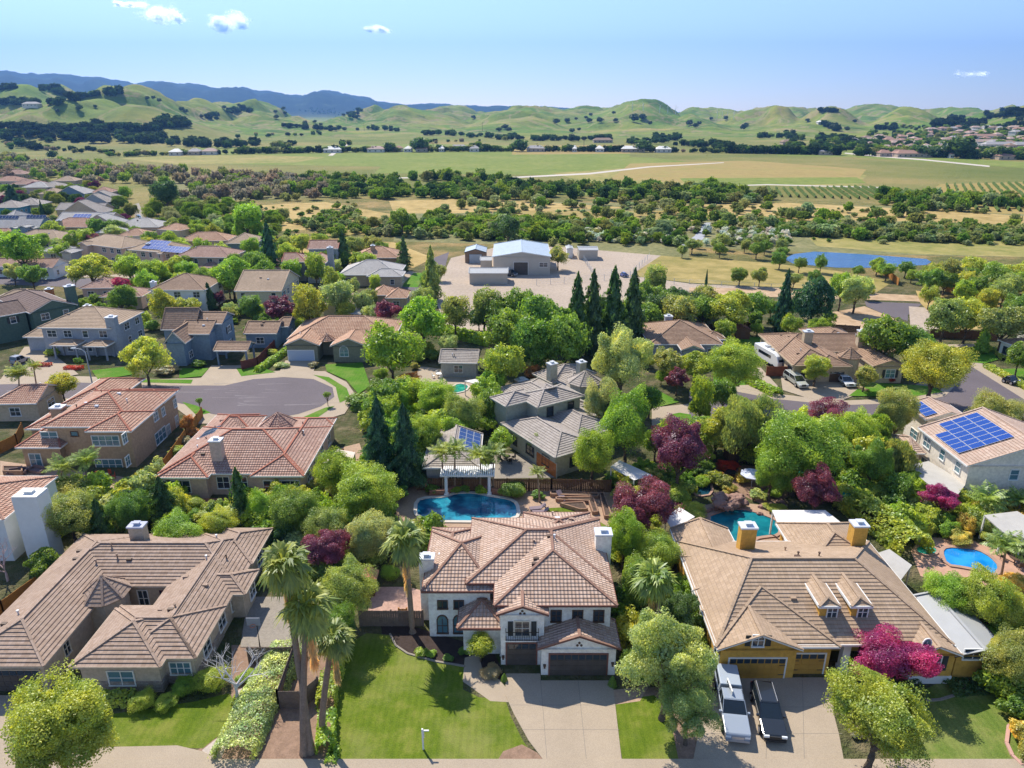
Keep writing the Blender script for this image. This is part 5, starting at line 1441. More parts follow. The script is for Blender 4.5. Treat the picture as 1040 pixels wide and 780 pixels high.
def mass(name, label, pts, kinds, seed, lod=2, cat='trees'):
    """a wood too dense to count: one object. pts: (x, y, z, r, rv, colourkey)"""
    rng = np.random.default_rng(seed); Vs = []; us = []; cols = []
    for i, (x, y, z, r, rv, ck) in enumerate(pts):
        k = (kinds[i % len(kinds)], i % 3, lod)
        if k not in NPC:
            me = crown(*k); co = np.empty(len(me.vertices) * 3, np.float32); me.vertices.foreach_get('co', co)
            uv = np.empty(len(me.loops) * 2, np.float32); me.uv_layers[0].data.foreach_get('uv', uv); NPC[k] = (co.reshape(-1, 4, 3), uv.reshape(-1, 4, 2)[:, 0, 0])
        co, uu = NPC[k]; a = rng.uniform(0, 6.28); ca, sa = math.cos(a), math.sin(a)
        X = (co[..., 0] * ca - co[..., 1] * sa) * r + x; Y = (co[..., 0] * sa + co[..., 1] * ca) * r + y; Z = co[..., 2] * rv + z + rv * .75
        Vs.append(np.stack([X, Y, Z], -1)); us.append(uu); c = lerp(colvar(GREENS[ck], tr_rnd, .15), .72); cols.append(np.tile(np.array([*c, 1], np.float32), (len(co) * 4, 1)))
    me = mesh_from(name, np.concatenate(Vs), LEAFM, np.concatenate(us))
    ca_ = me.color_attributes.new('tint', 'FLOAT_COLOR', 'CORNER'); ca_.data.foreach_set('color', np.concatenate(cols).ravel())
    o = link(name, me); return tag(o, label, cat, kind='stuff')
NPC = {}
def leafm():
    m, t = newmat('leaves_mass'); n = NT(t)
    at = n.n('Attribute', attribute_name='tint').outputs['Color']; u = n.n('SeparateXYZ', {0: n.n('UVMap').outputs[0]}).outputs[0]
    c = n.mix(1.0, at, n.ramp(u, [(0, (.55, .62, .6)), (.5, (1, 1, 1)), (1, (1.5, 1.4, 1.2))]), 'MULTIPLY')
    d = n.n('BsdfDiffuse', {'Color': c}); tr = n.n('BsdfTranslucent', {'Color': c}); mx = n.n('AddShader', {0: d.outputs[0], 1: tr.outputs[0]})
    o = n.n('OutputMaterial'); t.links.new(mx.outputs[0], o.inputs[0]); return m
LEAFM = leafm()
# ------------------------------------------------------------------ individual trees, named one by one
LT = [
('round',55,740,110,.43,'YG','big round yellow green tree at the bottom left corner'),
('round',893,728,108,.42,'YG','big round yellow green tree in front of the ochre house'),
('loose',908,671,70,.33,'MA','bright magenta maple at the ochre house porch'),
('loose',678,668,96,.62,'SG','large drooping grey green birch between white and ochre houses'),
('loose',700,720,58,.6,'SG','lower drooping grey green tree beside the white pickup'),
('round',634,548,46,.6,'LI','bright green upright tree behind the right chimney of the white house'),
('round',646,590,48,.55,'MG','mid green tree along the right wall of the white house'),
('round',668,560,44,.5,'YG','yellow green tree left of the ochre house roof'),
('loose',690,620,44,.55,'DG','dark green tree against the ochre side wall'),
('loose',655,513,62,.45,'PU','wide purple plum tree right of the raised planters'),
('loose',690,456,72,.48,'PU','largest dark purple plum tree, behind the white sail shade'),
('round',637,432,62,.62,'LI','tall bright green maple behind the wooden fence'),
('round',602,460,46,.6,'LI','bright green maple overhanging the fence beside the sage garage'),
('willow',757,432,68,.55,'OL','feathery olive green tree left of the big lime tree'),
('round',812,452,84,.45,'LI','very wide lime green tree behind the rocky pool'),
('round',785,478,50,.45,'LI','lower lime green tree above the green garden umbrella'),
('loose',830,497,52,.5,'PU','pinkish purple plum tree right of the rocky pool'),
('loose',840,425,48,.42,'PU','dark purple plum tree behind the wide lime tree'),
('loose',632,366,62,.7,'SG','tall weeping willow like tree in the centre of the photo'),
('loose',612,410,36,.8,'SG','narrow grey green weeping tree beside the sage house'),
('round',712,408,28,.9,'LI','slim bright green street tree near the road bend'),
('loose',688,385,28,.42,'PU','small purple plum tree on the front lawn of the blue trimmed house'),
('round',680,368,32,.5,'OL','olive green round tree in front of the blue trimmed house'),
('round',706,371,34,.42,'YG','pale yellow green tree in front of the blue trimmed house'),
('round',748,370,52,.5,'YG','spreading yellow green tree left of the camper van'),
('round',829,374,32,.40,'YG','yellow green tree between the silver minivan and the white car'),
('round',879,382,27,.42,'OL','olive green tree in front of the tan villa entrance'),
('round',950,372,64,.42,'YG','wide round street tree at the corner of the right street'),
('round',912,420,42,.62,'OL','tall green tree in front of the left roof of the solar house'),
('round',870,440,44,.6,'LI','green tree between lime tree and solar house'),
('loose',886,470,42,.65,'MG','dark leaved loose tree left of the patio cover'),
('round',1012,418,44,.45,'OL','leafy green shrub tree behind the solar roof'),
('round',896,342,52,.5,'MG','dense green tree right of the second chimney of the tan villa'),
('round',925,350,44,.5,'MG','dense green tree next to the bare vacant lot'),
('round',960,322,44,.5,'OL','olive tree in the vacant lot beside the dead end road'),
('round',984,322,38,.5,'YG','yellow olive tree right of the vacant lot'),
('round',1020,330,42,.5,'OL','olive green tree at the right edge above the white house'),
('cone',1000,343,16,1.0,'LI','small bright green cone tree left of the white house'),
('round',1036,362,26,.6,'MG','green tree overlapping the white house at the right edge'),
('loose',945,300,18,.6,'YG','small yellow green tree at the dead end road'),
('round',870,296,34,.45,'SG','round sage tree left of the dead end road'),
('round',855,293,26,.7,'LI','bright green tree beside the dark pine pair'),
('pine',797,306,30,1.1,'BT','tall dark pine, left one of a pair behind the tan villa'),
('round',826,306,38,.7,'BT','dark blue green broad pine behind the tan villa'),
('column',717,289,6,2.6,'BT','single slim cypress standing above the dirt path'),
('round',664,285,26,.6,'OL','pale olive tree standing alone on the gravel yard edge'),
('round',690,316,40,.45,'OL','grey olive tree behind the blue trimmed house'),
('round',715,313,34,.45,'MG','dark olive tree below the slim cypress'),
('round',742,312,42,.45,'YG','yellowish tree right of the slim cypress'),
('round',768,310,30,.5,'MG','green tree left of the dark pine pair'),
('round',737,336,22,.5,'LI','small round bright tree right of the blue trimmed house'),
('round',804,330,22,.5,'LI','bright round tree left of the first tan villa chimney'),
('round',833,333,24,.5,'LI','bright round tree right of the first tan villa chimney'),
('pine',586,320,40,1.1,'DG','first redwood of the four tall redwoods below the gravel yard'),
('pine',602,317,38,1.15,'DG','second redwood of the four tall redwoods below the gravel yard'),
('pine',623,314,42,1.05,'DG','third redwood of the four, just behind the weeping tree'),
('pine',643,312,40,1.0,'DG','right redwood of the four, above the weeping tree top'),
('round',517,338,52,.55,'MG','left part of the big dark leafy grove in the centre'),
('round',551,328,56,.55,'MG','middle tree of the big dark leafy grove in the centre'),
('round',574,345,50,.6,'MG','right tree of the leafy grove, against the redwoods'),
('round',536,350,44,.6,'MG','front tree of the big dark leafy grove in the centre'),
('round',398,356,54,.52,'LI','large round bright green tree right of the peach tiled house'),
('round',510,370,44,.55,'YG','yellow green tree right of the grey cabana roof'),
('round',430,325,48,.5,'LI','bright green tree above the large round one by the peach house'),
('round',462,318,34,.6,'OL','olive tree at the lower left corner of the gravel yard'),
('round',492,313,32,.6,'OL','thin olive tree at the lower edge of the gravel yard'),
('pine',438,278,26,1.1,'OL','tall ragged pine left of the gravel yard'),
('pine',410,257,18,.95,'DG','slim dark conifer beside the taupe hip roofed house'),
('pine',348,252,22,.85,'DG','dark conifer right of the blue house with pink gables'),
('pine',273,252,32,.85,'BT','tallest dark redwood in the left village'),
('loose',393,317,28,.5,'PU','dark purple plum tree above the peach tiled house'),
('loose',283,313,36,.35,'PU','purple plum tree right of the cream gable house'),
('loose',124,290,20,.4,'MA','magenta flowering tree behind the pink low roofs'),
('loose',222,303,13,.6,'PU','small maroon tree left of the cream gable house'),
('cone',212,301,16,.9,'DG','dark bushy conifer left of the cream gable house'),
('round',312,312,36,.6,'YG','yellow green tree right of the purple plum by the cream house'),
('round',343,302,32,.55,'SG','spotted sage green tree above the peach tiled house'),
('round',370,307,22,.6,'SG','second sage green tree right of the spotted one'),
('round',235,278,38,.48,'LI','bright green tree above the cream gable house'),
('round',258,268,26,.55,'MG','green tree left of the house with pink gables'),
('round',320,273,26,.6,'LI','bright green tree in front of the pink gabled house'),
('round',338,285,18,.6,'YG','small yellow green tree below the dark conifer'),
('round',21,252,42,.5,'LI','large bright green tree at the left edge beside the small grey garage'),
('round',91,272,42,.35,'YG','wide yellow green tree in front of the pale pink house'),
('round',131,271,30,.45,'LI','round lime tree in front of the tan solar house'),
('round',158,277,30,.42,'LI','low green tree right of the round lime tree'),
('round',122,303,26,.5,'MG','round green tree below the magenta flowering one'),
('round',84,309,14,.5,'LI','small lime bush by the chimney of the grey porch house'),
('round',146,363,42,.5,'YG','yellow green tree between the grey porch house and the cottage'),
('round',62,390,32,.4,'YG','small street tree on the cul-de-sac verge, yellow green'),
('pine',385,447,52,.92,'BT','left one of two big blue green redwoods near the pool'),
('pine',411,452,54,.86,'BT','right one of two big blue green redwoods near the pool'),
('round',375,498,72,.4,'YG','wide yellow green tree left of the rectangular pool'),
('round',380,545,46,.55,'SG','silvery olive tree left of the fan palm by the white house'),
('round',340,478,44,.55,'LI','green tree right of the pink tiled courtyard house'),
('round',296,522,52,.45,'MG','dense green tree in front of the courtyard house'),
('round',268,515,36,.5,'LI','green tree under the right windows of the courtyard house'),
('round',330,535,48,.45,'OL','olive leafy tree in the hedge behind the palms'),
('loose',331,558,48,.45,'PU','purple plum tree behind the two big fan palms'),
('round',355,598,56,.55,'OL','big olive leafed tree right of the two fan palms'),
('round',340,640,42,.6,'MG','green tree behind the fan palm trunks'),
('pine',243,505,32,1.05,'DG','slim dark conifer in front of the courtyard house windows'),
('pine',165,508,44,.62,'DG','broad dark conifer at the left corner of the courtyard house'),
('pine',101,530,36,.75,'DG','dark narrow conifer behind the taupe house'),
('round',70,522,58,.42,'OL','loose olive tree mass behind the taupe house'),
('round',130,522,40,.5,'MG','green tree between the dark conifers behind the taupe house'),
('round',182,540,48,.38,'LI','lime green shrub tree behind the taupe roof'),
('round',222,533,40,.45,'YG','yellow green shrub tree behind the taupe roof'),
('round',44,572,32,.5,'MG','small green tree between the white house and the taupe roof'),
('round',966,603,56,.42,'LI','leafy green tree right of the ochre house roof'),
('round',1002,612,66,.45,'YG','olive yellow tree below the kidney pool'),
('round',1030,668,54,.6,'OL','leafy tree at the bottom right corner'),
('round',1022,620,50,.5,'YG','yellow olive bush tree at the right edge'),
('loose',957,506,38,.4,'MA','magenta plum tree under the solar house patio cover'),
('round',488,655,30,.45,'YG','small round tree by the entry walk of the white house'),
('round',455,352,22,.5,'SG','silvery shrub tree behind the cabana'),
('round',470,420,40,.5,'OL','olive tree between cabana and sage house'),
('round',445,405,44,.5,'LI','light green tree right of the orange shrub'),
('round',405,408,36,.5,'LI','green tree above the two big redwoods'),
('round',430,440,44,.5,'LI','light green tree right of the redwoods'),
('round',498,412,34,.5,'MG','green tree left of the sage house'),
('round',508,448,30,.45,'LI','bright shrub tree in front of the sage house'),
('round',545,450,24,.5,'MG','green shrub tree by the sage garage'),
('round',540,366,26,.5,'SG','grey green tree behind the sage house'),
('round',660,405,30,.5,'MG','green tree beside the weeping willow'),
('round',735,400,30,.5,'MG','green tree at the bend of the right street'),
('round',190,430,16,.55,'OR','orange flowering shrub tree beside the brown tile house'),
('round',415,388,26,.4,'OR','rusty orange shrub tree in the centre left garden'),
('loose',540,378,22,.4,'OR','rust coloured shrub tree right of the cabana'),
]
FARM = []
for k, px, py, w, a, c, lab in LT: T(k, px, py, w, a * 2 if a < 1 and k not in ('cone', 'pine', 'column') else a * 2, c, lab)
palm(316,764, 288,572, 80, 'shaggy fan palm with the tallest double trunk at the lower left', var=0)
palm(309,766, 312,616, 84, 'second shaggy fan palm, right in front of the tallest one', var=1)
palm(327,747, 338,648, 62, 'shorter fan palm with a long skirt behind the twin palms', var=2)
palm(419,642, 411,548, 66, 'fan palm standing alone beside the white house left chimney', var=1)
palm(672,660, 664,588, 66, 'thick bushy fan palm squeezed between the white and ochre houses', var=2)
FT = (.17, .21, .055)
for bx, by, cx, cy, w, lab in ((450,498.5,449,460,36,'left feathery palm behind the white pool pergola'), (462,498.5,462,457,36,'second feathery palm behind the white pool pergola'), (488,498.5,488,463,36,'third feathery palm behind the white pool pergola'),
    (501,498.5,501,461,36,'right feathery palm behind the white pool pergola'), (62,503,63,475,38,'left feathery palm on the brown house patio'), (88,500,88,468,38,'right feathery palm on the brown house patio'),
    (21,408,19,380,34,'feathery palm by the small brown roofed house at the left edge'), (41,413,34,372,20,'thin second palm at the left edge'), (1016,588,1022,555,52,'feathery palm beside the kidney shaped pool'),
    (76,300,78,282,24,'feathery palm behind the dark green house'), (1000,530,1003,508,46,'feathery palm below the solar house'), (1034,525,1036,508,40,'feathery palm at the right edge below the solar house'), (548,510,546,480,22,'small pinkish palm near the raised planters')):
    palm(bx, by, cx, cy, w, lab, fan=False, skirt=False, var=int(bx) % 3, col=FT, tr=.12)
# bare white tree on the left lawn
b = P(243, 716, 0); root = empty('bare_tree', b, 'leafless white barked tree in front of the taupe house', 'tree')
link('branches', bare_mesh(1, BARKW, 4), root, (0, 0, 0), .4, None, (5.6, 5.6, 5.6))
b = P(8, 590, 0); root = empty('bare_tree', b, 'pinkish bare twigged tree against the white wall at the left edge', 'tree')
link('branches', bare_mesh(2, mottled('pink_twigs', (.5,.36,.33), .1, 1), 4), root, (0, 0, 0), .9, None, (4.6, 4.6, 4.6))
# shrubs around the near houses
LS = [('ball',145,712,26,.8,'YG','clipped ball shrub under the taupe house window'), ('ball',168,713,22,.7,'YG','smaller clipped ball right of the window'), ('ball',187,697,26,.75,'LI','squarish clipped shrub at the taupe house corner'),
 ('ball',214,691,34,.75,'YG','largest clipped ball shrub on the left lawn'), ('shrub',251,688,22,.6,'LI','bright green shrub beside the bare white tree'), ('shrub',244,713,18,.7,'YG','yellowish shrub at the foot of the bare white tree'),
 ('shrub',85,698,22,.5,'YG','flat shrub between the left tree and the taupe garage'), ('ball',396,582,20,.75,'LI','boxy clipped shrub behind the lone fan palm'), ('shrub',428,662,14,.5,'LI','lime plant in the dark mulch bed, left one'), ('shrub',438,664,12,.5,'LI','lime plant in the dark mulch bed, right one'),
 ('column',512,688,9,1.2,'MG','clipped shrub left of the single garage door'), ('column',622,692,12,1.2,'MG','spiral clipped shrub right of the double garage door'), ('shrub',455,668,12,.5,'MG','small green plant in the mulch near the arched windows'),
 ('shrub',470,662,12,.5,'MG','small green plant in the mulch near the entry'), ('shrub',498,682,22,.4,'RB','reddish ground shrub by the front walk'), ('shrub',985,662,34,.5,'RD','red flowering shrub right of the ochre house'), ('shrub',1003,668,26,.5,'OR','orange flowering shrub right of the red one'),
 ('shrub',975,678,26,.5,'DG','dark green shrub below the red flowering one'), ('shrub',870,745,16,.5,'RB','dark red shrub under the ochre front tree'), ('shrub',686,505,34,.5,'YG','yellow green shrub left of the rocky pool'), ('shrub',702,520,30,.5,'YG','yellow shrub behind the white sail shade'),
 ('shrub',754,486,18,.6,'GO','golden shrub above the rocky waterfall'), ('shrub',740,497,20,.5,'GO','golden green shrub left of the waterfall rocks'), ('shrub',770,503,18,.6,'SG','silvery shrub right of the waterfall rocks'), ('shrub',786,500,20,.5,'LI','bright shrub beside the curved garden path'),
 ('shrub',788,517,26,.3,'YG','low hedge like shrub along the rocky pool edge'), ('shrub',740,474,24,.4,'RD','red flowering shrub in front of the small garden shed'), ('shrub',716,478,22,.5,'DG','dark shrub beside the red flowers'), ('shrub',700,492,20,.5,'MG','small green shrub in the shade of the purple plum'),
 ('shrub',440,497,16,.6,'MG','green shrub at the left end of the pergola'), ('shrub',463,497,14,.6,'LI','lime shrub under the pergola, left'), ('shrub',472,496,14,.6,'LI','lime shrub under the pergola, middle'), ('shrub',489,498,14,.6,'LI','lime shrub under the pergola, right'),
 ('shrub',521,497,32,.5,'MG','leafy dark shrub at the right end of the pool'), ('shrub',546,503,16,.5,'MG','low shrub left of the planters'), ('ball',498,430,16,.9,'MG','dome shaped shrub left of the sage house'),
 ('shrub',152,483,26,.6,'LI','bright shrub at the right corner of the brown house'), ('shrub',143,493,24,.6,'LI','bright shrub beside the brown house patio'), ('shrub',130,505,30,.6,'YG','yellow green shrub below the brown house patio'), ('shrub',188,447,16,.6,'RB','reddish shrub between the two tile houses'),
 ('shrub',180,460,20,.6,'YG','yellow shrub between the two tile houses'), ('shrub',196,440,14,.6,'OR','orange shrub nearest the cul-de-sac, between the tile houses'), ('shrub',195,512,26,.6,'YG','yellow shrub below the left windows of the courtyard house'), ('shrub',212,525,34,.5,'YG','wide yellow shrub behind the taupe chimney'),
 ('shrub',90,508,34,.5,'MG','green shrub below the twin patio palms'), ('shrub',35,508,34,.5,'LI','green shrub behind the white chimney'), ('shrub',903,545,26,.7,'YG','yellow green shrub at the lower end of the tall hedge'),
 ('shrub',1030,592,26,.6,'GO','golden shrub beside the concrete terrace'), ('shrub',975,545,30,.5,'GO','golden shrub above the kidney shaped pool'), ('shrub',1005,545,26,.5,'YG','yellow shrub near the patio roof'), ('shrub',885,500,34,.6,'YG','yellow green shrub above the tall hedge'),
 ('shrub',915,500,30,.6,'OL','olive shrub left of the magenta plum'), ('shrub',940,520,22,.9,'DG','dark ivy covered column right of the tall hedge'), ('shrub',985,512,26,.6,'LI','light green shrub right of the magenta plum'), ('shrub',365,407,30,.5,'MG','grey green shrub at the cul-de-sac corner'), ('shrub',382,412,26,.5,'LI','bright shrub right of the cul-de-sac corner'),
 ('shrub',277,358,12,.6,'YG','small shrub left of the peach house garage'), ('shrub',286,371,16,.4,'SG','sage ground shrub left of the peach house driveway'), ('shrub',318,371,12,.5,'RB','reddish shrub right of the peach house driveway'), ('shrub',202,370,14,.6,'MG','green shrub below the cottage window'), ('shrub',54,358,16,.6,'YG','yellow green shrub before the grey porch house'),
 ('shrub',80,368,10,1.0,'MG','narrow dark shrub at the porch columns'), ('shrub',170,376,24,.4,'RB','pinkish rose bushes in front of the stone gable'), ('shrub',16,377,20,.5,'MG','green shrub row before the dark green house'), ('shrub',905,386,9,.8,'RD','red round shrub by the tan villa window')]
for k, px, py, w, a, c, lab in LS: SH(px, py, w, a, c, lab, k)
# potted street trees
T('ball',293+39,402-1,8,.9,'MG','tiny lollipop tree at the right rim of the cul-de-sac', tr=1.5); T('ball',202,407,7,.9,'MG','tiny lollipop tree at the left rim of the cul-de-sac', tr=1.2)
HEDGE([(291,668),(262,718),(240,766)], 3.2, 1.5, 'SG', 'long silvery grey green hedge with pale flowers beside the palms', box=False, white=.1, lf=.085)
HEDGE([(344,668),(340,690)], 1.3, 1.5, 'YG', 'clipped yellow green hedge block at the top of the lawn edge'); HEDGE([(336,695),(332,718)], 1.5, 1.3, 'YG', 'clipped hedge block in the middle of the lawn edge'); HEDGE([(333,732),(331,764)], 1.3, 1.1, 'LI', 'clipped hedge block nearest the sidewalk')
HEDGE([(105,714),(133,713)], 1.2, .8, 'YG', 'low boxed hedge under the taupe house window'); HEDGE([(872,520),(925,562)], 4.0, 2.6, 'YG', 'tall yellow green hedge behind the right ochre chimney', box=False, lf=.2)
HEDGE([(735,375),(788,402)], 2.2, 1.2, 'LI', 'green hedge along the side drive of the camper', box=False, lf=.2); HEDGE([(960,356),(1012,357),(1020,366)], 1.2, .6, 'YG', 'low hedge around the round lawn at the right', lf=.2)
HEDGE([(1003,374),(1050,400)], 1.5, .8, 'YG', 'low hedge along the right street', lf=.2); HEDGE([(650,494),(700,506)], 3, 1.6, 'YG', 'rounded hedge left of the rocky pool', box=False); HEDGE([(432,335),(498,350)], 3, 2, 'LI', 'bright green hedge at the lower edge of the gravel yard', box=False, lf=.3)
HEDGE([(362,415),(400,418)], 2.4, 1.6, 'MG', 'dark hedge right of the cul-de-sac', box=False, lf=.2); HEDGE([(300,352),(262,378)], 1.4, 1.0, 'LI', 'slanting hedge left of the peach house', box=False, lf=.2)
HEDGE([(340,762),(336,776)], .8, .5, 'LI', 'low strip of green at the corner of the lawn', box=False)
# ------------------------------------------------------------------ scattered neighbours, too alike to tell apart
LM = []
for t_, px, py in (('taupe house', 130, 620), ('lone fan palm', 415, 600), ('white stucco house', 530, 610), ('ochre house', 830, 600), ('courtyard house', 240, 460), ('brown tile house', 100, 430), ('rectangular pool', 475, 515), ('sage house', 560, 430), ('solar house', 1000, 440), ('kidney shaped pool', 975, 568),
    ('rocky pool', 755, 528), ('lime green tree', 812, 460), ('peach tiled house', 340, 350), ('cottage', 205, 345), ('grey porch house', 95, 345), ('cream gable house', 262, 300), ('pink gabled house', 315, 260), ('taupe hip roofed house', 375, 275), ('pale pink house', 110, 255), ('tan solar house', 155, 260),
    ('beige hip house', 40, 240), ('terracotta roofed house', 65, 228), ('warehouse', 530, 260), ('tan villa', 850, 365), ('blue trimmed house', 695, 345), ('round lawn', 995, 362), ('weeping tree', 632, 380), ('magenta plum', 957, 508), ('pond', 870, 264), ('dead end road', 905, 312), ('dirt path', 750, 294),
    ('dormer house', 20, 228), ('two redwoods', 398, 460), ('wooden fence', 560, 492), ('vacant lot', 940, 325), ('dark pine pair', 812, 315), ('slim cypress', 717, 300), ('gravel yard', 600, 275), ('central grove', 545, 345), ('outbuilding', 985, 655), ('bottom right tree', 1030, 690), ('dark green house', 30, 330), ('cul-de-sac', 270, 400), ('sail shade', 690, 525)):
    q_ = P(px, py, 0); LM.append((q_.x, q_.y, t_))
CW = dict(LI='bright green', MG='mid green', YG='yellow green', OL='olive green', DG='dark green', SG='grey green', PU='purple', GO='golden', BT='blue green')
def near_label(x, y, c, kind, size):
    d2, lx, ly, nm = min(((x - a) ** 2 + (y - b) ** 2, a, b, n_) for a, b, n_ in LM)
    dx, dy = x - lx, y - ly
    side = ('right of' if dx > 0 else 'left of') if abs(dx) > abs(dy) else ('behind' if dy > 0 else 'in front of')
    return '%s %s %s %s the %s' % (size, CW.get(c, 'green'), kind, side, nm)
def many(poly, n, seed, kinds, cols, w, label, group, mind=3.0, cat='tree', shrub=False, asp=(.75, 1.15), pad=.8, lod=1):
    r = random.Random(seed)
    for x, y in scatter(poly, n, seed, mind=mind, pad=pad):
        rr = r.uniform(*w); k = r.choice(kinds); c = r.choice(cols); a = r.uniform(*asp)
        if shrub:
            o = link('shrub', crown(k, r.randrange(3), lod), None, (x, y, rr * a * .65), r.uniform(0, 6.28), colvar(GREENS[c], r), (rr, rr, rr * a)); tag(o, near_label(x, y, c, 'rounded shrub' if k == 'round' else 'bushy shrub' if k == 'shrub' else 'loose shrub', 'small' if rr < (w[0] + w[1]) / 2 else 'large'), 'shrub', 'garden shrubs')
        else:
            if k == 'cone': a *= 2.2; rr *= .6
            tree_at(x, y, rr * a * .95 + rr * .35, rr, rr * a, k, c, near_label(x, y, c, 'conical tree' if k == 'cone' else 'tree', 'small' if r.random() < .001 or rr < (w[0] + w[1]) / 2 else 'large'), cat, 'garden trees', lod)
G1 = 'green garden trees between the houses of the left village'
many([(0,240),(250,240),(430,262),(460,300),(440,330),(240,330),(150,335),(0,290)], 115, 1, ['round', 'round', 'loose', 'round', 'oak'], ['LI', 'MG', 'YG', 'OL', 'YG', 'MG', 'LI', 'SG'], (1.8, 3.6), 'leafy garden tree among the houses of the left village', G1, 5)
FARM.append(([(0,186),(110,190),(150,215),(180,240),(0,245)], 60, 2, ['round', 'oak', 'loose', 'round', 'cone'], ['LI', 'MG', 'YG', 'OL', 'DG', 'PU'], (2.6, 4.6), 'small tree among the farthest roofs of the left village', 'trees among the farthest left roofs', 6))
many([(100,300),(330,330),(420,360),(470,370),(500,420),(420,470),(350,450),(395,400),(380,370),(330,345),(200,335),(0,345)], 45, 3, ['shrub', 'round', 'shrub'], ['LI', 'MG', 'YG', 'OL', 'SG'], (1.0, 2.2), 'garden shrub between the second row gardens', 'garden shrubs of the second row', 2.6, 'shrub', True)
many([(120,490),(330,500),(420,440),(440,560),(330,590),(270,560),(270,545),(60,545),(45,500)], 110, 4, ['shrub', 'round', 'shrub', 'loose'], ['LI', 'MG', 'YG', 'OL', 'MG', 'DG', 'SG'], (1.1, 2.3), 'dense garden shrub behind the taupe house', 'garden shrubs behind the taupe house', 1.7, 'shrub', True, pad=.3)
many([(600,500),(680,470),(900,470),(930,560),(880,520),(830,510),(790,495),(700,500),(650,520),(680,560),(700,640),(735,700),(650,700),(630,620),(620,540)], 95, 5, ['shrub', 'round', 'shrub', 'loose'], ['LI', 'MG', 'YG', 'OL', 'MG', 'YG'], (1.0, 2.2), 'garden shrub around the ochre house plot', 'garden shrubs around the ochre house', 1.7, 'shrub', True, pad=.3)
many([(880,480),(1040,490),(1060,560),(930,545),(900,520)], 40, 6, ['shrub', 'round'], ['LI', 'YG', 'GO', 'OL'], (1.0, 1.9), 'garden shrub below the solar house', 'garden shrubs below the solar house', 1.8, 'shrub', True, pad=.3)
many([(945,600),(1060,640),(1060,780),(1035,780),(1000,680),(960,610)], 50, 7, ['shrub', 'round'], ['LI', 'YG', 'OL', 'MG', 'GO'], (1.0, 2.0), 'bushy shrub on the slope at the lower right', 'bushes on the lower right slope', 1.7, 'shrub', True, pad=.3)
many([(640,330),(780,320),(900,330),(760,345),(735,378),(650,400),(640,400)], 26, 8, ['shrub', 'round'], ['LI', 'MG', 'OL', 'YG'], (1.0, 2.0), 'garden tree around the blue trimmed house', 'garden trees around the blue trimmed house', 3)
many([(380,415),(500,400),(500,440),(440,470),(420,480),(380,440)], 40, 9, ['round', 'shrub', 'loose'], ['LI', 'LI', 'MG', 'YG'], (1.6, 3.0), 'light green garden tree behind the pool', 'light green trees behind the pool', 2.4)
many([(650,470),(720,456),(880,456),(930,478),(900,500),(850,482),(760,468)], 34, 10, ['round', 'loose', 'willow'], ['LI', 'MG', 'OL', 'YG'], (2.0, 3.4), 'garden tree behind the lime green trees', 'trees behind the ochre house garden', 2.8)
many([(460,300),(480,340),(560,360),(640,350),(720,322),(660,318),(600,345),(540,345)], 30, 12, ['round', 'round', 'oak'], ['MG', 'DG', 'OL'], (2.6, 4.2), 'dark leafy tree in the central grove', 'dark trees of the central grove', 4)
many([(940,303),(1060,340),(1060,286),(985,286),(940,292)], 62, 13, ['round', 'loose', 'round'], ['MG', 'YG', 'OL', 'MG', 'LI'], (2.4, 3.8), 'leafy tree in the belt below the pond', 'trees in the belt below the pond', 5)
many([(745,290),(880,296),(900,300),(880,305),(840,302),(745,298)], 16, 14, ['round', 'oak'], ['MG', 'YG', 'OL', 'DG'], (1.8, 3.0), 'roadside tree along the dirt path', 'roadside trees along the dirt path', 5)
many([(790,272),(925,282),(925,288),(790,276)], 8, 15, ['round'], ['LI', 'MG'], (1.8, 2.8), 'small tree on the near shore of the pond', 'trees on the pond shore', 6)
many([(700,250),(800,256),(800,264),(690,262)], 12, 16, ['round', 'oak'], ['MG', 'OL'], (1.8, 2.8), 'orchard like tree left of the pond', 'trees left of the pond', 7)
FARM.append(([(170,205),(290,222),(270,250),(200,240),(150,215)], 60, 17, ['round', 'loose', 'willow'], ['LI', 'OL', 'MG', 'SG', 'LI'], (3.0, 4.8), 'pale green tree at the edge of the left village', 'trees at the edge of the left village', 6))
FARM.append(([(330,232),(470,240),(560,245),(700,250),(690,240),(560,228),(440,225),(380,228)], 55, 18, ['shrub', 'round', 'oak'], ['MG', 'OL', 'SG', 'LI'], (2.2, 4.2), 'scrubby tree in the dry creek land', 'scrubby trees of the creek land', 6))
OAKS = [(520,239.5,34,'DG'),(570,259,22,'OL'),(130+35,183,26,'DG'),(310,196,0,'DG')]
T('oak',516,232,26,1.0,'DG','large dark oak behind the warehouse left corner'); T('round',567,260,20,1.0,'OL','round tree beside the right wall of the warehouse'); T('oak',168,197,26,1.1,'DG','tall dark oak standing in the golden scrub')
T('round',250,222,36,.8,'LI','bright green tree mass beyond the left village'); T('oak',408,222,24,.9,'MG','dark green tree on the creek bank'); T('cone',12,200,24,1.0,'BT','dark blue conifer among the top left roofs'); T('cone',42,212,6,3,'BT','slim dark cypress among the top left roofs')
T('loose',95,243,13,.9,'PU','dark purple plum by the tan solar house'); T('round',85,240,18,.8,'YG','yellow green tree in the middle of the left village')
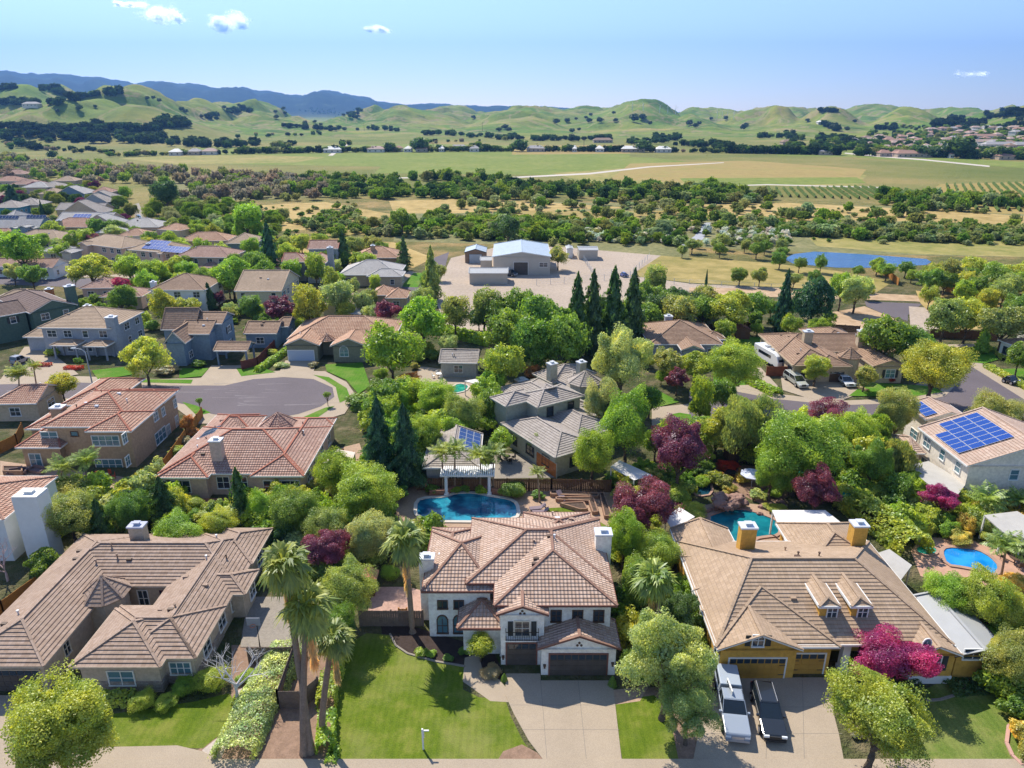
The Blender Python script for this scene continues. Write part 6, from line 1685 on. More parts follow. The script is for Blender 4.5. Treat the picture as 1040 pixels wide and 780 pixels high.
# ------------------------------------------------------------------ woods and scrub too dense to count
def zone(poly, n, seed, rr, cols, mind=0, asp=(.7, 1.1), hfun=False, tp=False):
    r = random.Random(seed); out = []
    if tp:
        for i in range(n):
            px, py = poly[i % len(poly)]; out.append(None)
    for x, y in scatter(poly, int(n * 1.5), seed, mind=mind, pad=2):
        if float(fbm(np.array([x / 55.]), np.array([y / 55.]), 3, 40)[0]) < r.uniform(.26, .47): continue
        q = r.uniform(*rr); out.append((x, y, 0, q, q * r.uniform(*asp), r.choice(cols)))
    return out
pts = []
for poly, n_, seed_, kinds_, cols_, w_, lab_, g_, md_ in FARM:
    r_ = random.Random(seed_)
    for x, y in scatter(poly, n_, seed_, mind=md_, pad=.8): q_ = r_.uniform(*w_) * .85; pts.append((x, y, 0, q_, q_ * r_.uniform(.8, 1.1), r_.choice(cols_)))
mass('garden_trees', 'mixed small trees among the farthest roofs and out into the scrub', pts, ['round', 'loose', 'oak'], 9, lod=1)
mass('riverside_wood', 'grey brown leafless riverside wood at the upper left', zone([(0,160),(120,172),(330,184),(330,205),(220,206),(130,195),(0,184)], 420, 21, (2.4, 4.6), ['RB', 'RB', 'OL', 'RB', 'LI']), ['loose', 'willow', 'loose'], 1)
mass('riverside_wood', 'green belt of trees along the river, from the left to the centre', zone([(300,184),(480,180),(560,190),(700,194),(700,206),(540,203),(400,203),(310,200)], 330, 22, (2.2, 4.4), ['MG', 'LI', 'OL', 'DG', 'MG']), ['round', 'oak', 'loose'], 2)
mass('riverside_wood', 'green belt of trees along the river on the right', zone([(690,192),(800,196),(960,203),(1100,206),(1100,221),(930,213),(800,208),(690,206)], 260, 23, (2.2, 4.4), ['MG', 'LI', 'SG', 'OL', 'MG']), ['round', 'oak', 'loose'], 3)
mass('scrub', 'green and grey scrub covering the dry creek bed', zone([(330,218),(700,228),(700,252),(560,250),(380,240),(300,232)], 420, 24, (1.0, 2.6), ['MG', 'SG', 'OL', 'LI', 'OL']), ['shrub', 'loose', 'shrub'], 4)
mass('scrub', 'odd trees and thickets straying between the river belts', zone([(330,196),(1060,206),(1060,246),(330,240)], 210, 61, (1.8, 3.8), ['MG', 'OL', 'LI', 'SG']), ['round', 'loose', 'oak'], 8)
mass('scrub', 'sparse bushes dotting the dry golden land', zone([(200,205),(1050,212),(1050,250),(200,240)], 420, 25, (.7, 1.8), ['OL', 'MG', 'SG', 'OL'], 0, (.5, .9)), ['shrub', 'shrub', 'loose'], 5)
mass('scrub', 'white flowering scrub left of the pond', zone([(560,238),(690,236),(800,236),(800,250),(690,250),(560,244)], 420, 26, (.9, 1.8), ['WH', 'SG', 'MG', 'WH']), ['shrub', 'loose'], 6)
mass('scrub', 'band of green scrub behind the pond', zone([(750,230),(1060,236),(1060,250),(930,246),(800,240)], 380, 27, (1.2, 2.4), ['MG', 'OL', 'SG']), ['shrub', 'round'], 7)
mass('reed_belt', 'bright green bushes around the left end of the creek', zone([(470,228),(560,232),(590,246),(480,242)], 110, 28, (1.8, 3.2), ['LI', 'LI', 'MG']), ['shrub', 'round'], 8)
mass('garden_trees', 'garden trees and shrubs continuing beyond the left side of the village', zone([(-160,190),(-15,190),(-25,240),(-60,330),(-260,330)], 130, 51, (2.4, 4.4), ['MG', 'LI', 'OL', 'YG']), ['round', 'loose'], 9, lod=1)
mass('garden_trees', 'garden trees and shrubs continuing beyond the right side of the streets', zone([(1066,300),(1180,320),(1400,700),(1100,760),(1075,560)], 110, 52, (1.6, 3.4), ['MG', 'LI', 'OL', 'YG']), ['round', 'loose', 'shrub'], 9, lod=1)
# ------------------------------------------------------------------ oaks, belts and houses of the far valley and hills
FARG = 'dark oaks dotting the green hills'
def far_tree(px, py, wpx, asp, col, label, group=None, kind='oak', name='oak_tree', n=1):
    p = Hit(px, py); r = wpx / 2 * math.hypot(p.x, p.y) / FPX
    o = link(name, crown(kind, TN[0] % 3, 2), None, (p.x, p.y, p.z + r * asp * .8), tr_rnd.uniform(0, 6), colvar(GREENS[col], tr_rnd), (r, r, r * asp)); TN[0] += 1
    return tag(o, label, 'tree', group)
for px, py, w in ((59,114,3.5),(81,113,6),(97,110,3.5),(50,107,3),(150,102,4),(156,101,4),(162,104,4.5),(185,113,5),(189,115,5),(205,120,4),(213,121,5),(240,113,5),(243,109,4),(228,111,4),(280,115,4),(288,112,4),(281,121,5),(290,117,4),(310,127,5),(320,125,4),(326,128,4),
    (481,121,4.5),(565,126,7),(576,125,6),(585,122,3.5),(595,121,4),(598,125,6.5),(609,125,7),(625,124,5),(581,135,6),(588,133,4),(600,118,4),(623,116,4),(644,124,10),(652,123,8),(660,127,5),(700,128,7),(706,130,6),(710,127,5),(755,132,7),(757,129,5),(722,122,4),
    (737,122,5),(842,129,6),(846,132,7),(860,133,5),(868,125,4),(820,124,4),(805,137,6),(798,136,5),(900,128,4),(930,133,4),(1008,120,4),(1020,118,5),(1035,124,6),(513,132,7),(507,134,6),(517,134,6),(340,133,5),(350,133,5),(363,133,4)):
    far_tree(px, py, w, .8, 'OK', 'dark oak standing alone on the green hillside', FARG)
for px, py, w, lab in ((527,159,17,'large dark oak right of the far field track'), (428,166.5,20,'wide dark oak in the green valley left of the bare grey tree'), (396,165,13,'round oak right of the pink ranch house'), (652,162.5,17,'dark double oak beside the pale valley road'),
    (627,166,7,'small dark oak left of the double oak'), (57,176,9,'oak at the left end of the far field'), (462,169,8,'dark tree right of the wide valley oak'), (470,172,8,'smaller dark tree right of the wide valley oak'), (578,181,10,'dark round tree standing above the river belt'), (932,168,15,'solid dark oak beside the far pale road'),
    (970,176,26,'big rounded oak group right of the red roofed winery'), (945,176,12,'dark tree beside the red roofed winery'), (1010,178,16,'dark tree left of the far right village'), (204,158,6,'small oak beside the left farm buildings'), (278,149,6,'lone oak in the middle distance, left')):
    far_tree(px, py, w, .75, 'DG', lab)
def belt(name, label, segs, seed, rr, cols, kinds=('oak', 'round', 'oak')):
    """segs: (px0, py0, px1, py1, thickness px, count)"""
    r = random.Random(seed); pts = []
    for x0, y0, x1, y1, th, n in segs:
        for i in range(n):
            t = r.random(); q = Hit(x0 + (x1 - x0) * t, y0 + (y1 - y0) * t + r.uniform(-th / 2, th / 2)); s = r.uniform(*rr); pts.append((q.x, q.y, q.z, s, s * r.uniform(.65, .95), r.choice(cols)))
    return mass(name, label, pts, list(kinds), seed)
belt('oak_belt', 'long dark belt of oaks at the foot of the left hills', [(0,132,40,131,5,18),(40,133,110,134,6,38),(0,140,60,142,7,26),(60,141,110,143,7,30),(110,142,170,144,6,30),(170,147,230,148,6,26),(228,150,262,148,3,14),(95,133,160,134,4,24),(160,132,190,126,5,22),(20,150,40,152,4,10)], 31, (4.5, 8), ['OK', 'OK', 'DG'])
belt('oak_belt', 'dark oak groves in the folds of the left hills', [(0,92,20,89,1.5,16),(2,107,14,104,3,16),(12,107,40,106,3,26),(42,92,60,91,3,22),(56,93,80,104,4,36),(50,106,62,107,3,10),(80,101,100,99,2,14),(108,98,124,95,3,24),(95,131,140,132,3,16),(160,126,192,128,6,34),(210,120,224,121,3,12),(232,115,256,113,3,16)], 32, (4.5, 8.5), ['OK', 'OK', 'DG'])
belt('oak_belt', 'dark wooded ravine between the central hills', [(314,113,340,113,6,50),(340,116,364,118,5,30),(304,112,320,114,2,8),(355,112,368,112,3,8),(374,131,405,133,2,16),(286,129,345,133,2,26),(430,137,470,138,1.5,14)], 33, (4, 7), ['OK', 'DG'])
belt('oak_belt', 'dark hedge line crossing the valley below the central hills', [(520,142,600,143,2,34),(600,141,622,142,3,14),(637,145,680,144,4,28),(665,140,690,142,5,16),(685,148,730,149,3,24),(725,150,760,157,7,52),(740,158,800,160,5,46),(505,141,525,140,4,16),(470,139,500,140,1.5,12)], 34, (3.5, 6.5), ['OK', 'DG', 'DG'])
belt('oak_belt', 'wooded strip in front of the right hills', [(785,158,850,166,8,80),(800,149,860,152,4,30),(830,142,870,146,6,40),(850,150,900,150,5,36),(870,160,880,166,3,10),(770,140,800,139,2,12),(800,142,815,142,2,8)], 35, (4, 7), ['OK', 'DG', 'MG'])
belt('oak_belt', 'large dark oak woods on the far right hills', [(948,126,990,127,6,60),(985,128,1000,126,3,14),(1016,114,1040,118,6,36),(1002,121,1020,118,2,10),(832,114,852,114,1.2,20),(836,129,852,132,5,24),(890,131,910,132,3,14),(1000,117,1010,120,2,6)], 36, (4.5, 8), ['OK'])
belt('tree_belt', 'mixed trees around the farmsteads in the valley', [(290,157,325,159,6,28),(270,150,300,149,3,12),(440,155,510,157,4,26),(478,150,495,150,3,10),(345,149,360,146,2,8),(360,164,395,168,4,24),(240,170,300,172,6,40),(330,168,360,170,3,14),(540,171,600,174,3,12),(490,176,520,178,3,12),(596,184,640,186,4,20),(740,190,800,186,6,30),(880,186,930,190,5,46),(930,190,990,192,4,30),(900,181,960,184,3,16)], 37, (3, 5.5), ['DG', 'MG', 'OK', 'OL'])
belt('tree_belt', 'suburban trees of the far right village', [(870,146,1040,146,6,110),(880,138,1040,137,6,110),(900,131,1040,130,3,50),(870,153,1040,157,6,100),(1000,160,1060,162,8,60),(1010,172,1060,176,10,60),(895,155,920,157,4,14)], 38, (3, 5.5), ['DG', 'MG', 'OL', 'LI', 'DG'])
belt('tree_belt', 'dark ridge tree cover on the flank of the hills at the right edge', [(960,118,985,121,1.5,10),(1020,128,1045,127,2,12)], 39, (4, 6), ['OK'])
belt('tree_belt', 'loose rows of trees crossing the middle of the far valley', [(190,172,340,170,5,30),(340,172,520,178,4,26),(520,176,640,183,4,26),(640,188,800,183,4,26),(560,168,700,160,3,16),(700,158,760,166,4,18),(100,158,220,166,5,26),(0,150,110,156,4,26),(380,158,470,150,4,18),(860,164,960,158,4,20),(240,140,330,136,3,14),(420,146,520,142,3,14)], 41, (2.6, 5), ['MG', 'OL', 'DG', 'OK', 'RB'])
# far buildings: walls and a gabled roof each
M_FW = [mottled('far_wall_white', (.6, .56, .5), .05, .1), mottled('far_wall_tan', (.42, .34, .26), .05, .1), mottled('far_wall_pink', (.5, .38, .32), .05, .1)]
M_FR = [mottled('far_roof_red', (.34, .2, .15), .1, .1), mottled('far_roof_pink', (.40, .29, .24), .1, .1), mottled('far_roof_grey', (.34, .32, .31), .1, .1), mottled('far_roof_brown', (.26, .18, .13), .1, .1), mottled('far_roof_white', (.7, .68, .64), .05, .1)]
def far_house(px, py, wpx, label, wi=0, ri=0, group=None, e=4.0, d=14, ang=0, name='far_house', cat='house'):
    p = Hit(px, py); w = wpx * math.hypot(p.x, p.y) / FPX; a = R(ang); o_ = .6
    root = empty(name, p, label, cat, group, a); mb = MB(); mb.box(-w/2, -d/2, -3, w/2, d/2, e); mb.build('wall', M_FW[wi], root)
    mb = MB(); zr = e + d * .22
    for q in (((-w/2-o_, -d/2-o_, e), (w/2+o_, -d/2-o_, e), (w/2-d*.3, 0, zr), (-w/2+d*.3, 0, zr)), ((w/2+o_, d/2+o_, e), (-w/2-o_, d/2+o_, e), (-w/2+d*.3, 0, zr), (w/2-d*.3, 0, zr)), ((-w/2-o_, d/2+o_, e), (-w/2-o_, -d/2-o_, e), (-w/2+d*.3, 0, zr)), ((w/2+o_, -d/2-o_, e), (w/2+o_, d/2+o_, e), (w/2-d*.3, 0, zr))): mb.face(q)
    mb.build('roof', M_FR[ri], root)
    mb = MB(); n = max(2, int(w / 5))
    for i in range(n): x = -w/2 + w * (i + .5) / n; mb.face([(x-.8, -d/2-.05, 1.2), (x+.8, -d/2-.05, 1.2), (x+.8, -d/2-.05, 2.6), (x-.8, -d/2-.05, 2.6)])
    mb.build('windows' if False else 'window_row', M_GLASS, root)
    return root
for a in ((383,161.5,16,'long low pink and white ranch house in the green valley',0,1),(405,154,7,'white farm house with red roof beside a round oak',0,0),(415,157.5,7,'small farm building with white roof, left of the red roofed barn',0,4),(429,156.5,11,'red roofed barn with dark walls in the valley',1,0),
          (449,158,5,'tiny white shed right of the red roofed barn',0,4),(466,153,16,'grey roofed farmstead half hidden behind oaks',1,2),(482,160,9,'low grey farm shed below the farmstead oaks',0,2),(544,154.5,17,'violet grey farm roof at the left of the ochre field',1,2),(612,145,18,'dark roofed long house under the central hills',1,3),
          (583,155,4,'tiny white hut in the green field',0,4),(341,181,16,'white roofed buildings among river trees left of centre',0,4),(181,161.5,10,'low white farm sheds at the left of the valley',0,4),(215,160.5,12,'white farmhouse with palms at the left of the valley',0,1),(200,165,10,'long grey farm roof below the white sheds',1,2),
          (33,108.5,12,'ranch house high on the left hill',0,2),(911,168.5,16,'dark red winery house between oaks',2,0),(900,177,22,'orange red roofed winery at the right',1,0),(932,177.5,10,'orange roofed winery wing',1,0),(865,145,10,'white house at the left end of the right village',0,2),(1018,181,20,'orange tiled house at the far right',1,0),
          (832,129-3,4,'tiny house on the right hill track',0,4),(930,182,44,'long low terracotta wall building below the winery',1,0),(1000,141,30,'long white apartment building in the right village',0,0),(990,147,40,'long pink roofed row in the right village',0,1),(1020,150,36,'grey roofed school like building at the right edge',0,2),
          (835,168,12,'pale house hidden in the oak strip',1,2),(800,147,12,'dark roofed house at the foot of the right hills',1,3),(670,197.5,14,'long low white sheds behind the river trees',0,4),(607,191,8,'white shed at the edge of the river belt',0,4),(640,193,22,'low tan stable behind the river belt',1,4),(962,165,3,'tiny hut beside the far pale road',0,0)):
    far_house(*a)
r = random.Random(77)
for i in range(96):
    px = r.uniform(878, 1046); py = r.uniform(131, 156) if px > 940 else r.uniform(137, 154)
    far_house(px, py, r.uniform(4, 9), 'small house with reddish or grey roof in the far right village', r.randrange(3), r.choice([0, 1, 1, 2, 3]), 'houses of the far right village', ang=r.uniform(-25, 25), d=12)
for px, py, h_ in ((642,110,16),(653,110,18),(670,112,20),(678,112.5,14),(686,113,18),(728,118,20),(733,118,20),(738,118,20),(745,118.5,18)):
    p = Hit(px, py + 3); p = Vector((p.x, p.y, hgt(p.x, p.y))); d = math.hypot(p.x, p.y); H_ = 6.5 * d / FPX
    root = empty('wind_turbine', p, 'slim wind turbine on the ridge of the central hills', 'wind turbine', 'wind turbines on the ridge')
    mb = MB(); mb.tube([(0, 0, -2), (0, 0, H_)], [.8, .5], 6); mb.build('tower', M_WHITE, root)
    mb = MB(); 
    for k in range(3): a = .5 + k * 2.094 + px; mb.beam((0, -1, H_), (math.cos(a) * H_ * .3, -1, H_ + math.sin(a) * H_ * .3), .7, .3)
    mb.build('rotor', M_WHITE, root)
for px, py, hpx in ((441,178,12),(592,178,13),(545,178,8),(370,133,7),(490,133,8),(644,183,8),(52,136,10)):
    p = Hit(px, py); H_ = hpx * math.hypot(p.x, p.y) / FPX; mb = MB(p); mb.tube([p, p + Vector((0, 0, H_))], [.35, .2], 6); mb.beam(p + Vector((-1.6, 0, H_ * .9)), p + Vector((1.6, 0, H_ * .9)), .2, .2)
    root = mb.build('utility_pole', BARK, None, p); tag(root, 'thin utility pole standing in the open valley', 'utility pole', 'utility poles in the valley')
# ------------------------------------------------------------------ clouds (small fair weather puffs, above the haze)
def cloud(px, py, wpx, hpx, label, seed, dens=1.0):
    x, f, d = ray(px, py); L = math.hypot(x, f); dist = 15500.; s = dist / L; c = Vector((x * s, f * s, CAMH - d * s)); w = wpx / 2 * dist / FPX; hh = hpx / 2 * dist / FPX
    rng = np.random.default_rng(seed); k = 9; cs = np.stack([rng.uniform(-.7, .7, k), rng.uniform(-.3, .3, k), rng.uniform(-.15, .4, k)], 1); rs = rng.uniform(.2, .42, k) * (1 - .35 * np.abs(cs[:, 0]))
    N = int(22000 * dens); i = rng.integers(0, k, N); dr = rng.normal(size=(N, 3)); dr /= np.linalg.norm(dr, axis=1)[:, None]
    p = cs[i] + dr * (rs[i] * rng.uniform(0, 1.6, N) ** .8)[:, None]; p[:, 2] = np.maximum(p[:, 2], -.32 + rng.normal(size=N) * .05)
    q = p * 5.3 + seed; p *= (1 + .16 * np.sin(q[:, 0] + np.sin(q[:, 2] * 2)) )[:, None]
    p = p * np.array([w, w * .7, hh * 1.25])
    if 'cloud_vapour' not in MATS:
        mt, t = newmat('cloud_vapour'); n = NT(t); dd = n.n('BsdfDiffuse', {'Color': (.92, .92, .92, 1)}); tt = n.n('BsdfTranslucent', {'Color': (.92, .92, .92, 1)}); ad = n.n('AddShader', {0: dd.outputs[0], 1: tt.outputs[0]}); tp = n.n('BsdfTransparent')
        mx = n.n('MixShader', {0: .22, 1: tp.outputs[0], 2: ad.outputs[0]}); o = n.n('OutputMaterial'); t.links.new(mx.outputs[0], o.inputs[0])
    me = mesh_from('cloud', quads(p, dr, 15.0, rng), MATS['cloud_vapour'], None, rng); o = link('cloud', me, None, c); tag(o, label, 'cloud')
cloud(166, 20, 46, 22, 'soft faint white cloud, left of the brightest one', 1, .5); cloud(236, 27, 50, 24, 'brightest small white cloud in the upper left sky', 2)
cloud(384, 31, 32, 10, 'small thin white cloud near the top centre', 3, .3); cloud(985, 76, 30, 8, 'faint thin cloud above the right hills', 4, .06); cloud(133, 5, 30, 8, 'wispy cloud cut by the top edge at the left', 5, .2)
# ------------------------------------------------------------------ pools
def water_mat(name, deep, pale, sc=.5):
    m, t = newmat(name); n = NT(t)
    c = n.ramp(n.noise(sc, 4, rough=.5), [(.4, deep), (.62, pale)])  # caustic light imitated by pale noise patches in the opaque water colour
    n.out(c, .06, .5, bump=n.noise(1.6, 4), bstr=.25, bdist=.05); return m
def pool(label, px, wm, cop, cw=.45, z=.06):
    q = [P(*p, z) for p in px]; A = sum(a.x * b.y - b.x * a.y for a, b in zip(q, q[1:] + q[:1]))
    if A < 0: q = q[::-1]
    # smooth the outline once
    s = []
    for a, b in zip(q, q[1:] + q[:1]): s += [a * .78 + b * .22, a * .22 + b * .78]
    q = s; c = sum(q, Vector()) / len(q); OPEN.append([(p.x, p.y) for p in q])
    root = empty('swimming_pool', (c.x, c.y, 0), label, 'swimming pool')
    mb = MB((c.x, c.y, 0)); mb.face(q); mb.build('pool_water', wm, root)
    mb = MB((c.x, c.y, 0)); n = len(q); out = []
    for i in range(n):
        d = (q[(i + 1) % n] - q[i - 1]).normalized(); out.append(q[i] + Vector((d.y, -d.x, 0)) * cw)
    for i in range(n):
        a, b = q[i], q[(i + 1) % n]; A_, B_ = out[i], out[(i + 1) % n]; u = Vector((0, 0, .09))
        mb.face([a + u, b + u, B_ + u, A_ + u]); mb.face([a, b, b + u, a + u]); mb.face([A_ - Vector((0, 0, .06)), B_ - Vector((0, 0, .06)), B_ + u, A_ + u])
    mb.build('coping', cop, root); return root
def Z(ox, oy, k, pts): return [(ox + k * x, oy + k * y) for x, y in pts]
COP = mottled('pale_coping', (.55, .50, .44), .08, 1); COPR = mottled('red_stone_coping', (.38, .24, .18), .15, 1.2)
K_ = .17308
pool('rectangular dark blue pool with notched ends behind the white house', Z(360, 420, K_, [(372,512),(365,590),(400,605),(415,628),(895,632),(915,612),(955,600),(945,530),(905,505),(800,490),(700,468),(600,470),(530,495),(430,497)]), water_mat('deep_pool_water', (.006,.08,.16), (.03,.27,.38)), COP)
pool('kidney shaped teal pool behind the ochre house chimney', Z(680, 420, K_, [(215,612),(330,570),(430,562),(520,588),(620,625),(645,665),(632,712),(560,718),(500,728),(455,770),(400,790),(330,700)]), water_mat('teal_pool_water', (.006,.13,.17), (.012,.21,.25)), COPR)
pool('bright blue kidney shaped pool at the right edge', Z(930, 520, .1282, [(215,320),(245,285),(400,290),(500,310),(590,360),(655,430),(615,497),(560,472),(380,432),(250,415)]), water_mat('bright_pool_water', (.005,.20,.55), (.02,.30,.68)), COPR)
pool('small round green spa beside the bright blue pool', Z(930, 520, .1282, [(5,285),(80,262),(160,288),(165,322),(90,345),(10,318)]), water_mat('green_spa_water', (.01,.26,.20), (.04,.40,.30), 1.5), COPR, .3)
pool('small green pool in the pale patio of the central garden', Z(360, 300, .1923, [(500,495),(550,465),(605,478),(585,505),(530,518)]), water_mat('green_pool_water', (.01,.22,.16), (.04,.36,.24), 1.2), COP, .3)
pool('dark blue garden pond left of the waterfall rocks', Z(680, 450, .09615, [(230,420),(330,385),(430,400),(440,540),(300,560),(240,500)]), water_mat('dark_pond_water', (.005,.035,.07), (.01,.06,.10)), COPR, .3)
# raised curved wall at the back of the rectangular pool
q = [P(*p, 0) for p in Z(360, 420, K_, [(440,488),(530,482),(600,458),(700,452),(800,474),(890,490)])]; mb = MB(q[0])
for a, b in zip(q, q[1:]): mb.beam(a + Vector((0, .25, .35)), b + Vector((0, .25, .35)), .35, .7); mb.beam(a + Vector((0, .25, .74)), b + Vector((0, .25, .74)), .5, .08)
tag(mb.build('pool_wall', mottled('brick_band', (.26,.13,.09), .2, 2), None, q[0]), 'low curved brick wall at the back of the rectangular pool', 'wall')
# ------------------------------------------------------------------ fences
FW = mottled('brown_fence_wood', (.13, .075, .045), .25, 1.4, .9, .1, fine=6); FWO = mottled('orange_fence_wood', (.40, .18, .05), .25, 1.2, .9, .1, fine=6); FWG = mottled('grey_fence_wood', (.17, .13, .105), .25, 1.4, .9, .1, fine=6)
def fence(label, px, hh=1.8, mat=None, base=True):
    """wooden board fence; px along the ground (base) or along its top"""
    mat = mat or FW; q = [P(p[0], p[1], 0 if base else hh) for p in px]; q = [Vector((p.x, p.y, 0)) for p in q]
    root = empty('fence', q[0], label, 'fence'); r = random.Random(len(label))
    mb = MB(q[0])
    for a, b in zip(q, q[1:]):
        d = b - a; L = d.length; d.normalize(); s = Vector((-d.y, d.x, 0)); n = max(2, int(L / .22))
        for i in range(n):
            p = a + d * (L * i / n); e = a + d * (L * (i + .93) / n); z = hh + r.uniform(-.02, .02); t = s * .02
            mb.face([p - t, e - t, e - t + Vector((0, 0, z)), p - t + Vector((0, 0, z))]); mb.face([e + t, p + t, p + t + Vector((0, 0, z)), e + t + Vector((0, 0, z))]); mb.face([p - t + Vector((0, 0, z)), e - t + Vector((0, 0, z)), e + t + Vector((0, 0, z)), p + t + Vector((0, 0, z))])
        for z in (.35, hh - .3): mb.beam(a + s * .06 + Vector((0, 0, z)), b + s * .06 + Vector((0, 0, z)), .05, .1)
    mb.build('boards', mat, root)
    for a, b in zip(q, q[1:]):
        L = (b - a).length; n = max(1, int(L / 2.6))
        for i in range(n + 1):
            p = a + (b - a) * (i / n); pm = MB(q[0]); pm.box(p.x - .07, p.y - .07, 0, p.x + .07, p.y + .07, hh + .12); pm.build('post', mat, root)
    return root
fence('long dark brown board fence behind the pergola and raised planters', [(424,498),(470,498.5),(560,499),(620,500)])
fence('dark fence between the lone fan palm and the white house', [(366,636),(430,636)], 1.8, FWG); fence('short bright orange board gate beside the lone fan palm', [(406,634.5),(414,634.5)], 1.85, FWO)
fence('grey board fence closing the side yard of the taupe house', [(251,658),(297,657),(281,702),(305,702),(322,688)], 1.8, FWG, False)
fence('orange board fence along the left side of the taupe house', [(-12,620),(0,611),(39,583),(55,570)], 1.8, FWO, False)
fence('orange board fence behind the bright blue pool', [(978,541),(1000,541)], 2.0, FWO); fence('orange board fence below the solar house', [(978,530),(998,535),(1012,542)], 1.8, FWO)
fence('brown fence along the bare vacant lot', [(944,343),(1000,345),(1012,346)], 2.0, FW); fence('brown fence behind the tan villa', [(842,338),(872,340)], 2.0, FW); fence('reddish fence gate in front of the camper van', [(778,382),(802,382)], 1.9, mottled('red_fence_wood', (.26,.09,.05), .2, 1.5))
fence('orange fence left of the brown tile house patio', [(0,461),(18,452),(24,440)], 1.7, FWO); fence('reddish fence between cottage and garage house', [(246,376),(262,372),(283,350)], 1.8, mottled('red_brown_fence', (.16,.05,.045), .2, 1.5))
fence('orange fence between the two tile roofed houses', [(168,478),(190,446),(206,424)], 1.7, FWO); fence('brown fence behind the blue trimmed house garden', [(716,338),(760,335),(770,332)], 1.9, FW); fence('fence along the foot of the central grove', [(640,352),(660,340),(660,332)], 1.9, FW)
fence('rust coloured rail fence beside the pond trees', [(886,272),(905,284),(912,290)], 2.0, FWO); fence('long rust coloured fence under the trees below the pond', [(960,296),(985,304),(1010,308)], 2.6, FWO); fence('brown fence behind the solar house on the street', [(1006,428),(1052,436)], 1.6, FW)
# ------------------------------------------------------------------ shade roofs, pergola, umbrellas
FAB = mottled('white_canvas', (.66, .64, .62), .04, .6); SLAB = mottled('pale_patio_roof', (.42, .40, .37), .08, .8); LATT = mottled('white_lattice', (.72, .72, .74), .05, 1)
def cover(name, label, px, h, mat, cat, th=.12, posts=True, post_mat=None):
    q = [P(p[0], p[1], p[2] if len(p) > 2 else h) for p in px]; c = sum(q, Vector()) / len(q); c.z = 0
    if sum(a.x * b.y - b.x * a.y for a, b in zip(q, q[1:] + q[:1])) < 0: q = q[::-1]
    root = empty(name, c, label, cat); mb = MB(c); n = len(q); u = Vector((0, 0, th))
    mb.face([p + u for p in q]); mb.face(q[::-1])
    for a, b in zip(q, q[1:] + q[:1]): mb.face([a, b, b + u, a + u])
    mb.build('canopy', mat, root)
    if posts:
        for p in q:
            i = (c - p); i.z = 0; i = i.normalized() * .15; pm = MB(c); pm.box(p.x + i.x - .08, p.y + i.y - .08, 0, p.x + i.x + .08, p.y + i.y + .08, p.z - .005); pm.build('post', post_mat or M_WHITE, root)
cover('sail_shade', 'white square sail shade left of the ochre roof', Z(600, 500, .1923, [(390,135),(470,80),(550,130),(430,200)]), 3.0, FAB, 'shade sail', .04)
cover('sail_shade', 'large white canopy behind the rear right wing of the ochre house', [(784,518.5),(838,518.5),(872,545),(800,556)], 3.1, FAB, 'shade sail', .06)
cover('sail_shade', 'tilted white canopy beside the purple plum and wooden fence', [(619.5,474.5),(629,467.6),(663,483),(644,488)], 2.9, FAB, 'shade sail', .05)
cover('patio_cover', 'pale grey carport roof along the right wall of the ochre house', [(887,564),(903,558.5),(926,575),(911,595)], 2.7, SLAB, 'patio cover')
cover('patio_cover', 'pale grey patio roof below the solar house windows', [(919,474),(943,469),(981,492),(972,504),(946,495)], 2.9, SLAB, 'patio cover')
cover('patio_cover', 'small pale grey shed roof left of the solar house', [(893,450),(910,449),(924,458),(907,461)], 2.9, SLAB, 'patio cover')
cover('patio_cover', 'white grey patio roof on posts above the bright blue pool', [(999,524),(1033,520),(1060,536),(1039,548),(1018,541)], 2.9, SLAB, 'patio cover')
cover('patio_cover', 'cream canopy beside the courtyard house', [(329,471),(343,457),(361,460),(357,470)], 2.7, mottled('cream_canvas', (.6,.5,.42), .05, 1), 'patio cover')
cover('patio_cover', 'flat white cover beside the small green pool', [(471.5,387.5),(483,385.5),(498.5,388.5),(493,393)], 2.6, FAB, 'patio cover')
cover('patio_cover', 'pale slatted roof under the spotted grey green trees', [(344,318),(356,313),(372,315),(366,320)], 2.7, SLAB, 'patio cover')
# pergola
a_, b_ = P(453.5, 503, 0), P(497, 503, 0); c = (a_ + b_) / 2; root = empty('pergola', c, 'white four post pergola with slatted roof behind the rectangular pool', 'pergola')
W2 = (b_ - a_).length / 2
for sx in (-1, 1):
    for y in (0, 1.9): mb = MB(); mb.tube([(sx * W2, y, 0), (sx * W2, y, 2.75)], .2, 10); mb.box(sx * W2 - .28, y - .28, 0, sx * W2 + .28, y + .28, .35); mb.build('column', LATT, root)
mb = MB()
for y in (-.15, 2.05): mb.box(-W2 - .7, y - .1, 2.75, W2 + .7, y + .1, 3.02)
for i in range(26): x = -W2 - .6 + (2 * W2 + 1.2) * i / 25; mb.box(x - .09, -.6, 3.02, x + .09, 2.5, 3.16)
mb.build('slatted_roof', LATT, root)
def umbrella(px, py, r, mat, label, h=2.5):
    p = P(px, py, h); root = empty('patio_umbrella', (p.x, p.y, 0), label, 'umbrella'); mb = MB(); mb.tube([(0, 0, 0), (0, 0, h + .1)], .04, 6); mb.build('pole', M_ALU, root)
    mb = MB(); n = 8; rim = [Vector((r * math.cos(6.283 * k / n), r * math.sin(6.283 * k / n), h - .45)) for k in range(n)]
    for k in range(n): mb.face([rim[k], rim[(k + 1) % n], Vector((0, 0, h + .1))]); mb.face([rim[(k + 1) % n], rim[k], rim[k] - Vector((0, 0, .12)), rim[(k + 1) % n] - Vector((0, 0, .12))])
    mb.build('canopy', mat, root)
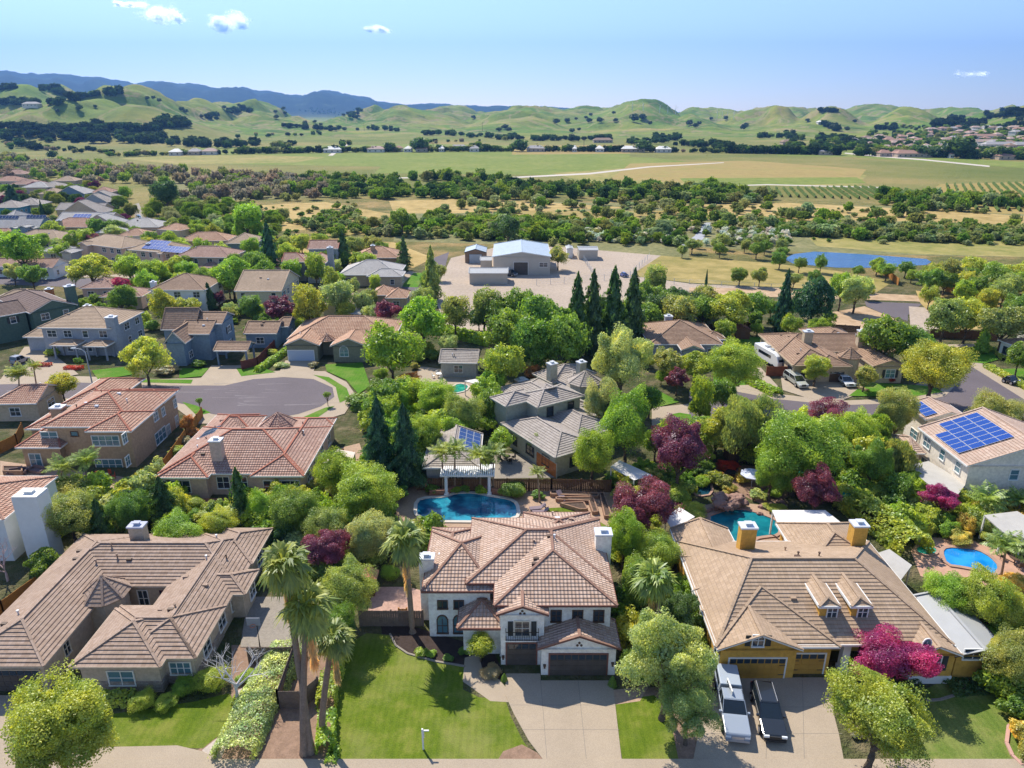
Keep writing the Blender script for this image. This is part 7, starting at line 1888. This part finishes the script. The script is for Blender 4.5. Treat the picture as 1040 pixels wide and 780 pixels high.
umbrella(765, 478, 1.6, mottled('white_blue_canvas', (.62, .64, .78), .15, 2), 'white and pale blue umbrella by the red flowers'); umbrella(805, 476, 1.5, mottled('green_canvas', (.03, .28, .16), .1, 1), 'emerald green umbrella under the wide lime tree')
umbrella(857, 497, 1.0, mottled('teal_canvas', (.03, .25, .22), .1, 1), 'small teal green umbrella right of the purple plum')
# ------------------------------------------------------------------ little buildings and yard things
def shed(name, label, px, py, w, d, h, rw, wm, rmm, cat, ang=0):
    p = P(px, py, 0); root = empty(name, p, label, cat, None, R(ang)); mb = MB(); mb.box(-w/2, 0, 0, w/2, d, h); zr = h + w * .25
    mb.face([(-w/2, 0, h), (w/2, 0, h), (0, 0, zr)]); mb.face([(w/2, d, h), (-w/2, d, h), (0, d, zr)]); mb.build('wall', wm, root)
    mb = MB(); o = .25
    mb.face([(-w/2-o, -o, h-o*.5), (0, -o, zr+.04), (0, d+o, zr+.04), (-w/2-o, d+o, h-o*.5)]); mb.face([(0, -o, zr+.04), (w/2+o, -o, h-o*.5), (w/2+o, d+o, h-o*.5), (0, d+o, zr+.04)]); mb.build('roof', rmm, root)
    mb = MB(); mb.box(-.45, -.04, 0, .45, 0, 1.9); mb.build('door', M_BROWN, root)
shed('garden_shed', 'small wooden garden shed with pale roof behind the red flowers', 750, 470, 3, 2.5, 2, 0, FW, SLAB, 'shed')
shed('garden_shed', 'little brown roofed shed right of the blue trimmed house', 754, 345, 3, 3, 2.2, 0, FW, mottled('shed_red', (.22,.09,.06), .1, 1), 'shed')
shed('playhouse', 'small playhouse with orange pink roof left of the lone fan palm', 371, 606, 1.9, 1.7, 1.9, 0, FW, mottled('play_roof', (.5,.22,.13), .1, 1), 'playhouse')
SOIL = mottled('planter_soil', (.09, .06, .045), .3, 3); BEDW = mottled('planter_wood', (.30, .18, .12), .2, 2)
def bed(label, px, h=.5):
    q = [P(*p, h) for p in px]; q = [Vector((p.x, p.y, 0)) for p in q]
    if sum(a.x * b.y - b.x * a.y for a, b in zip(q, q[1:] + q[:1])) < 0: q = q[::-1]
    root = empty('raised_planter', q[0], label, 'planter'); mb = MB(q[0])
    for a, b in zip(q, q[1:] + q[:1]): mb.beam(a + Vector((0, 0, h / 2)), b + Vector((0, 0, h / 2)), .16, h)
    mb.build('planter_wall', BEDW, root); mb = MB(q[0]); mb.prism(q, 0, h * .8); mb.build('soil', SOIL, root)
bed('long raised planter right against the wooden fence', Z(520, 420, K_, [(225,448),(508,465),(505,482),(228,470)]))
bed('L shaped raised planter in the middle of the planter group', Z(520, 420, K_, [(258,488),(455,488),(478,490),(505,572),(475,574),(452,508),(262,500)]))
bed('triangular raised planter nearest the artificial lawn', Z(520, 420, K_, [(282,522),(420,516),(442,555),(400,558)]))
bed('straight raised planter at the right end of the group', Z(520, 420, K_, [(515,462),(538,460),(585,595),(545,598)]))
p = P(430, 761, 0); root = empty('yard_sign', p, 'slim white real estate sign post on the front lawn', 'sign'); mb = MB(); mb.box(-.06, -.06, 0, .06, .06, 2.05); mb.box(-.06, -.05, 1.85, .5, .05, 1.93); mb.build('post', M_WHITE, root)
mb = MB(); mb.box(.02, -.02, 1.15, .12, .02, 1.8); mb.build('sign_panel', M_WHITE, root)
p = P(95.6, 398, 0); root = empty('street_lamp', p, 'grey street lamp by the cul-de-sac sidewalk', 'street lamp'); mb = MB(); mb.tube([(0, 0, 0), (0, 0, 7.2), (-.5, 0, 7.8), (-1.6, 0, 8.0)], [.13, .09, .06, .05], 8); mb.build('pole', M_TIN, root); mb = MB(); mb.box(-2.3, -.16, 7.9, -1.5, .16, 8.08); mb.build('lamp_head', M_TIN, root)
p = P(264, 657, 0); root = empty('basketball_hoop', p, 'basketball hoop standing in the concrete side yard', 'basketball hoop'); mb = MB(); mb.tube([(0, 0, 0), (0, .1, 3.0), (0, -.5, 3.3)], .07, 8); mb.build('pole', IRON, root)
mb = MB(); mb.box(-.6, -.6, 2.9, .6, -.54, 3.7); mb.build('backboard', mottled('grey_board', (.28,.29,.33), .1, 1), root); mb = MB(); ring = [Vector((.23 * math.cos(k * .6283), -.85 + .23 * math.sin(k * .6283), 3.05)) for k in range(11)]; mb.tube(ring, .02, 5); mb.build('rim', mottled('orange_rim', (.6,.15,.03), .1, 1), root)
r = random.Random(5); RK = mottled('red_brown_rock', (.27, .165, .13), .35, 1.2, .9, .2, fine=5, bstr=.6); import bmesh
def rock(px, py, s, label, group='boulders of the pool waterfall', flat=.6, z=0):
    p = P(px, py, z); bm = bmesh.new(); bmesh.ops.create_icosphere(bm, subdivisions=3, radius=1)
    o_ = Vector((r.random() * 50, r.random() * 50, 0))
    for v in bm.verts: k = 1 + .45 * noise.noise(v.co * 1.3 + o_) + .15 * noise.noise(v.co * 4 + o_); v.co = Vector((v.co.x * k * s, v.co.y * k * s * .8, v.co.z * k * s * flat))
    me = bpy.data.meshes.new('rock'); bm.to_mesh(me); bm.free(); me.materials.append(RK); return tag(link('boulder', me, None, (p.x, p.y, z + s * flat * .5), r.uniform(0, 6)), label, 'rock', group)
for i in range(22): rock(726 + r.random() * 30, 506 + r.random() * 11 + 0, r.uniform(.4, .9), 'reddish brown boulder of the waterfall stack behind the teal pool', z=r.uniform(0, .9))
for i in range(14): rock(700 + i * 3.2 + r.uniform(-2, 2), 521 - (i / 13) * 4 + r.uniform(-1, 1), r.uniform(.25, .45), 'small rim rock along the teal pool edge', 'rim rocks of the teal pool')
for i in range(26):
    px_, py_ = r.choice([(770 + r.random() * 30, 508 + r.random() * 20), (760 + r.random() * 20, 495 + r.random() * 14)]); rock(px_, py_, r.uniform(.2, .5), 'garden rock on the bank right of the waterfall', 'garden rocks on the pool bank')
# tables, loungers
def lounger(px, py, rz, label, col=(.22, .17, .19)):
    p = P(px, py, .3); root = empty('sun_lounger', (p.x, p.y, 0), label, 'sun lounger', None, rz); m = mottled('lounge_cushion', col, .1, 1)
    mb = MB(); mb.box(-.35, -1, .28, .35, .35, .4); mb.build('seat', m, root); mb = MB(); mb.face([(-.35, .35, .4), (.35, .35, .4), (.35, 1.0, .85), (-.35, 1.0, .85)]); mb.face([(.35, .35, .3), (-.35, .35, .3), (-.35, 1.0, .75), (.35, 1.0, .75)]); mb.build('backrest', m, root)
    for x in (-.3, .3):
        for y in (-.9, .3): mb = MB(); mb.box(x - .03, y - .03, 0, x + .03, y + .03, .28); mb.build('leg', M_ALU, root)
lounger(546, 516, -1.4, 'grey lounger beside the pool, farther one'); lounger(549, 520, -1.5, 'grey lounger beside the pool, nearer one'); lounger(571, 505, .5, 'lounger at the corner of the artificial lawn')
def table(px, py, rad, label, mat, seats=4, cm=None):
    p = P(px, py, 0); root = empty('patio_table', p, label, 'table'); mb = MB(); mb.tube([(0, 0, 0), (0, 0, .7)], .06, 6); mb.build('table_leg', mat, root); mb = MB(); mb.tube([(0, 0, .7), (0, 0, .76)], rad, 16); mb.build('table_top', mat, root)
    for k in range(seats):
        a = k * 6.283 / seats + .4; x, y = p.x + math.cos(a) * (rad + .5), p.y + math.sin(a) * (rad + .5); c_ = empty('patio_chair', (x, y, 0), 'chair around the ' + label, 'chair', 'chairs around the ' + label, a - math.pi / 2)
        mb = MB(); mb.box(-.24, -.24, .4, .24, .24, .47); mb.build('seat', cm or mat, c_); mb = MB(); mb.box(-.24, .2, .47, .24, .25, .95); mb.build('backrest', cm or mat, c_)
        for x in (-.2, .2):
            for y in (-.2, .2): mb = MB(); mb.box(x - .02, y - .02, 0, x + .02, y + .02, .4); mb.build('leg', cm or mat, c_)
table(105, 488, .75, 'round table on the brown house patio', M_CREAM, 6, mottled('red_chair', (.42,.09,.05), .1, 1)); table(515, 468, .5, 'small dark table by the sage house garage', IRON); table(742, 484, .7, 'table in the shade by the red flowers', IRON, 4, FWO)
table(446, 383, .6, 'white table on the pale central patio', M_WHITE, 4, M_WHITE); table(1030, 572, .6, 'table on the terrace beside the bright pool', M_BROWN, 3); table(350, 466, .6, 'table beside the cream canopy', FWO, 4)
def sofa(px, py, w, rz, label):
    p = P(px, py, 0); root = empty('outdoor_sofa', p, label, 'sofa', None, rz); m = mottled('sofa_grey', (.16,.11,.11), .1, 1); mb = MB(); mb.box(-w/2, -.4, .1, w/2, .4, .42); mb.build('seat', m, root); mb = MB(); mb.box(-w/2, .4, .1, w/2, .55, .85); mb.build('backrest', m, root)
    for s_ in (-1, 1): mb = MB(); mb.box(s_ * w/2 - .08 + s_ * .09, -.4, .1, s_ * w/2 + .08 + s_ * .09, .5, .65); mb.build('armrest', m, root)
sofa(18, 482, 2.0, .3, 'left grey sofa on the brown house patio'); sofa(38, 480, 2.0, -.3, 'right grey sofa on the brown house patio')
bed('orange wooden planter box on the brown house patio', [(3,473),(22,473),(22,478),(3,478)], .8)
for px, py, w, lab in ((43,372,2.6,'strip of red flowers along the wall of the grey porch house, left'), (75,375,2.6,'strip of red flowers along the wall of the grey porch house, right')):
    HEDGE([(px - 8, py), (px + 8, py)], 1.0, .6, 'RD', lab, lf=.12, name='flower_bed', cat='flowers')
HEDGE([(900,398),(915,395)], .8, .4, 'OL', 'low planting in front of the tan villa walk', lf=.12); HEDGE([(866,392),(880,398)], .8, .4, 'RB', 'low reddish planting at the tan villa driveway', lf=.12)
HEDGE([(965,700),(1000,696)], 1.6, .5, 'DG', 'dark ground planting above the right lawn', box=False, lf=.1); HEDGE([(880,705),(930,700)], 2.2, .5, 'DG', 'dark planting under the magenta maple', box=False, lf=.1)
# stone edging curve on the right lawn
q = [P(*p, 0) for p in [(940,712),(955,711),(968,707),(977,700),(984,693)]]; mb = MB(q[0])
for a, b in zip(q, q[1:]): mb.beam(a + Vector((0, 0, .06)), b + Vector((0, 0, .06)), .22, .12)
tag(mb.build('lawn_edging', CONC2, None, q[0]), 'pale curved stone edging on the right lawn', 'edging')
q = [P(*p, 0) for p in [(1036,735),(1024,738),(1022,755),(1028,768),(1038,778)]]; mb = MB(q[0])
for a, b in zip(q, q[1:]): mb.beam(a + Vector((0, 0, .08)), b + Vector((0, 0, .08)), .25, .16)
tag(mb.build('lawn_edging', mottled('pink_kerb', (.5,.3,.25), .1, 1), None, q[0]), 'pinkish curved edging at the bottom right corner', 'edging')
q = [P(*p, 0) for p in [(396,644),(402,656),(414,664),(442,672),(472,677)]]; mb = MB(q[0])
for a, b in zip(q, q[1:]): mb.beam(a + Vector((0, 0, .05)), b + Vector((0, 0, .05)), .18, .1)
tag(mb.build('lawn_edging', CONC2, None, q[0]), 'grey curved edging between lawn and dark mulch bed', 'edging')
# joints cut into the drives
JN = mottled('joint_line', (.22, .19, .16), .1, 2)
def joints(label, segs):
    mb = MB()
    for a, b in segs:
        A, B = P(*a, .052), P(*b, .052); d = (B - A).normalized(); s = Vector((-d.y, d.x, 0)) * .02; mb.face([A - s, B - s, B + s, A + s])
    o = mb.build('driveway_joints', JN); tag(o, kind='structure')
joints('', [((549,691),(556,776)), ((587,690),(596,776)), ((516,716),(625,716)), ((530,741),(629,741)), ((780,690),(778,776)), ((815,690),(817,776)), ((705,718),(850,718)), ((705,745),(855,745))])
cr = random.Random(4); mb = MB()
for i in range(26):
    px_, py_ = cr.uniform(205, 325), cr.uniform(388, 414)
    if i > 16: px_, py_ = cr.uniform(0, 190), cr.uniform(393, 402)
    A = P(px_, py_, .1345); B = A + Vector((cr.uniform(1.5, 6), cr.uniform(-.7, .7), 0)); d = (B - A).normalized(); s_ = Vector((-d.y, d.x, 0)) * cr.uniform(.03, .1); mb.face([A - s_, B - s_ * .3, B + s_ * .3, A + s_])
tag(mb.build('street_cracks', mottled('sealed_cracks', (.26, .235, .24), .2, 1)), kind='structure')
def wire_fence(label, px, hh=1.8):
    q = [P(*p, 0) for p in px]; root = empty('wire_fence', q[0], label, 'fence')
    for a, b in zip(q, q[1:]):
        n = max(1, int((b - a).length / 4))
        for i in range(n): p = a + (b - a) * i / n; pm = MB(q[0]); pm.box(p.x - .05, p.y - .05, 0, p.x + .05, p.y + .05, hh); pm.build('post', M_TIN, root)
    mb = MB(q[0])
    for a, b in zip(q, q[1:]):
        for z in (.4, .9, 1.35, hh): mb.beam(a + Vector((0, 0, z)), b + Vector((0, 0, z)), .025, .025)
    mb.build('wire', M_TIN, root)
wire_fence('thin wire fence crossing the gravel yard', [(545,290),(640,283),(700,291)]); wire_fence('thin wire fence behind the shed at the right of the yard', [(588,258),(602,279),(640,281),(660,262)])
wire_fence('low wire fence along the golden field and dirt path', [(700,288.5),(800,293.5),(890,298)], 1.2)
# ------------------------------------------------------------------ vehicles
RUB = plain('tyre_rubber', (.012, .012, .013), .8, .2); RIM = plain('rim_metal', (.5, .5, .52), .35, .5, .6); CARGL = plain('car_glass', (.012, .018, .022), .05, .9); HL = plain('headlight_glass', (.75, .78, .8), .1, .8); TL = plain('tail_light', (.35, .01, .01), .2, .6)
def paint(name, c): 
    if name in MATS: return MATS[name]
    m, t = newmat(name); b = NT(t).out(c, .28, .5); b.inputs['Coat Weight'].default_value = .6; return m
def profile_loft(mb, prof, ws, m=0):
    """prof: list of (y, z) closed outline; ws: half width at each point"""
    n = len(prof)
    L = [Vector((-w, y, z)) for (y, z), w in zip(prof, ws)]; Rr = [Vector((w, y, z)) for (y, z), w in zip(prof, ws)]
    mb.face(L, m=m); mb.face(Rr[::-1], m=m)
    for i in range(n): j = (i + 1) % n; mb.face([L[i], Rr[i], Rr[j], L[j]], m=m)
def car(label, a, b, col, kind='suv', cat='car', z=.05, name='parked_car'):
    """a = front pixel, b = rear pixel on the ground"""
    A, B = P(*a, 0), P(*b, 0); c = (A + B) / 2; L = (A - B).length; d = (A - B).normalized(); rz = math.atan2(d.y, d.x) - math.pi / 2
    root = empty(name, (c.x, c.y, z), label, cat, None, rz); h = L / 2; W = .93 if kind != 'pickup' else 1.0
    def fy(t): return -h + L * t          # t = 0 rear, 1 front
    Ht = {'suv': 1.7, 'sedan': 1.42, 'van': 1.75, 'pickup': 1.85}[kind]; belt = Ht * .60
    pr = {'suv': [(0,.35),(0,.95),(.02,belt),(.72,belt),(.97,belt-.16),(1,.75),(1,.35)], 'van': [(0,.35),(0,.95),(.02,belt),(.78,belt),(.97,belt-.22),(1,.7),(1,.35)], 'sedan': [(0,.35),(.0,.8),(.03,belt+.02),(.2,belt+.03),(.7,belt),(.97,belt-.18),(1,.6),(1,.32)], 'pickup': [(0,.45),(0,1.1),(.02,belt+.05),(.76,belt+.05),(.98,belt-.08),(1,.95),(1,.45)]}[kind]
    mb = MB(); profile_loft(mb, [(fy(t), zz) for t, zz in pr], [W * (.93 if t in (0, 1) else 1) for t, zz in pr])
    body = mb.build('body', paint('paint_' + '_'.join('%02d' % int(x * 99) for x in col), col), root, merge=True); bv = body.modifiers.new('bevel', 'BEVEL'); bv.width = .07; bv.segments = 2; bv.limit_method = 'ANGLE'
    gh = {'suv': (.03,.10,.52,.72), 'van': (.02,.07,.6,.8), 'sedan': (.14,.30,.55,.73), 'pickup': (.40,.43,.60,.74)}[kind]
    y0, y1, y2, y3 = [fy(t) for t in gh]; k = .80
    mb = MB(); prof = [(y0, belt - .02), (y3, belt - .02), (y2, Ht - .05), (y1, Ht - .05)]; profile_loft(mb, prof, [W * .95, W * .95, W * k, W * k]); mb.build('window_glass', CARGL, root, merge=True)
    mb = MB(); rp = [(y1 - .05, Ht - .06), (y2 + .05, Ht - .06), (y2 - .05, Ht), (y1 + .05, Ht)]; profile_loft(mb, rp, [W * k + .01, W * k + .01, W * k - .08, W * k - .08])
    for sx in (-1, 1):
        for ya, yb in ((y0, y1), (y3, y2), ((y0 + y3) / 2 - .05, (y1 + y2) / 2 - .05)): mb.beam((sx * W * .955, ya, belt - .02), (sx * (W * k + .005), yb, Ht - .04), .07, .05, up=Vector((1, 0, 0)))
    mb.build('roof', body.data.materials[0], root)
    for sx in (-1, 1):
        for t in (.19, .81):
            wr = .36 if kind != 'pickup' else .40; mb = MB((0, 0, 0)); mb.tube([(0, 0, 0), (sx * .24, 0, 0)], wr, 18)
            wl_ = mb.build('wheel', RUB, root, (sx * (W - .17), fy(t), wr)); mb = MB(); mb.tube([(sx * .235, 0, 0), (sx * .255, 0, 0)], wr * .62, 12); mb.build('rim', RIM, wl_)
        mb = MB(); mb.box(sx * W * .72 - .2, h - .1, .68, sx * W * .72 + .2, h + .02, .86); mb.build('headlight', HL, root)
        mb = MB(); mb.box(sx * W * .8 - .12, -h - .02, .8, sx * W * .8 + .12, -h + .06, 1.05); mb.build('tail_light', TL, root)
        mb = MB(); mb.box(min(sx * W, sx * (W + .2)), y3 - .35, belt, max(sx * W, sx * (W + .2)), y3 - .2, belt + .16); mb.build('side_mirror', body.data.materials[0], root)
    mb = MB(); mb.box(-W * .45, h - .06, .5, W * .45, h + .025, .8); mb.build('grille', IRON if kind != 'pickup' else RIM, root)
    mb = MB(); mb.box(-W * .9, h - .12, .32, W * .9, h + .06, .5); mb.build('bumper', RIM if kind == 'pickup' else body.data.materials[0], root)
    if kind == 'pickup':
        mb = MB(); profile_loft(mb, [(fy(.01), belt + .02), (fy(.385), belt + .02), (fy(.375), Ht + .02), (fy(.03), Ht - .02)], [W * .96, W * .96, W * .84, W * .84]); sh_ = mb.build('camper_shell', paint('paint_shell', (.36, .41, .47)), root, merge=True); bv = sh_.modifiers.new('bevel', 'BEVEL'); bv.width = .06; bv.segments = 2
        mb = MB()
        for sx in (-1, 1): mb.beam((sx * W * .9, fy(.08), (belt + Ht) / 2 + .05), (sx * W * .9, fy(.33), (belt + Ht) / 2 + .05), .06, .32)
        mb.build('shell_window', CARGL, root)
    if kind in ('suv', 'van'):
        for sx in (-1, 1): mb = MB(); mb.beam((sx * W * .68, y1 + .1, Ht + .06), (sx * W * .68, y2 - .1, Ht + .06), .04, .04); mb.build('roof_rail', RIM, root)
    return root
car('silver white pickup truck with camper shell on the ochre house driveway', (748.5,757), (735.5,690), (.27,.31,.37), 'pickup', 'truck', name='pickup_truck')
car('black estate car parked right of the pickup on the ochre driveway', (786.5,757), (771.5,703), (.015,.018,.022), 'suv')
car('silver minivan in the tan villa side driveway', (816,396), (799,384), (.42,.43,.40), 'van', z=.13); car('white sedan parked in front of the tan villa garage', (864,395), (851,385), (.68,.70,.74), 'sedan', z=.13)
car('dark pickup parked beside the long low shed', (524,281), (513,279.5), (.05,.07,.10), 'pickup', 'truck', name='pickup_truck'); car('white truck standing between the white shed and the warehouse', (579,260), (577,256), (.6,.6,.6), 'van')
car('small blue tractor like car at the gravel yard corner', (637,281), (631,281.5), (.03,.07,.3), 'sedan'); car('dark car half seen by the right edge hedge', (1032,392), (1020,388), (.04,.05,.07), 'sedan', z=.13)
car('dark car parked in front of the long low warehouse wall', (516,272), (510,272), (.03,.05,.1), 'sedan'); car('grey car parked in the driveway of the dark green house', (28,367), (14,372), (.3,.3,.32), 'suv', z=.13)
car('white car near the dead end street of the left village', (143,224), (140,220), (.6,.6,.6), 'sedan'); car('dark car parked at the left street behind the magenta tree', (128,287), (138,288), (.05,.09,.14), 'sedan'); car('blue car by the peach roofed houses driveway', (404,296), (398,298), (.05,.12,.3), 'sedan')
# camper trailer
A, B = P(795, 377, 0), P(770, 362, 0); c = (A + B) / 2; L = (A - B).length; d = (A - B).normalized(); root = empty('camper_van', (c.x, c.y, .1), 'long white camper van beside the tan villa', 'camper', None, math.atan2(d.y, d.x) - math.pi / 2)
mb = MB(); profile_loft(mb, [(-L/2,.5),(-L/2,2.9),(L*.3,2.95),(L*.42,2.6),(L*.5,1.5),(L*.5,.5)], [1.2]*6); o = mb.build('body', paint('paint_camper', (.7,.7,.7)), root, merge=True); bv = o.modifiers.new('b', 'BEVEL'); bv.width = .15; bv.segments = 3
mb = MB(); mb.box(-1.0, L*.44, 1.5, 1.0, L*.5-.1, 2.1); mb.build('windscreen', CARGL, root)
for y in (-L*.2, .2): mb = MB(); mb.box(-.5, y, 2.9, .5, y + .9, 3.15); mb.build('roof_unit', M_WTIN, root)
for sx in (-1, 1):
    for y in (-L*.3, L*.3): mb = MB(); mb.tube([(0,0,0),(sx*.25,0,0)], .4, 16); mb.build('wheel', RUB, root, (sx*1.0, y, .4))
    mb = MB(); mb.box(sx*1.2-.02, -L*.3, 1.6, sx*1.2+.02, L*.2, 2.2); mb.build('side_window', CARGL, root)

# bins, mailboxes and small kerbside things
for px_, py_, c_, lab in ((712,702,(.05,.05,.055),'black wheeled bin beside the ochre garage, under the birch'), (1008,672,(.03,.08,.04),'green wheeled bin beside the ochre outbuilding')):
    p = P(px_, py_, 0); root = empty('wheelie_bin', p, lab, 'bin'); m = mottled('bin_' + str(px_), c_, .1, 1, .5, .3)
    mb = MB(); profile_loft(mb, [(-.3, .1), (.28, .1), (.36, 1.0), (-.34, 1.0)], [.24, .24, .3, .3]); mb.build('body', m, root); mb = MB(); mb.box(-.32, -.38, 1.0, .32, .4, 1.06); mb.build('lid', m, root)
# look-alike garden plants: say which one, counted from the left
_g = {}
for o in bpy.data.objects:
    if o.get('group') in ('garden trees', 'garden shrubs'): _g.setdefault(o['label'], []).append(o)
_ord = ['leftmost', 'second from left', 'third from left', 'fourth from left', 'fifth from left', 'sixth from left', 'seventh from left', 'eighth from left', 'ninth from left', 'tenth from left', 'eleventh from left', 'twelfth from left']
for lab, os_ in _g.items():
    if len(os_) > 1:
        for o, w_ in zip(sorted(os_, key=lambda o: project_px(o.location)[0]), _ord): o['label'] = lab + ', ' + ('rightmost' if o is max(os_, key=lambda q: project_px(q.location)[0]) else w_)
haze()
